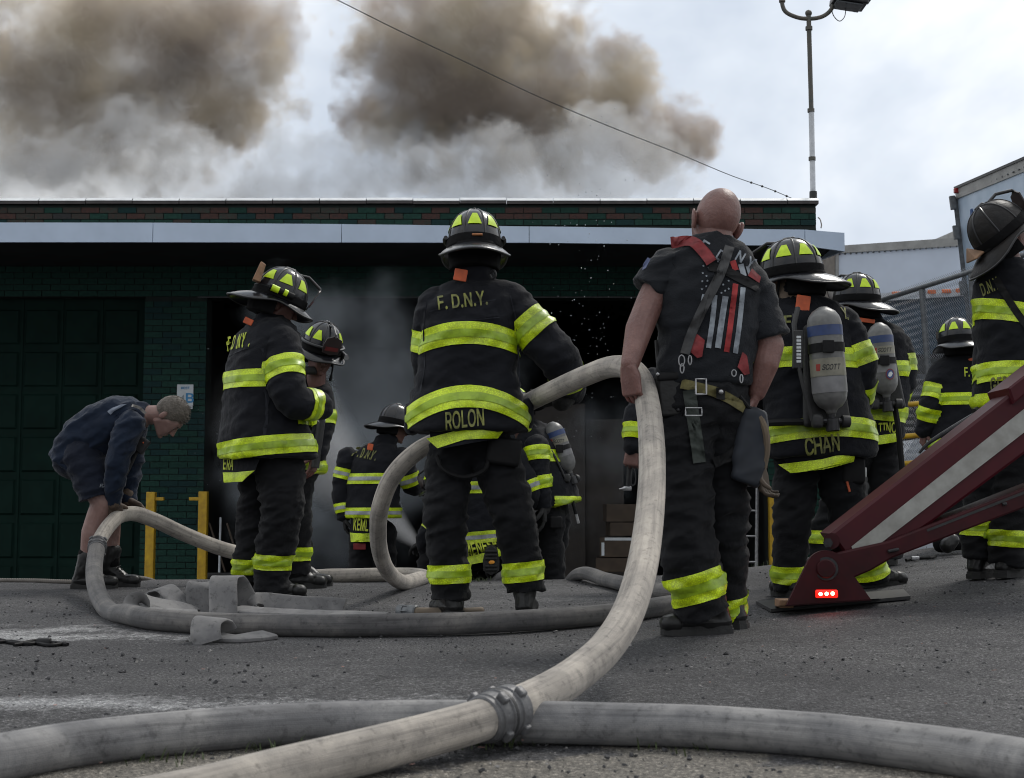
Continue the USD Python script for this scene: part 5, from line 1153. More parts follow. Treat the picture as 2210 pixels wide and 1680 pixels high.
for h_ in (dict(wrist=f.P(1116, 1124, .22), d=(-.6, .6, -.3), palm=(0, .3, -1), side=1, curl=.5, s=1.2), dict(wrist=f.P(960, 1104, .27), d=(.6, .6, -.3), palm=(0, .3, -1), side=-1, curl=.5, s=1.2)): f.glove(h_)

# ---------------- nozzle man crouching, mostly hidden
f = Fig('crouching firefighter at the nozzle, only his left side showing beside a leg', 10.9, 60, (935, 1245))
TR = [(972, 1086, 0, .09, .08), (972, 1098, 0, .17, .12), (972, 1123, 0, .215, .155), (976, 1168, 0, .225, .17), (982, 1218, 0, .24, .18)]
A1 = ([(956, 1118, -.16), (921, 1158, -.18), (928, 1208, -.05)], [.08, .075, .064]); A2 = ([(966, 1118, .17), (936, 1168, .2), (931, 1210, .1)], [.08, .07, .06])
m = f.torso('coat', L['turnout'], TR, [A1, A2], collar=[(968, 1068, 0, .08, .08), (971, 1100, 0, .09, .09)], edge=.024)
f.armband(m, f.coat_p, 0, 0, .6, .08)
f.trousers([(982, 1215)], [([(966, 1213, -.1), (928, 1218, -.14), (934, 1270, -.12)], [.11, .10, .09]), ([(966, 1213, .12), (931, 1223, .15), (941, 1270, .12)], [.11, .10, .09])], edge=.026)
f.legband(0, 1, .45, .085)
f.boot(f.P(934, 1263, -.12), (-1, .2, 0)); f.boot(f.P(941, 1263, .12), (-1, .2, 0))
f.head(f.P(951, 1060, .0), yaw=70, pitch=-10); f.body([(972, 1118), (980, 1210)], arms=[(A1[0], [.045, .04, .03]), (A2[0], [.045, .04, .03])]); f.helmet(s=1.0)
nz = thing('hose_nozzle', 'black fog nozzle spraying white water beside the crouching firefighter', 'nozzle', noz if 'noz' in globals() else f.P(908, 1182))
n0 = f.P(908, 1182, .85); n1 = f.P(930, 1196, .0)
obj('barrel', tube(np.array([lerp(n0, n1, t) for t in (0, .12, .121, .5, 1)]), [.05, .045, .034, .03, .032], 14), L['black_rubber'], nz)
obj('bale_handle', tube(catmull([lerp(n0, n1, .5) + (0, 0, .03), lerp(n0, n1, .5) + (0, 0, .11), lerp(n0, n1, .62) + (0, 0, .12), lerp(n0, n1, .66) + (0, 0, .03)], 5), .010, 8), L['dark_steel'], nz)
for h_ in (dict(wrist=f.P(912, 1173, -.03), d=(-.3, .8, -.2), palm=(0, 0, -1), side=1, curl=.6, s=1.2), dict(wrist=f.P(915, 1175, .12), d=(-.2, .9, -.2), palm=(0, 0, -1), side=-1, curl=.6, s=1.2)): f.glove(h_)

# ---------------- stooping with an air pack, right of the middle one
f = Fig('stooping firefighter facing left with grey air cylinder, behind the middle one', 10.6, 58, (1190, 1260))
TR = [(1140, 922, 0, .09, .085), (1150, 936, 0, .18, .12), (1162, 965, 0, .225, .155), (1176, 1015, 0, .235, .165), (1188, 1060, 0, .245, .175), (1194, 1092, 0, .26, .19)]
A1 = ([(1157, 965, -.20), (1163, 1030, -.24), (1173, 1085, -.24)], [.095, .082, .066]); A2 = ([(1165, 965, .2), (1140, 1040, .22), (1120, 1080, .2)], [.09, .08, .066])
m = f.torso('coat', L['turnout'], TR, [A1, A2], collar=[(1130, 905, 0, .08, .085), (1140, 924, 0, .09, .09), (1148, 938, 0, .10, .1)], edge=.02, tilt=True)
f.armband(m, f.coat_p, 0, 0, .25, .11); f.armband(m, f.coat_p, 0, 1, .2, .095); f.zband(m, f.coat_p, 1083, .08, 1190); f.zband(m, f.coat_p, 985, .09, 1190)
f.trousers([(1196, 1100)], [([(1186, 1125, -.1), (1190, 1185, -.1), (1196, 1250, -.1)], [.12, .095, .085]), ([(1198, 1125, .12), (1195, 1185, .12), (1190, 1250, .12)], [.12, .095, .085])], edge=.024)
f.boot(f.P(1196, 1248, -.1), (-1, .4, 0)); f.boot(f.P(1190, 1248, .12), (-1, .4, 0))
f.head(f.P(1108, 893, .0), yaw=70, pitch=-25)
f.body([(1150, 950), (1190, 1080)], arms=[(A1[0], [.045, .04, .03]), (A2[0], [.045, .04, .03])]); f.helmet(s=1.06)
f.glove(dict(wrist=f.P(1174, 1090, -.24), d=(.02, 0, -1), palm=(-1, 0, 0), side=-1, curl=.25, s=1.35), 'glove', cuff=([f.P(1173, 1078, -.24), f.P(1174, 1098, -.24)], [.06, .05]))
f.glove(dict(wrist=f.P(1118, 1083, .2), d=(-.5, .3, -.8), palm=(0, .5, -.6), side=1, curl=.4, s=1.2))
scba(f, 'grey air cylinder with blue band on the back of the stooping firefighter', (1188, 912), (1228, 1018), .078, -.05, 0, full=False, yaw=15)
tl_ = thing('strap_tail', 'dark pack strap with bright metal end hanging behind the stooping firefighter', 'strap', f.P(1240, 1080, -.1))
obj('strap', tube(catmull([f.P(1226, 1040, -.05), f.P(1234, 1075, -.1), f.P(1243, 1110, -.1)], 6), .014, 8), L['strap_black'], tl_); obj('metal_end', rbox(f.P(1246, 1120, -.1), (.022, .012, .075), .004, rot((0, 1, 0), -15)), L['steel'], tl_)
obj('belt_bag', rbox(f.P(1200, 1128, -.24), (.09, .06, .09), .012), L['strap_black'], f.pants_p)

# ---------------- hand with a hooked tool, behind the bald man
f = Fig('firefighter almost hidden behind the bald man, one bare hand holding a tool', 8.6, 0, (1510, 1262))
TR = [(1500, 772, 0, .09, .085), (1500, 786, 0, .18, .12), (1492, 815, 0, .235, .155), (1488, 880, 0, .24, .17), (1486, 940, 0, .25, .18), (1486, 990, 0, .265, .19)]
A1 = ([(1412, 825, 0), (1378, 890, -.05), (1368, 962, -.10)], [.088, .078, .066]); A2 = ([(1572, 825, 0), (1585, 900, .1), (1570, 950, .25)], [.088, .078, .066])
m = f.torso('coat', L['turnout'], TR, [A1, A2], collar=[(1500, 755, 0, .08, .085), (1500, 788, 0, .1, .1)], edge=.024)
f.armband(m, f.coat_p, 0, 1, .62, .095); f.armband(m, f.coat_p, 0, 0, .35, .095); f.zband(m, f.coat_p, 880, .09, 1488); f.zband(m, f.coat_p, 975, .09, 1488)
f.trousers([(1490, 985)], [([(1490, 1010, .02), (1500, 1130, .02), (1510, 1240, .02)], [.12, .10, .088]), ([(1530, 1010, .1), (1545, 1130, .1), (1550, 1240, .1)], [.12, .10, .088])], edge=.026)
f.boot(f.P(1510, 1240, .02), (0, 1, 0)); f.boot(f.P(1550, 1235, .1), (0, 1, 0))
f.head(f.P(1508, 730, .08), yaw=0); 
f.body([(1495, 815), (1488, 980)], arms=[(A1[0], [.045, .04, .03]), (A2[0], [.045, .04, .03])], hands=[dict(wrist=f.P(1365, 968, -.11), d=(-.12, -.05, -1), palm=(.35, .9, 0), side=1, curl=.85, s=1.1)])
f.helmet(s=1.06)
tl_ = thing('forcing_tool', 'dark forked pry tool hanging from the bare hand left of the bald man', 'tool', f.P(1358, 1000, -.1))
obj('shaft', tube(np.array([f.P(1368, 868, -.06), f.P(1364, 930, -.06), f.P(1360, 990, -.06), f.P(1356, 1052, -.06)]), .0155, 12), L['dark_steel'], tl_)
obj('fork_base', rbox(f.P(1354, 1055, -.06), (.05, .035, .028), .006), L['steel'], tl_)
for dy_ in (-.02, .02): obj('fork_tine', tube(np.array([f.P(1350, 1054, -.06 + dy_), f.P(1336, 1056, -.06 + dy_)]), [.009, .003], 8), L['steel'], tl_)
obj('clip', tube(catmull([f.P(1366, 1010, -.12), f.P(1371, 1022, -.12), f.P(1370, 1046, -.12), f.P(1364, 1048, -.12), f.P(1363, 1022, -.12), f.P(1366, 1010, -.12)], 5), .0045, 6), L['dark_steel'], tl_)
# ---------------- bald man walking with the hose in his left hand
f = Fig('bald man in black flag T-shirt and red braces, back to us, holding hose', 5.5, -6, (1500, 1372), group=None)
TR = [(1534, 510, .0, .068, .070), (1532, 522, .0, .115, .085), (1530, 548, .0, .160, .105), (1528, 570, .0, .190, .118), (1528, 600, .0, .208, .126), (1530, 650, .0, .216, .138), (1528, 720, .0, .202, .140), (1522, 780, .0, .190, .135), (1516, 830, .0, .186, .132)]
AL = ([(1442, 578, 0), (1406, 624, -.01)], [.080, .078]); AR = ([(1618, 612, 0), (1655, 725, -.01)], [.084, .086])
m = f.torso('tshirt', L['tshirt'], TR, [AL, AR], edge=.013, amp=.010, arm_trim=.01, it=10)
b_l = ([(1442, 578, 0), (1404, 650, -.03), (1379, 712, -.10), (1360, 785, -.17)], [.066, .056, .054, .036]); b_r = ([(1612, 630, 0), (1664, 745, -.03), (1654, 785, -.04), (1634, 846, -.02)], [.052, .052, .050, .036])
f.head(f.P(1544, 484, .02), yaw=12, pitch=-3, roll=13, s=1.13)
f.inner.append(tm(refined(chain([f.P(1542, 484, .015), f.P(1537, 505, .02), f.P(1533, 535, .03)], [.066, .070, .066], 24), .01, 4)))
for sx in (-1, 1):
    e_ = m3.Manifold.sphere(1.0, 24).scale((.009, .022, .037)).rotate((0, 12 * sx, sx * 20)).translate((sx * .085, -.014, -.006)); f.inner.append(place(refined(e_, .006, 2), f.HR, f.HC, f.HS))
f.body([(1532, 590, .0), (1520, 820, .0)], arms=[b_l, b_r], hands=[dict(wrist=f.P(1357, 794, -.175), d=(.13, .10, -1), palm=(.75, .66, 0), side=-1, curl=.42, s=1.12, thumb=.7), dict(wrist=f.P(1632, 850, -.02), d=(-.25, .5, -.8), palm=(-.8, .3, -.3), side=-1, curl=.75, s=1.0)])
K = dict(which='torso')
S = f.coat_p
f.strip([(1530, 575), (1565, 585), (1600, 602), (1638, 619)], 20, m, L['strap_black'], 'brace_yoke', S, lift=.006, **K)
f.strip([(1448, 522), (1490, 519), (1517, 543), (1535, 570)], 25, m, L['red_strap'], 'brace', S, lift=.008)
f.poly([(1623, 580), (1643, 597), (1639, 611), (1613, 598)], m, L['red_strap'], 'brace', S, lift=.009)
for k, (pth, w_, lk) in enumerate([([(1543, 637), (1538, 690), (1529, 752)], 11, 'white_flag'), ([(1566, 640), (1558, 690), (1549, 752)], 13, 'white_flag'), ([(1588, 612), (1578, 690), (1568, 760)], 12, 'red_flag'), ([(1604, 620), (1597, 690), (1587, 763)], 11, 'white_flag'), ([(1581, 563), (1588, 584)], 13, 'red_flag'), ([(1599, 570), (1606, 596)], 12, 'white_flag'), ([(1613, 575), (1618, 592)], 7, 'white_flag'), ([(1520, 636), (1517, 650)], 9, 'white_flag')]):
    f.strip(pth, w_, m, L[lk], 'flag_stripe', S, lift=.003, thick=.001, edge=.012, **K)
for zx, zy in ((675, 545), (680, 592), (676, 640), (700, 660), (672, 693), (698, 726), (670, 745), (845, 690), (810, 715), (846, 742), (822, 755), (798, 770), (752, 545), (775, 562), (715, 605), (706, 690), (735, 715)):
    x, y = 1294.6 + .3288 * zx, 379.7 + .3288 * zy
    f.poly([(x + 2.9 * (1 if i % 2 == 0 else .45) * math.sin(i * math.pi / 5), y - 2.9 * (1 if i % 2 == 0 else .45) * math.cos(i * math.pi / 5)) for i in range(10)], m, L['white_flag'], 'flag_star', S, lift=.003, thick=.001, **K)
for ch, x, y, a in (('F', 1504, 536, 32), ('D', 1541, 557, 30), ('N', 1583, 560, 28), ('Y', 1606, 574, 28)):
    f.text(ch, x, y, 24, m, L['white_flag'], 'letter', S, wpx=19, ang=a, lift=.003, **K)
f.strip([(1576, 529), (1554, 593), (1521, 659), (1492, 722), (1478, 765)], 21, m, mat('leather_strap', (.012, .012, .013), .32, .3, 14, .15, spec=.5), 'shoulder_strap', S, lift=.014, thick=.005)
f.poly([(1477, 731), (1505, 722), (1521, 736), (1515, 771), (1505, 774), (1482, 754)], m, L['red_strap'], 'brace_end', S, lift=.010, thick=.004)
f.poly([(1602, 761), (1612, 768), (1619, 806), (1607, 810), (1591, 794)], m, L['red_strap'], 'brace_end', S, lift=.010, thick=.004)
f.poly([(1388, 570), (1398, 556), (1404, 560), (1394, 580), (1386, 584)], m, mat_once('faded_blue_print', (.08, .10, .19)), 'sleeve_print', S, lift=.003, thick=.001, hmin=.02)
LL = ([(1474, 935, -.01), (1478, 1105, -.04), (1494, 1230, -.02), (1516, 1318, .02)], [.130, .108, .108, .105]); LR = ([(1558, 940, .04), (1562, 1105, .10), (1560, 1235, .20), (1562, 1322, .26)], [.118, .102, .092, .09])
P_ = f.trousers([(1500, 862, 0), (1538, 868, 0)], [LL, LR], amp=.015, edge=.015, pelvis_r=.142)
f.legband(0, 2, .40, .115, axis=(.30, 0, -1)); f.legband(1, 2, .78, .10)
P_.metadata['lab'] = np.array(['p'] * len(P_.vertices))
f.strip([(1470, 828), (1505, 837), (1545, 847), (1610, 879)], 22, P_, L['olive'], 'belt', f.pants_p, lift=.008, thick=.004)
f.poly([(1545, 838), (1565, 840), (1564, 864), (1546, 862)], P_, L['strap_black'], 'belt_tab', f.pants_p, lift=.014, thick=.004)
f.strip([(1487, 843), (1494, 889), (1510, 999)], 28, P_, L['green_web'], 'webbing_strap', f.pants_p, lift=.012, thick=.005)
f.strip([(1540, 1000), (1575, 985), (1600, 960)], 22, P_, L['strap_black'], 'thigh_strap', f.pants_p, lift=.01, thick=.004)
def buckle(px, py, w, h, lift, dep, par, r=.004):
    c = f.P(px, py, dep); w, h = w / ppm(f.Y) / 2, h / ppm(f.Y) / 2
    obj('buckle', tube(np.array([c + (a * w, 0, b * h) for a, b in ((-1, -1), (0, -1), (1, -1), (1, 0), (1, 1), (0, 1), (-1, 1), (-1, 0), (-1, -1))]), r, 8), L['steel'], par)
buckle(1513, 835, 22, 32, 0, -.165, f.pants_p); buckle(1497, 889, 34, 16, 0, -.175, f.pants_p, .003)
obj('snap', tm(sph(f.P(1556, 846, -.165), .010)), L['steel'], f.pants_p)
for (x, y), h_, w_ in (((1471, 779), 24, 13), ((1472, 796), 20, 8), ((1489, 778), 20, 7), ((1584, 806), 14, 10), ((1600, 818), 18, 6)):
    obj('snap_hook', tube(np.array([f.P(x + w_ / 2 * math.cos(a), y + h_ / 2 * math.sin(a), -.160) for a in np.linspace(0, 2 * math.pi, 17)]), .0026, 6), mat_once('hook_steel', (.30, .30, .31), .3, metal=.8), f.pants_p)
rd = thing('radio_pouch', 'black leather radio pouch on the left hip of the bald man', 'pouch', f.P(1445, 855, -.1), None)
obj('case', rbox(f.P(1446, 856, -.06), (.105, .10, .17), .016, rot((0, 1, 0), -3)), L['boot'], rd)
obj('flap', rbox(f.P(1445, 815, -.065), (.112, .108, .035), .012, rot((0, 1, 0), -3)), L['strap_black'], rd); obj('stud', tm(sph(f.P(1420, 808, -.12), .007)), L['steel'], rd); obj('corner_stud', tm(sph(f.P(1464, 885, -.115), .008)), L['dark_steel'], rd)
obj('antenna', tube(np.array([f.P(1424, 810, -.03), f.P(1419, 760, -.0), f.P(1418, 735, .0)]), .010, 10), L['black_rubber'], rd)
obj('coil_cord', tube(np.array([f.P(1430, 800, -.04) + t * (f.P(1428, 700, .06) - f.P(1430, 800, -.04)) + .014 * np.array([math.cos(t * 90), math.sin(t * 90), 0]) for t in np.linspace(0, 1, 180)]), .0035, 5), L['black_rubber'], rd)
bg = thing('hip_bag', 'dark blue bag hanging from the right hip of the bald man', 'bag', f.P(1620, 960, 0), None)
v_ = [(1612, 888), (1643, 897), (1650, 950), (1646, 992), (1628, 1040), (1589, 1026), (1592, 985), (1601, 942)]
bm = hull([sph(f.P(a, b, d_), .018) for a, b in v_ for d_ in (-.07, .05)]); obj('sack', wrinkle(refined(bm, .016, 6), .007, (12, 12, 9), 4), mat_once('dark_bag', (.010, .014, .022), .8), bg, smooth=True)
obj('bag_strap', tube(catmull([f.P(1596, 855, -.10), f.P(1612, 875, -.09), f.P(1628, 893, -.07)], 5), .009, 8), L['strap_black'], bg)
hg = hand_man(f.P(1640, 1012, -.02), (.2, 0, -1), (.8, -.6, 0), side=1, curl=.4, s=.9, spread=.02); gl = obj('hanging_glove', refined(hg, .007, 4), mat_once('tan_leather', (.06, .042, .027), .8), None, smooth=True, label='tan work glove hanging below the dark blue hip bag', cat='glove')
obj('rope_bundle', tube(catmull([f.P(1640, 900, -.08), f.P(1652, 930, -.09), f.P(1655, 970, -.08), f.P(1648, 1010, -.07)], 8), .014, 8), mat_once('old_rope', (.12, .09, .06), .9), bg)
f.boot(f.P(1528, 1318, .03), (-1, -.16, 0), s=1.0, pitch=0); f.boot(f.P(1566, 1325, .24), (-.75, .7, 0))

# ---------------- right: back to us, large air cylinder
f = Fig('firefighter right of the bald man, head turned left, large grey cylinder on back', 7.0, 8, (1760, 1285))
TR = [(1728, 640, 0, .09, .085), (1730, 656, 0, .18, .12), (1738, 690, 0, .242, .155), (1748, 770, 0, .25, .175), (1758, 850, 0, .25, .178), (1764, 905, 0, .275, .2), (1768, 950, 0, .29, .21), (1768, 988, 0, .286, .21)]
AR = ([(1818, 708, 0), (1855, 800, 0), (1850, 872, .12)], [.102, .09, .072]); AL = ([(1662, 708, 0), (1632, 795, .02), (1640, 880, .15)], [.10, .09, .072])
m = f.torso('coat', L['turnout'], TR, [AL, AR], collar=[(1714, 612, .0, .085, .09), (1718, 632, .0, .095, .095), (1726, 655, 0, .105, .10)], amp=.010, edge=.018)
f.zband(m, f.coat_p, 778, .10, 1750); f.zband(m, f.coat_p, 926, .10, 1765, axis=(-.03, 0, 1), arch=.02); f.armband(m, f.coat_p, 1, 0, .68, .11); f.armband(m, f.coat_p, 1, 1, .55, .10); f.armband(m, f.coat_p, 0, 0, .68, .11)
f.text('CHAN', 1737, 984, 36, m, L['letter_old'], 'letter', f.coat_p, wpx=76, ang=-9, slant=.05, lift=.006, which='torso')
tl, tp = f.tail((1684, 975), (1852, 960), (1712, 1024), (1842, 996), -.20, .05)
f.poly([(1688, 1002), (1770, 992), (1846, 972), (1842, 997), (1772, 1014), (1714, 1021)], tl, L['neon'], 'reflective_band', tp, lift=.004)
f.text('F', 1690, 708, 26, m, L['letter_old'], 'letter', f.coat_p, wpx=16, lift=.006, which='torso'); f.text('Y.', 1812, 690, 26, m, L['letter_old'], 'letter', f.coat_p, wpx=20, lift=.006, which='torso')
f.collar_tag(1733, 655, 30, 34, -.15, ang=8)
obj('hood', wrinkle(refined(chain([f.P(1706, 628, .0), f.P(1712, 646, .0)], [.088, .10], 18), .014, 3), .006, (20, 20, 30), 4), mat_once('tan_hood', (.17, .13, .10), .95, bump=.3), f.t, smooth=True)
LL = ([(1722, 1000, .0), (1712, 1115, -.02), (1706, 1200, 0), (1708, 1272, .02)], [.115, .095, .088, .086]); LR = ([(1808, 1000, .0), (1832, 1110, -.02), (1868, 1195, .05), (1880, 1252, .08)], [.118, .10, .09, .086])
f.trousers([(1735, 965, 0), (1795, 965, 0)], [LL, LR], amp=.013, edge=.019)
f.legband(0, 2, .52, .085); f.legband(1, 2, .55, .085)
obj('leg_pouch', rbox(f.P(1840, 1015, -.10), (.12, .06, .14), .02), L['strap_black'], f.pants_p); obj('orange_strap', tube(np.array([f.P(1828, 1040, -.13), f.P(1834, 1062, -.14)]), .006, 6), L['orange_tag'], f.pants_p)
f.boot(f.P(1708, 1262, .0), (-.12, -1, 0) if False else (-.25, 1, 0)); f.boot(f.P(1884, 1240, .08), (1, .35, 0))
f.head(f.P(1706, 610, .0), yaw=62, pitch=-4)
f.body([(1735, 690), (1765, 950)], arms=[(AL[0], [.05, .042, .03]), (AR[0], [.05, .042, .03])])
for h_ in (dict(wrist=f.P(1848, 880, .14), d=(-.5, .7, -.4), palm=(-.3, 0, -1), side=1, curl=.4, s=1.25), dict(wrist=f.P(1642, 886, .17), d=(.5, .7, -.4), palm=(.3, 0, -1), side=-1, curl=.4, s=1.25)): f.glove(h_)
H, W = f.helmet(s=1.15, patch_at=[2, 3, 4, 5, 6, 7])
obj('chin_strap', tube(catmull([W((-.09, .03, -.03)), W((-.085, .045, -.09)), W((-.06, .06, -.15)), W((-.05, .06, -.19))], 5), .007, 8), L['strap_black'], H)
pk, C_, cy = scba(f, 'large worn grey air cylinder on the back right of the bald man', (1776, 663), (1794, 885), .084, -.30)
al = obj('alarm_box', rbox(f.P(1722, 755, -.30), (.05, .035, .19), .008, rot((0, 1, 0), 2)), L['black_rubber'], pk); fq = at_px(f.P(1722, 755, -.32))
for k in range(8):
    obj('alarm_digit', rbox(f.P(1724, 728 + k * 7.5, -.319), (.022, .003, .012), .001), L['white_print'], al)
obj('alarm_stalk', tube(np.array([f.P(1716, 725, -.28), f.P(1714, 700, -.26), f.P(1722, 665, -.22)]), .013, 8), L['black_rubber'], pk)

# ---------------- next: back to us, smaller cylinder
f = Fig('firefighter with shiny helmet and smaller cylinder, seen beyond the large cylinder', 8.6, -4, (1890, 1222))
TR = [(1876, 692, 0, .085, .08), (1877, 704, 0, .165, .115), (1882, 735, 0, .222, .15), (1886, 800, 0, .222, .165), (1882, 860, 0, .215, .165), (1876, 905, 0, .216, .175), (1874, 928, 0, .218, .175), (1874, 945, 0, .216, .175)]
AR = ([(1938, 748, 0), (1952, 815, -.02), (1930, 878, .12)], [.086, .074, .062]); AL = ([(1822, 745, 0), (1805, 820, 0), (1812, 880, .15)], [.092, .08, .066])
m = f.torso('coat', L['turnout'], TR, [AL, AR], collar=[(1866, 672, .0, .08, .085), (1870, 686, .0, .088, .09), (1875, 703, 0, .10, .095)], amp=.012, edge=.02)
f.zband(m, f.coat_p, 800, .095, 1893); f.zband(m, f.coat_p, 896, .095, 1903, axis=(.06, 0, 1)); f.armband(m, f.coat_p, 1, 0, .6, .105); f.armband(m, f.coat_p, 1, 1, .55, .095)
f.text('CCATINO', 1862, 938, 22, m, L['letter'], 'letter', f.coat_p, wpx=72, ang=-3, slant=.05, lift=.006, which='torso')
tl, tp = f.tail((1840, 930), (1946, 925), (1852, 962), (1938, 956), -.185, .04)
f.poly([(1848, 944), (1900, 940), (1946, 934), (1940, 953), (1900, 960), (1854, 964)], tl, L['neon'], 'reflective_band', tp, lift=.004)
f.collar_tag(1868, 692, 40, 9, -.15, ang=8)
LL = ([(1855, 965, 0), (1806, 1080, 0), (1776, 1150, .02), (1774, 1200, .02)], [.11, .09, .08, .078]); LR = ([(1908, 965, 0), (1910, 1080, 0), (1914, 1150, 0), (1918, 1205, 0)], [.11, .095, .085, .083])
f.trousers([(1865, 940, 0), (1895, 940, 0)], [LL, LR], edge=.022)
f.legband(0, 2, .2, .08); f.legband(1, 2, .3, .08)
f.boot(f.P(1774, 1195, .02), (-.3, 1, 0)); f.boot(f.P(1918, 1200, 0), (.3, 1, 0))
f.head(f.P(1845, 663, 0), yaw=50, pitch=2); f.body([(1885, 740), (1903, 930)], arms=[(AL[0], [.045, .04, .03]), (AR[0], [.045, .04, .03])]); H, W = f.helmet(s=1.06)
for h_ in (dict(wrist=f.P(1937, 884, .14), d=(-.5, .7, -.4), palm=(-.3, 0, -1), side=1, curl=.4, s=1.2), dict(wrist=f.P(1813, 886, .17), d=(.5, .7, -.4), palm=(.3, 0, -1), side=-1, curl=.4, s=1.2)): f.glove(h_)
pk, C_, cy = scba(f, 'smaller grey air cylinder with round emblem, nearer the chain link fence', (1896, 697), (1913, 852), .076, -.28, full=False)
f.text('', 0, 0, 1, cy, L['letter'], 'letter', C_) if False else None
cq = f.P(1921, 808, -.36)
f.poly([(1921 + 10 * math.cos(a), 808 + 12 * math.sin(a)) for a in np.linspace(0, 2 * math.pi, 20, endpoint=False)], cy, mat_once('emblem_red', (.20, .03, .03)), 'round_emblem', C_, lift=.003, thick=.001, yaw=0, dy=-.35)
f.poly([(1921 + 8 * math.cos(a), 808 + 9.6 * math.sin(a)) for a in np.linspace(0, 2 * math.pi, 20, endpoint=False)], cy, mat_once('emblem_blue', (.03, .06, .20)), 'emblem_field', C_, lift=.004, thick=.001, yaw=0, dy=-.35)
f.poly([(1916, 812), (1918, 805), (1923, 802), (1927, 806), (1924, 812), (1920, 814)], cy, L['white_print'], 'emblem_bird', C_, lift=.005, thick=.001, yaw=0, dy=-.35)
f.poly([(1895, 781), (1899, 777), (1903, 781), (1899, 785)], cy, mat_once('green_mark', (.02, .16, .06)), 'green_mark', C_, lift=.003, thick=.001, yaw=0, dy=-.35)
ht = thing('hanging_strap', 'black strap hanging behind the smaller air cylinder down to the pipe rails', 'strap', f.P(1945, 950, -.2))
obj('strap', tube(catmull([f.P(1930, 872, -.24), f.P(1938, 920, -.24), f.P(1944, 980, -.22), f.P(1950, 1040, -.2)], 6), .018, 8), L['strap_black'], ht); obj('metal_tip', rbox(f.P(1864, 1020, -.22), (.035, .015, .06), .004), L['steel'], f.pants_p)

# ---------------- far right, smaller
f = Fig('distant firefighter by the fence, back to us, left arm bent, facing away', 9.8, -10, (2060, 1205))
TR = [(2068, 772, 0, .085, .08), (2070, 782, 0, .17, .115), (2078, 806, 0, .235, .15), (2084, 860, 0, .24, .17), (2086, 910, 0, .245, .175), (2086, 950, 0, .265, .19), (2086, 980, 0, .265, .19)]
AL = ([(2030, 812, 0), (2008, 880, -.02), (1996, 925, .02)], [.092, .08, .066]); AR = ([(2135, 812, 0), (2150, 880, 0), (2150, 930, .1)], [.092, .08, .066])
m = f.torso('coat', L['turnout'], TR, [AL, AR], collar=[(2064, 755, 0, .08, .085), (2066, 770, 0, .09, .09), (2069, 783, 0, .10, .095)], edge=.022)
f.zband(m, f.coat_p, 864, .085, 2084); f.zband(m, f.coat_p, 960, .08, 2086); f.armband(m, f.coat_p, 0, 0, .55, .105); f.armband(m, f.coat_p, 0, 1, .3, .095)
f.text('F. D.N.Y.', 2080, 813, 20, m, L['letter'], 'letter', f.coat_p, wpx=62, lift=.006, which='torso')
f.trousers([(2086, 975)], [([(2062, 1000, 0), (2056, 1100, 0), (2052, 1185, 0)], [.115, .095, .088]), ([(2110, 1000, 0), (2112, 1100, 0), (2112, 1185, 0)], [.115, .095, .088])], edge=.024)
f.legband(0, 1, .75, .08); f.legband(1, 1, .75, .08)
f.boot(f.P(2052, 1180, 0), (0, 1, 0)); f.boot(f.P(2112, 1180, 0), (0, 1, 0))
f.head(f.P(2064, 750, .0), yaw=14, pitch=-4); f.helmet(s=1.05); f.collar_tag(2098, 782, 12, 18, -.12, ang=-20)
f.body([(2078, 810), (2086, 960)], arms=[(AL[0], [.045, .04, .03]), (AR[0], [.045, .04, .03])], hands=[dict(wrist=f.P(1995, 930, .03), d=(-.1, .2, -1), palm=(1, 0, 0), side=1, curl=.4, s=1.05), dict(wrist=f.P(2150, 935, .1), d=(0, .3, -1), palm=(-1, 0, 0), side=-1, curl=.4)])

# ---------------- right edge, looking up
f = Fig('firefighter at the right edge looking up, scorched helmet tipped back', 6.9, -38, (2150, 1230))
TR = [(2186, 578, 0, .09, .085), (2188, 594, 0, .175, .12), (2200, 630, 0, .228, .15), (2212, 700, 0, .236, .17), (2214, 770, 0, .236, .172), (2214, 822, 0, .252, .19), (2214, 862, 0, .258, .192), (2214, 880, 0, .255, .19)]
AL = ([(2146, 652, .08), (2132, 750, .10), (2128, 838, .05)], [.088, .074, .060]); AR = ([(2280, 650, -.08), (2300, 750, -.1), (2290, 830, .05)], [.095, .082, .066])
m = f.torso('coat', L['turnout'], TR, [AL, AR], collar=[(2172, 560, 0, .085, .09), (2176, 575, 0, .095, .095), (2181, 596, 0, .105, .10)], amp=.010, edge=.018)
f.zband(m, f.coat_p, 684, .10, 2180, axis=(.28, 0, 1)); f.zband(m, f.coat_p, 808, .10, 2185, axis=(.10, 0, 1), arch=.03); f.armband(m, f.coat_p, 0, 0, .35, .105); f.armband(m, f.coat_p, 0, 1, .72, .085)
f.zband(m, f.coat_p, 866, .07, 2185, mid=None)
f.text('GER', 2137, 849, 32, m, L['letter_old'], 'letter', f.coat_p, wpx=40, ang=-6, slant=.05, lift=.006, which='torso', yaw=-25)
f.text('D.N.Y.', 2120, 640, 26, m, L['letter_old'], 'letter', f.coat_p, wpx=46, ang=-24, slant=.1, lift=.006, which='torso', yaw=-25)
f.strip([(2148, 600), (2166, 630), (2190, 668), (2222, 712)], 16, m, L['strap_black'], 'diagonal_strap', f.coat_p, lift=.008, thick=.004, yaw=-25)
LL = ([(2150, 940, .05), (2125, 1050, .06), (2117, 1130, .06), (2114, 1205, .06)], [.115, .10, .088, .084]); LR = ([(2210, 940, -.05), (2186, 1060, -.05), (2178, 1150, -.05), (2176, 1220, -.05)], [.12, .105, .095, .09])
f.trousers([(2190, 885, 0), (2200, 890, 0)], [LL, LR], amp=.013, edge=.02)
f.legband(0, 2, .15, .075); f.legband(1, 2, .18, .08)
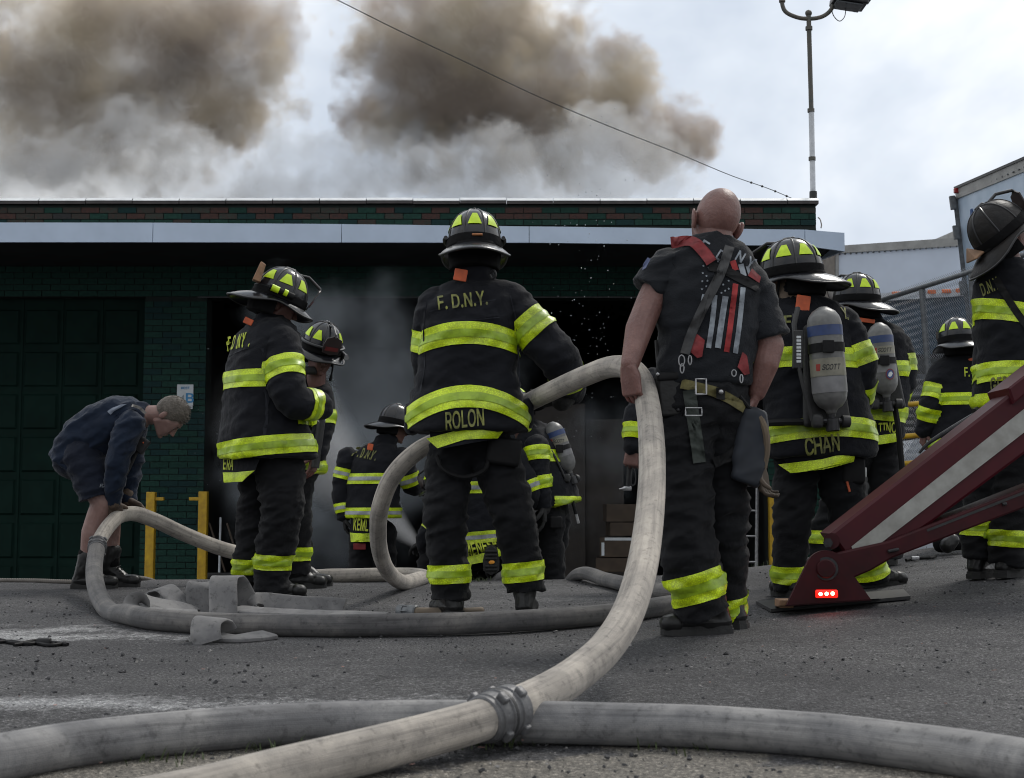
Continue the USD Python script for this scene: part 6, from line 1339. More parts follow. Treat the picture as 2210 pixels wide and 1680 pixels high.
f.boot(f.P(2114, 1205, .06), (.6, .75, 0), s=1.0, shaft=.3); f.boot(f.P(2176, 1218, -.05), (.7, .7, 0), s=1.0)
f.head(f.P(2176, 514, .0), yaw=-86, pitch=40)
f.body([(2196, 640), (2194, 870)], arms=[(AL[0], [.045, .04, .03]), (AR[0], [.045, .04, .03])], hands=[dict(wrist=f.P(2127, 846, .05), d=(-.05, .1, -1), palm=(.5, .8, 0), side=1, curl=.7, s=1.1), dict(wrist=f.P(2290, 836, .05), d=(0, .5, -1), palm=(-1, 0, 0), side=-1, curl=.4)])
H, W = f.helmet(s=1.08, look='helmet_old', patches='scorched_patch', patch_at=[3, 4])
tq = obj('torch', cyl(W((-.125, -.05, .0)), W((-.118, .07, .0)), .018, 14), L['strap_black'], H)
for a_, b_ in ((-.05, -.005), (.03, .045)): obj('torch_sleeve', cyl(W((-.125, a_, .0)), W((-.121, b_, .0)), .0195, 14), mat_once('lime_torch', (.35, .60, .04)), tq)
obj('wood_wedge', hull([sph(W((a, b, -.015)), .006) for a, b in ((-.06, -.145), (.04, -.145), (-.06, -.19), (.04, -.19))] + [sph(W((-.06, -.15, .03)), .006)]), L['tan_wood'], H)
hk = thing('hook_tool', 'curved black hook tool held down by the firefighter at the right edge', 'tool', f.P(2050, 930, .0))
obj('shaft', tube(catmull([f.P(2128, 884, .02), f.P(2090, 905, -.0), f.P(2050, 928, -.02), f.P(2020, 946, -.03), f.P(1998, 962, -.03), f.P(1984, 978, -.03)], 6), np.linspace(.018, .006, 31), 10), L['dark_steel'], hk)
obj('handle', cyl(f.P(2104, 892, .0), f.P(2138, 872, .05), .024, 12), L['black_rubber'], hk)

# ---------------- left: bending over the hose in shorts
f = Fig('man in navy jersey and shorts bending over the hose coupling at left', 8.9, -90, (215, 1256), group=None, skin='skin_pale')
TR = [(150, 1010, 0, .175, .14), (166, 985, 0, .18, .155), (190, 950, 0, .185, .165), (222, 922, 0, .19, .16), (262, 906, 0, .20, .15), (292, 900, 0, .185, .125), (310, 898, 0, .12, .085), (318, 898, 0, .075, .07)]
AN = ([(282, 915, -.17), (252, 1000, -.21), (246, 1078, -.13)], [.088, .072, .052]); AF = ([(290, 915, .17), (284, 1000, .2), (276, 1072, .13)], [.085, .07, .052])
m = f.torso('jersey', L['navy'], TR, [AN, AF], edge=.016, amp=.014, tilt=True, freq=(11, 9, 11), it=10)
f.strip([(280, 874), (300, 880), (316, 893)], 6, m, mat_once('pale_strap', (.16, .15, .14)), 'radio_strap', f.coat_p, lift=.006, yaw=0, edge=.012)
f.poly([(232, 888), (244, 880), (262, 873), (272, 872), (262, 879), (248, 888), (240, 896)], m, mat_once('jersey_print', (.17, .20, .26)), 'back_print', f.coat_p, lift=.004, yaw=0)
rd = thing('chest_radio', 'black radio hanging under the chest of the bending man', 'radio', f.P(305, 965, 0), None)
obj('case', rbox(f.P(306, 962, -.08), (.07, .05, .10), .01, rot((0, 1, 0), 35)), L['black_rubber'], rd); obj('antenna', cyl(f.P(296, 975, -.08), f.P(272, 1025, -.1), .011, 10), L['black_rubber'], rd); obj('lamp', tm(sph(f.P(309, 956, -.11), .006)), L['orange_tag'], rd)
SN = ([(178, 988, -.09), (205, 1045, -.10), (212, 1074, -.10)], [.132, .120, .118]); SF = ([(185, 988, .09), (222, 1050, .10), (230, 1072, .10)], [.13, .115, .112])
f.trousers([(160, 990, -.05), (160, 990, .05)], [SN, SF], look='navy_shorts', name='shorts', edge=.017, amp=.010, pelvis_r=.135)
SHT = f.pants; SHT.metadata['lab'] = np.array(['p'] * len(SHT.vertices))
f.text('FD', 216, 1052, 7, SHT, L['white_flag'], 'letter', f.pants_p, wpx=11, lift=.004, yaw=0)
f.head(f.P(364, 900, .0), yaw=-90, pitch=-60, s=1.02, neck=False)
f.body([(170, 980), (235, 915), (300, 900)], arms=[([(285, 905, -.15), (250, 1010, -.2), (246, 1085, -.13)], [.05, .045, .034]), ([(290, 905, .15), (284, 1000, .2), (276, 1078, .13)], [.05, .045, .034]), ([(296, 900, 0), (318, 896, 0), (346, 895, 0)], [.072, .062, .060])],
       legs=[([(205, 1040, -.10), (222, 1085, -.11), (208, 1120, -.10), (200, 1150, -.09), (192, 1190, -.08), (188, 1225, -.08)], [.10, .072, .066, .070, .052, .046]), ([(222, 1045, .10), (240, 1090, .10), (238, 1135, .10), (240, 1190, .10), (240, 1220, .10)], [.095, .07, .066, .05, .046])])
hr = m3.Manifold.sphere(1.0, 48).scale((.0825, .106, .104)).translate((0, -.014, .032)); hr = hr.trim_by_plane((0, -.80, .60), -.022) ; hr = hr.trim_by_plane((0, -.1, 1), -.025)
hm = refined(hr, .006, 2); hm.vertices = hm.vertices + hm.vertex_normals * ((meshkit.fbm(hm.vertices * (70, 40, 70), 3, 8) - .4) * .005)[:, None]
obj('hair', place(hm, f.HR, f.HC, f.HS), mat_once('grey_blond_hair', (.105, .088, .07), .6, scale=60, tint=(.06, .05, .042), bump=.5), f.t, smooth=True)
tf = trimesh.sample.sample_surface(hm, 1500, seed=3); pts_, fi = tf[0], tf[1]; nn = hm.face_normals[fi]; tuft = []
for p, n in zip(pts_, nn):
    d = unit(n * .55 + np.array([0, .75, .25]) + RNG.normal(0, .12, 3)); tuft.append(tube(np.array([p - n * .002, p + d * .009, p + d * .019 - n * .002]), [.0012, .001, .0003], 3, False))
obj('hair_tufts', place(cat(tuft), f.HR, f.HC, f.HS), mat_once('hair_tip', (.15, .13, .105), .55), f.t, smooth=True, kind='stuff')
f.glove(dict(wrist=f.P(245, 1084, -.13), d=(.15, .25, -1), palm=(-.3, .9, .2), side=1, curl=.5, s=1.15), 'glove_brown', cuff=([f.P(246, 1070, -.14), f.P(245, 1088, -.13)], [.046, .042]))
f.glove(dict(wrist=f.P(277, 1080, .12), d=(.75, -.1, -.35), palm=(-.2, -.35, -1), side=1, curl=.22, s=1.15), 'glove_brown', cuff=([f.P(276, 1068, .13), f.P(278, 1084, .12)], [.046, .042]))
for a_, s_, fd in ((f.P(188, 1238, -.08), (186, 1216, -.08), (1, .05, 0)), (f.P(240, 1222, .10), (240, 1200, .10), (1, -.05, 0))):
    obj('sock', refined(chain([f.P(*s_) + (0, 0, .055), f.P(*s_) - (0, 0, .04)], [.052, .056], 16), .014, 2), L['flap'], f.t, smooth=True)
    bt = f.boot(a_, fd, s=1.0, shaft=.10)
    for k in range(4):
        q = np.array([a_[0], a_[1], f.ground]) + np.array([.035 + .014 * k, 0, .15 - .022 * k]); obj('lace', tube(np.array([q + (0, -.035, 0), q + (.01, 0, .012), q + (0, .035, 0)]), .0035, 6), L['strap_black'], bt)
# ================================================================ hoses
def hose_look(name, c, t, k=1.0):
    n = {"t": ("texture_coordinate", {}), "n": ("noise_texture", {"scale": 3.2, "detail": 7.0, "roughness": .68, "distortion": .6}), "r": ("rgb_ramp", {"ramp": [(.30, tuple(np.array(t) * .62)), (.46, t), (.66, c)]}),
         # u runs along the hose in metres, v round it: streaks, scuffs and the weave of the jacket follow it
         "ms": ("mapping", {"scale": (2.2, 16.0, 1.0)}), "ns": ("noise_texture", {"scale": 1.0, "detail": 6.0, "roughness": .65}), "rs": ("rgb_ramp", {"ramp": [(.33, (.50, .50, .51)), (.52, (1, 1, 1)), (.70, (1.12, 1.12, 1.1))]}), "m1": ("mix_color", {"blend_type": "multiply", "fac": .8, "use_clamp": False}),
         "n2": ("noise_texture", {"scale": 38.0, "detail": 5.0, "roughness": .7}), "r2": ("rgb_ramp", {"ramp": [(.30, (.40, .40, .40)), (.46, (1, 1, 1))]}), "m": ("mix_color", {"blend_type": "multiply", "fac": .75}),
         "mw": ("mapping", {"scale": (300.0, 72.0, 1.0)}), "vw": ("voronoi_texture", {"scale": 1.0, "randomness": .35}), "rw": ("map_range", {"from_min": .1, "from_max": .7, "to_min": 1.03, "to_max": .93}), "m3": ("vector_math", {"math_type": "scale"}),
         "b": ("bump", {"strength": .22, "distance": .004, "invert": True}), "p": ("principled_bsdf", {"roughness": .88, "specular_ior_level": .2, "sheen_weight": .1})}
    return usdkit.material(stage, '/World/Looks/' + name, n, [("t.object", "n.vector"), ("t.object", "n2.vector"), ("t.UV", "ms.vector"), ("ms.vector", "ns.vector"), ("t.UV", "mw.vector"), ("mw.vector", "vw.vector"), ("n.fac", "r.fac"), ("ns.fac", "rs.fac"), ("n2.fac", "r2.fac"),
        ("r.color", "m1.a"), ("rs.color", "m1.b"), ("m1.result", "m.a"), ("r2.color", "m.b"), ("vw.distance", "rw.value"), ("m.result", "m3.vector1"), ("rw.result", "m3.scale"), ("m3.vector", "p.base_color"), ("vw.distance", "b.height"), ("b.normal", "p.normal")], surface="p.BSDF")
L['hose'] = hose_look('hose_jacket', (.43, .39, .34), (.275, .252, .225))
L['hose_dark'] = hose_look('dirty_hose_jacket', (.13, .122, .118), (.075, .073, .074))
L['hose_grey'] = hose_look('grey_hose_jacket', (.26, .255, .25), (.145, .144, .148))
L['hose_flat'] = hose_look('flat_hose_jacket', (.20, .195, .19), (.13, .128, .13))
def resample(P, step):
    s = np.concatenate([[0], np.cumsum(np.linalg.norm(np.diff(P, axis=0), axis=1))]); t = np.linspace(0, s[-1], max(int(s[-1] / step), 4))
    return np.stack([np.interp(t, s, P[:, k]) for k in range(3)], 1)
HR = .046
def hose_path(pts): return resample(catmull(np.array(pts), 14), .02)
def hose_mesh(P, r=HR, n=28):
    """Tube with a doubled seam column, so that its (u, v) wrap without a jump; slightly oval and uneven like a filled jacket."""
    T, A, B = frames_along(P); s = np.concatenate([[0], np.cumsum(np.linalg.norm(np.diff(P, axis=0), axis=1))]); an = np.linspace(0, 2 * math.pi, n + 1)
    rr = r * (1 + .05 * (meshkit.fbm(P * 2.3, 3, 5) - .5)); ov = 1 + .035 * np.cos(2 * an + .6); k = len(P)
    V = P[:, None] + rr[:, None, None] * ov[None, :, None] * (np.cos(an)[None, :, None] * A[:, None] + np.sin(an)[None, :, None] * B[:, None])
    i, j = np.meshgrid(np.arange(k - 1), np.arange(n), indexing='ij'); w = n + 1
    q = np.stack([i * w + j, i * w + j + 1, (i + 1) * w + j + 1, (i + 1) * w + j], -1).reshape(-1, 4)
    V = V.reshape(-1, 3); uv = np.stack([np.repeat(s, w), np.tile(an / (2 * math.pi), k)], 1)
    f = np.vstack([q[:, [0, 1, 2]], q[:, [0, 2, 3]]]); jj = np.arange(n)
    V = np.vstack([V, P[:1], P[-1:]]); uv = np.vstack([uv, uv[:1], uv[-1:]])
    f = np.vstack([f, np.stack([np.full(n, k * w), jj + 1, jj], 1), np.stack([np.full(n, k * w + 1), (k - 1) * w + jj, (k - 1) * w + jj + 1], 1)])
    return dict(mesh=trimesh.Trimesh(V, f, process=False), uv=uv)
def hose_obj(P, look, parent, r=HR):
    h = hose_mesh(P, r); return obj('jacket', h['mesh'], look, parent, smooth=True, uv=h['uv'])
def coupling(P, i, part, r=HR):
    """Metal coupling with two rims and lugs at point i of the path."""
    c = P[i]; d = unit(P[min(i + 3, len(P) - 1)] - P[max(i - 3, 0)]); a, b, _ = frame(d)
    s = np.array([-.062, -.058, -.046, -.044, -.014, -.012, .004, .006, .020, .022, .048, .050, .060, .064]); q = np.array([1.02, 1.10, 1.10, 1.16, 1.16, 1.24, 1.24, 1.14, 1.14, 1.22, 1.22, 1.10, 1.10, 1.02]) * r
    C = obj('coupling', tube(c + s[:, None] * d, q, 28), mat_once('coupling_metal', (.115, .115, .12), .5, metal=.35, bump=.35), part, smooth=30)
    for k in range(4):
        e = a * math.cos(k * math.pi / 2 + .7) + b * math.sin(k * math.pi / 2 + .7); f_ = np.cross(d, e)
        for o in (-.028, .036): obj('lug', rbox(c + e * r * 1.24 + d * o, (.020, .026, .016), .004, np.stack([d, f_, e], 1)), mat_once('coupling_metal', (.2, .2, .2)), C)
    obj('gasket_groove', tube(c + np.array([[-.009], [-.0085], [.0005], [.001]]) * d, np.array([1.02, 1.252, 1.252, 1.02]) * r, 28), L['black_rubber'], C, smooth=30)
def on_ground(px, py_bottom, r=HR): return gat(px, py_bottom, r)
# foreground hose lying across the picture
A_ = [on_ground(-330, 1735), on_ground(-120, 1708), on_ground(0, 1690), on_ground(110, 1668), on_ground(230, 1648), on_ground(380, 1632), on_ground(560, 1616), on_ground(760, 1606), on_ground(960, 1603), on_ground(1150, 1606), on_ground(1330, 1610), on_ground(1500, 1616), on_ground(1650, 1626), on_ground(1800, 1641), on_ground(1950, 1660), on_ground(2080, 1680), on_ground(2210, 1704), on_ground(2400, 1740)]
PA = hose_path(A_)
ha = thing('charged_hose', 'thick grey hose lying across the whole foreground on the ground', 'hose', A_[9])
hose_obj(PA, L['hose_grey'], ha, .0475)
# hose rising from the bottom left to the hands
B0 = [at(250, 1745, 2.42), at(420, 1712, 2.50), at(620, 1662, 2.62), at(780, 1624, 2.75), at(920, 1588, 2.88), at(1000, 1566, 2.95), at(1075, 1542, 3.04), at(1160, 1506, 3.18), at(1240, 1458, 3.40), at(1305, 1402, 3.62), at(1352, 1330, 3.86), at(1382, 1240, 4.12), at(1399, 1140, 4.42), at(1407, 1040, 4.72), at(1406, 950, 5.04), at(1398, 875, 5.32), at(1384, 822, 5.50), at(1360, 796, 5.60), at(1320, 792, 5.76), at(1262, 812, 6.0), at(1195, 842, 6.3), at(1120, 878, 6.75), at(1040, 912, 6.95), at(960, 945, 6.92), at(900, 975, 6.85), at(850, 1025, 6.85), at(822, 1090, 6.95), at(816, 1150, 7.15), at(824, 1205, 7.6), at(845, 1242, 8.2)]
B0 += [gxy(at(872, 1250, 8.75)[0], 8.75, HR), gxy(at(905, 1246, 9.2)[0], 9.2, HR), gxy(at(912, 1238, 9.5)[0], 9.55, HR), gxy(at(880, 1230, 9.75)[0], 9.75, HR), gxy(at(800, 1230, 9.7)[0], 9.7, HR), gxy(at(720, 1231, 9.6)[0], 9.6, HR), gxy(at(640, 1228, 9.5)[0], 9.5, HR + .01), at(560, 1206, 9.4), at(480, 1185, 9.3), at(400, 1154, 9.15), at(335, 1124, 9.0), at(290, 1109, 8.9), at(260, 1113, 8.82), at(236, 1134, 8.7), at(217, 1162, 8.55), at(211, 1175, 8.45)]
PB = hose_path(B0)
ic = int(np.argmin(np.linalg.norm(PB - B0[6], axis=1)))
hb0 = thing('charged_hose', 'beige hose from the bottom left edge up to the metal coupling in the foreground', 'hose', B0[2])
hose_obj(PB[:ic + 1], L['hose'], hb0)
coupling(PB, ic, hb0)
hb1 = thing('charged_hose', 'long beige hose arching from the foreground coupling through the held hands and a loop', 'hose', B0[10])
hose_obj(PB[ic:], L['hose'], hb1)
C0 = [B0[-1], at(204, 1215, 8.1), at(205, 1255, 7.6), at(216, 1292, 7.1), at(240, 1322, 6.6)]
C0 += [on_ground(275, 1349), on_ground(330, 1361), on_ground(420, 1369), on_ground(540, 1374), on_ground(700, 1376), on_ground(860, 1374), on_ground(1020, 1370), on_ground(1180, 1361), on_ground(1310, 1349), on_ground(1420, 1332), on_ground(1490, 1320), on_ground(1512, 1310), on_ground(1490, 1302), on_ground(1440, 1298), on_ground(1380, 1286), on_ground(1310, 1268), on_ground(1250, 1254), on_ground(1190, 1246)]
C0 += [gxy(at(1120, 1230, 9.9)[0], 9.9, HR), gxy(at(1050, 1230, 10.4)[0], 10.35, HR)]
C0 = [np.asarray(p) for p in C0]
for p in C0[5:]: p[2] = max(p[2], float(zg(p[0], p[1])) + HR)
PC = hose_path(C0)
mixed = hose_look('scuffed_hose_jacket', (.145, .137, .130), (.078, .076, .077))
hc = thing('charged_hose', 'dirty hose dropping from the bending man and lying behind the flat folded hose', 'hose', C0[9])
hose_obj(PC, mixed, hc)
coupling(PC, 2, hc)
# flat empty hose, folded in a heap
def ribbon(pts, wd, w=.13, t=.016, n=14):
    P = catmull(np.array([at(*p) for p in pts]), 8); Wd = catmull(np.array([unit(x) for x in wd]), 8)
    T = np.gradient(P, axis=0); T /= np.linalg.norm(T, axis=1, keepdims=True) + 1e-9
    Wd = Wd - T * (Wd * T).sum(1, keepdims=True); Wd /= np.linalg.norm(Wd, axis=1, keepdims=True) + 1e-9; N = np.cross(T, Wd)
    th = np.arange(n) * 2 * math.pi / n; cs, sn = np.cos(th), np.sin(th)
    a, b = np.sign(cs) * np.abs(cs) ** .55 * w / 2, np.sign(sn) * np.abs(sn) ** .8 * t / 2 * (1 + .5 * np.abs(cs) ** 3)
    R = P[:, None] + a[None, :, None] * Wd[:, None] + b[None, :, None] * N[:, None]
    R = R + (meshkit.fbm(R * 9, 3, 3) - .5)[..., None] * .008
    lo = zg(R[..., 0], R[..., 1]) + .003; R[..., 2] = np.maximum(R[..., 2], lo)
    return loft(R)
X_, Yv, Zv = (1, .1, 0), (.25, 1, .12), (0, .55, .85)
fh = thing('flat_hose', 'flat empty grey hose folded in a heap behind the dirty hose', 'hose', at(520, 1325, 6.4))
obj('standing_fold', ribbon([(482, 1332, 6.46), (482, 1300, 6.49), (481, 1266, 6.53), (485, 1247, 6.58), (500, 1252, 6.66), (520, 1285, 6.72), (538, 1318, 6.76)], [X_, X_, X_, (1, .15, 0), (.95, .3, 0), (.9, .5, 0), (.85, .6, 0)]), L['hose_flat'], fh, smooth=50)
obj('trailing_strip', ribbon([(505, 1316, 6.62), (560, 1321, 6.52), (640, 1325, 6.44), (740, 1328, 6.36), (832, 1331, 6.30)], [Yv] * 5, t=.024), L['hose_flat'], fh, smooth=50)
obj('left_fold', ribbon([(426, 1326, 6.66), (360, 1322, 6.62), (312, 1317, 6.58), (292, 1309, 6.60), (302, 1298, 6.64), (335, 1302, 6.70), (375, 1310, 6.74), (420, 1320, 6.80)], [Yv] * 8), L['hose_flat'], fh, smooth=50)
obj('slanted_fold', ribbon([(322, 1296, 6.92), (338, 1276, 6.92), (354, 1270, 6.90), (376, 1288, 6.86), (410, 1322, 6.80)], [(.5, 1, .2)] * 5), L['hose_flat'], fh, smooth=50)
obj('middle_fold', ribbon([(432, 1326, 6.86), (430, 1290, 6.88), (432, 1266, 6.9), (446, 1262, 6.95), (462, 1285, 6.98), (472, 1320, 6.98)], [(1, .5, 0)] * 6), L['hose_flat'], fh, smooth=50)
obj('rear_strip', ribbon([(548, 1322, 6.72), (553, 1300, 6.75), (566, 1296, 6.78), (620, 1301, 6.78), (690, 1305, 6.75), (744, 1309, 6.72)], [Zv] * 6, w=.085), L['hose_flat'], fh, smooth=50)
obj('front_fold', ribbon([(448, 1389, 5.28), (443, 1366, 5.29), (446, 1343, 5.32), (457, 1336, 5.37), (470, 1344, 5.43), (480, 1362, 5.47)], [(1, -.1, -.12), (1, -.1, -.12), (1, 0, -.1), (1, .1, -.1), (1, .2, -.1), (1, .2, 0)], w=.115), L['hose_flat'], fh, smooth=50)
obj('front_strip', ribbon([(470, 1376, 5.40), (505, 1381, 5.38), (540, 1378, 5.42), (580, 1372, 5.50)], [(.2, 1, .1)] * 4, w=.10, t=.028), L['hose_flat'], fh, smooth=50)
# small hose end with its coupling
eh = thing('hose_end', 'small tan hose end with a grey coupling on the ground by the boot', 'hose', gat(930, 1338))
EP = np.array([gat(862, 1331, .026), gat(900, 1333, .026), gat(950, 1334, .026), gat(1000, 1334, .026), gat(1040, 1332, .026)])
obj('jacket', tube(resample(catmull(EP, 8), .02), .021, 14), mat_once('tan_hose', (.17, .135, .10), .85), eh, smooth=True)
obj('coupling', tube(np.array([lerp(EP[0], EP[1], t) for t in (-.02, 0, .3, .31, .55, .56, .95, 1.0)]), [.026, .031, .031, .027, .027, .031, .031, .026], 18), L['galv'], eh, smooth=30)
for k in range(6):
    e = lerp(EP[0], EP[1], .45); dd = unit(EP[1] - EP[0]); a, b, _ = frame(dd); e2 = a * math.cos(k) + b * math.sin(k); obj('grip_rib', rbox(e + e2 * .029, (.05, .006, .006), .002, np.stack([dd, np.cross(e2, dd), e2], 1)), L['galv'], eh)
# corrugated tube, black webbing
ct = catmull(np.array([gat(-60, 1258, .016), gat(60, 1259, .016), gat(170, 1262, .016), gat(230, 1259, .016), gat(310, 1254, .016), gat(410, 1250, .016)]), 10); ct = resample(ct, .006)
obj('corrugated_tube', tube(ct, .014 + .003 * (np.arange(len(ct)) % 3 == 0), 10), mat_once('tube_grey', (.14, .125, .11), .7), None, smooth=40, label='thin corrugated grey tube on the ground behind the bending man', cat='tube')
wb = thing('webbing', 'tangled black webbing with a buckle on the ground at the left edge', 'strap', gat(70, 1396))
for pts in ([(-30, 1394), (20, 1390), (60, 1396), (95, 1392), (146, 1397)], [(0, 1387), (40, 1394), (80, 1388), (120, 1395)], [(30, 1398), (70, 1393), (110, 1399), (140, 1394)]):
    obj('strap', tube(catmull(np.array([gat(a, b, .009) for a, b in pts]), 8), .007, 7), L['strap_black'], wb)
obj('buckle', rbox(gat(95, 1393, .016), (.05, .03, .022), .005), L['black_rubber'], wb)

# ================================================================ ladder truck outrigger
OY = 6.10
def pxprism(pts, Y0, Y1, bev=.006):
    P = [(at(a, b, Y0)[0], at(a, b, Y0)[2]) for a, b in pts]
    if (Y1 - Y0) < .03 or not bev: return prism(P, (1, 0, 0), (0, 0, 1), (0, Y1, 0), Y1 - Y0)
    from shapely.geometry import Polygon
    g = Polygon(P).buffer(-bev, join_style=2)
    out = [(Y0, g), (Y0 + bev, Polygon(P)), (Y1 - bev, Polygon(P)), (Y1, g)]
    R = []
    for y, pg in out:
        c = np.array(pg.exterior.coords)[:-1]
        if len(c) != len(P): return prism(P, (1, 0, 0), (0, 0, 1), (0, Y1, 0), Y1 - Y0)
        # keep the same first corner
        j = np.argmin(np.linalg.norm(c - np.array(P[0]), axis=1)); c = np.roll(c, -j, 0)
        if (np.cross(np.roll(c, -1, 0), c).sum() > 0) != (np.cross(np.roll(np.array(P), -1, 0), np.array(P)).sum() > 0): c = np.roll(c[::-1], 1, 0)
        R.append(np.stack([c[:, 0], np.full(len(c), y), c[:, 1]], 1))
    R[1] = np.stack([np.array(P)[:, 0], np.full(len(P), out[1][0]), np.array(P)[:, 1]], 1); R[2] = R[1] + (0, out[2][0] - out[1][0], 0)
    return loft(R)
RED = mat('engine_red', (.050, .0035, .0075), .5, .15, 5, .04, 20, spec=.25, tint=(.034, .003, .006)); REDD = mat('engine_red_worn', (.038, .0038, .0065), .55, .25, 9, .08, 30, spec=.2, tint=(.018, .003, .004))
og = thing('outrigger', 'dark red ladder truck outrigger with white stripe and lit red lamp', 'outrigger', gxy(at(1790, 1300, OY)[0], OY))
beam = obj('beam', pxprism([(1792, 1152), (2190, 842), (2420, 664), (2420, 826), (2012, 1128), (1852, 1236)], OY + .02, OY + .24, .012), RED, og, smooth=30)
obj('white_stripe', pxprism([(1838, 1180), (2420, 716), (2420, 772), (2210, 934), (1880, 1189), (1842, 1193)], OY + .014, OY + .0205, 0), mat('worn_stripe', (.30, .30, .28), .5, .25, 12, tint=(.19, .185, .17)), beam, smooth=False)
obj('end_collar', pxprism([(2176, 838), (2420, 648), (2420, 690), (2188, 872)], OY - .01, OY + .27, .008), RED, og, smooth=30)
arm = obj('lower_arm', pxprism([(1770, 1236), (1790, 1198), (1830, 1188), (1916, 1169), (2010, 1132), (2210, 1054), (2420, 972), (2420, 1012), (2210, 1097), (1926, 1205), (1880, 1232), (1838, 1250), (1800, 1260)], OY - .012, OY + .19, .008), REDD, og, smooth=30)
obj('arm_slot', pxprism([(2000, 1143), (2420, 978), (2420, 985), (2002, 1148)], OY - .0135, OY - .0115, 0), L['black_rubber'], arm, smooth=False)
for p in ((1928, 1188), (2168, 1088)): obj('arm_bolt', rbox(at(p[0], p[1], OY - .018), (.05 if p[0] < 2000 else .02, .016, .014), .004, rot((0, 1, 0), -12)), L['dark_steel'], arm)
obj('hinge_knuckle', tube(np.array([at(1795, 1168, OY + .0), at(1795, 1168, OY + .26)]), .035, 16), REDD, og); obj('hinge_bolt', tube(np.array([at(1787, 1172, OY - .02), at(1787, 1172, OY + .0)]), .022, 6), L['dark_steel'], og)
rnd = [(1783 + 44 * math.cos(a), 1232 + 44 * math.sin(a)) for a in np.linspace(math.radians(200), math.radians(340), 12)]
br_o = [(1697, 1309)] + rnd + [(1881, 1296)]
br = obj('foot_bracket', pxprism(br_o, OY - .045, OY - .018, 0), REDD, og, smooth=30)
obj('foot_bracket', pxprism(br_o, OY + .20, OY + .225, 0), REDD, og, smooth=30)
obj('pivot_pin', tube(np.array([at(1783, 1228, OY - .062), at(1783, 1228, OY - .058), at(1783, 1228, OY - .045)]), [.036, .041, .041], 24), REDD, br); obj('pin_washer', tube(np.array([at(1783, 1228, OY - .052), at(1783, 1228, OY - .044)]), [.05, .052], 24), L['dark_steel'], br)
lamp = obj('lamp_housing', rbox(at(1784, 1282, OY - .052), (.098, .016, .036), .007), mat('red_lamp_lens', (.35, .01, .01), .2, emis=((1, .02, .01), .8)), br)
for k in (-1, 0, 1): obj('led', tm(sph(at(1784 + 13 * k, 1282 - .6 * k, OY - .060), .0085)), mat_once('led_red', (.8, .05, .04), .3, emis=((1, .12, .06), 34.0)), lamp)
def gslab(corners, t, lift):
    top = [gat(a, b, lift + t) for a, b in corners]; bot = [p - (0, 0, t) for p in top]; return loft([bot, top])
obj('foot_shoe', loft([[gat(1672, 1316, .012), gat(1900, 1301, .012), at(1905, 1286, OY + .26) * (1, 1, 0) + (0, 0, float(gat(1900, 1301)[2]) + .02), at(1680, 1300, OY + .26) * (1, 1, 0) + (0, 0, float(gat(1680, 1310)[2]) + .02)], [at(1678, 1308, OY - .05), at(1898, 1292, OY - .05), at(1898, 1292, OY + .24), at(1678, 1308, OY + .24)]]), L['dark_steel'], og, smooth=False)
obj('ground_plate', loft([[gat(1664, 1324, .004), gat(1965, 1296, .004), gat(1950, 1280, .004), gat(1632, 1306, .004)], [gat(1664, 1324, .018), gat(1965, 1296, .018), gat(1950, 1280, .018), gat(1632, 1306, .018)]]), L['black_rubber'], og, smooth=False)
obj('wood_block', rbox(at(1692, 1302, OY + .05), (.06, .12, .035), .004), L['tan_wood'], og)

# gear on the ground at the right
gb = thing('gear_bag', 'dark bag and mask lying on the ground before the fence', 'bag', gxy(at(2060, 1190, 9.0)[0], 9.0))
bz = hull([sph(gxy(at(px_, 1190, 9.0)[0], 9.0 + o, h), .05) for px_, o, h in ((2030, 0, .08), (2080, 0, .08), (2040, .15, .16), (2075, .1, .18))]); obj('sack', wrinkle(refined(bz, .02, 5), .014, (10, 10, 10), 3), L['flap'], gb, smooth=True)
obj('mask', refined(hull([sph(gxy(at(2045, 1190, 8.8)[0], 8.8, .07), .05), sph(gxy(at(2058, 1190, 8.8)[0], 8.8, .10), .04)]), .012, 2), L['boot'], gb, smooth=True)
obj('buckle', rbox(gxy(at(1975, 1195, 8.7)[0], 8.7, .02), (.05, .02, .025), .005), L['steel'], gb); obj('strap', tube(catmull(np.array([gxy(at(a, 1195, 8.7)[0], 8.7 + b, .012) for a, b in ((1955, 0), (1985, .05), (2005, -.02), (2030, .1))]), 6), .010, 7), L['strap_black'], gb)

# ================================================================ loose stones, litter, weeds
def stones(n, ylo, yhi, xk, rlo, rhi, seed):
    g = np.random.default_rng(seed); out = []; base = trimesh.creation.icosphere(0, 1.0)
    for _ in range(n):
        y = ylo + (yhi - ylo) * g.random() ** 1.2; x = g.uniform(-.40, .40) * y * xk + g.normal(0, .1); r = rlo + (rhi - rlo) * g.random() ** 4
        v = base.vertices * (r * g.uniform(.6, 1.2, 3)) * (1, 1, .7) + g.normal(0, r * .18, base.vertices.shape); v = v @ rot((0, 0, 1), g.uniform(0, 360)).T
        out.append(trimesh.Trimesh(v + (x, y, float(zg(x, y)) + r * .35), base.faces, process=False))
    return cat(out)
obj('gravel', stones(5200, 2.1, 9.8, 1.05, .0025, .0085, 3), mat('gravel_stone', (.055, .055, .058), .9, .4, 60, .3, tint=(.02, .02, .022)), None, smooth=False, label='dark loose grit scattered over the asphalt', cat='gravel', kind='stuff')
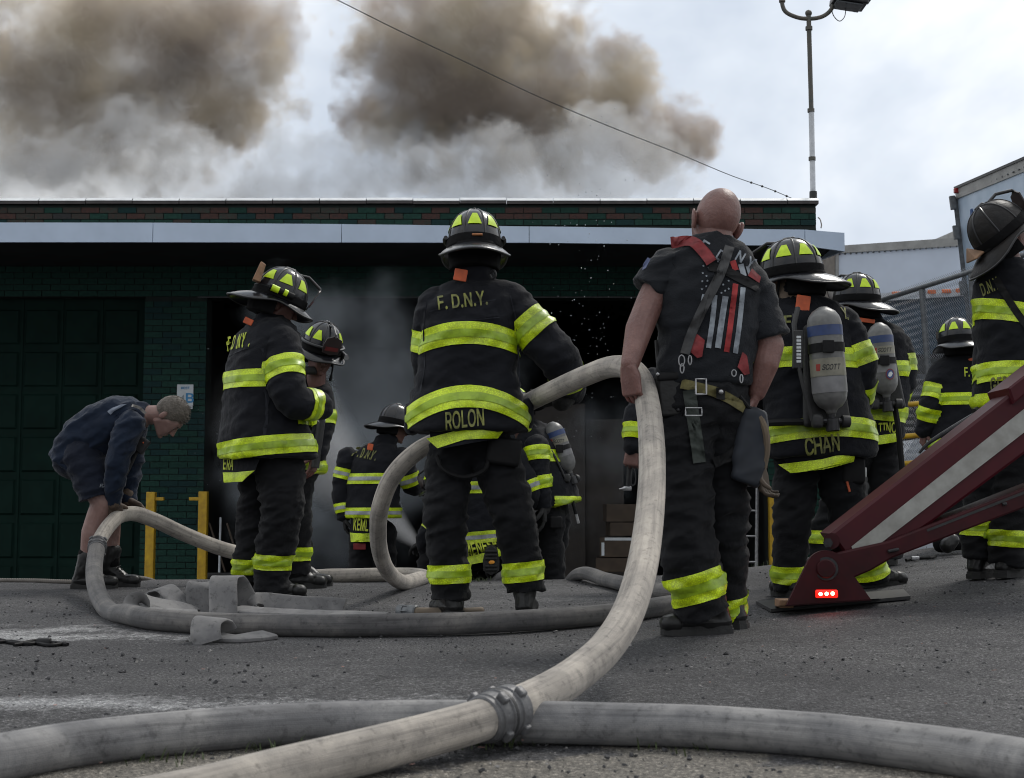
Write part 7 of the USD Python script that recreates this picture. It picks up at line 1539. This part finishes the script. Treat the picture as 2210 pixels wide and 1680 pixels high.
obj('gravel', stones(900, 2.1, 9.5, 1.05, .0025, .007, 4), mat('pale_stone', (.30, .29, .28), .9, .3, 60), None, smooth=False, label='pale loose grit scattered over the asphalt', cat='gravel', kind='stuff')
obj('gravel', stones(30, 2.6, 8.5, .95, .005, .014, 5), mat('dark_lump', (.022, .022, .024), .9, .4, 40, .4), None, smooth=False, label='black crumbs of asphalt lying about the yard', cat='gravel', kind='stuff')
fl_ = []
for k in range(70):
    y = RNG.uniform(2.3, 8.5); x = RNG.uniform(-.36, .38) * y; s_ = RNG.uniform(.004, .013); fl_.append(box((x, y, float(zg(x, y)) + .012), (s_, s_ * .6, .0015), rot((0, 0, 1), RNG.uniform(0, 180)) @ rot((1, 0, 0), RNG.uniform(-15, 15))))
obj('litter', cat(fl_), mat('pink_flake', (.34, .20, .17), .8, .3, 30), None, smooth=False, label='tiny pinkish flakes littering the asphalt', cat='litter', kind='stuff')
def weeds(spots, seed, hgt):
    g = np.random.default_rng(seed); V, F = [], []
    for (c, n, sp) in spots:
        for _ in range(n):
            p = c + np.array([g.normal(0, sp), g.normal(0, sp * .6), 0]); p[2] = float(zg(p[0], p[1])); a = g.uniform(0, 6.28); h = hgt * g.uniform(.4, 1.1); d = np.array([math.cos(a), math.sin(a), 0]); w = np.array([-d[1], d[0], 0]) * .0018; k = len(V) * 1
            V += [p - w, p + w, p + d * h * .35 + (0, 0, h * .7) + w * .7, p + d * h * .35 + (0, 0, h * .7) - w * .7, p + d * h * .8 + (0, 0, h)]; F += [[k, k + 1, k + 2], [k, k + 2, k + 3], [k + 3, k + 2, k + 4]]
    return trimesh.Trimesh(np.array(V), np.array(F), process=False)
sp_ = [(gxy(at(px_, 1238, 9.7)[0], 9.75), 26, .06) for px_ in (1010, 1030, 985, 740, 1130)] + [(gat(px_, py_), 30, .05) for px_, py_ in ((1085, 1606), (1010, 1612), (330, 1650), (620, 1622), (1500, 1622))] + [(gxy(x, 10.0), 16, .07) for x in (1.7, 2.0, 2.6, 3.1)]
obj('weeds', weeds(sp_, 4, .032), mat('weed_green', (.05, .075, .018), .7, .3, 40), None, smooth=False, label='sparse small green weeds in the cracks of the yard', cat='weeds', kind='stuff')
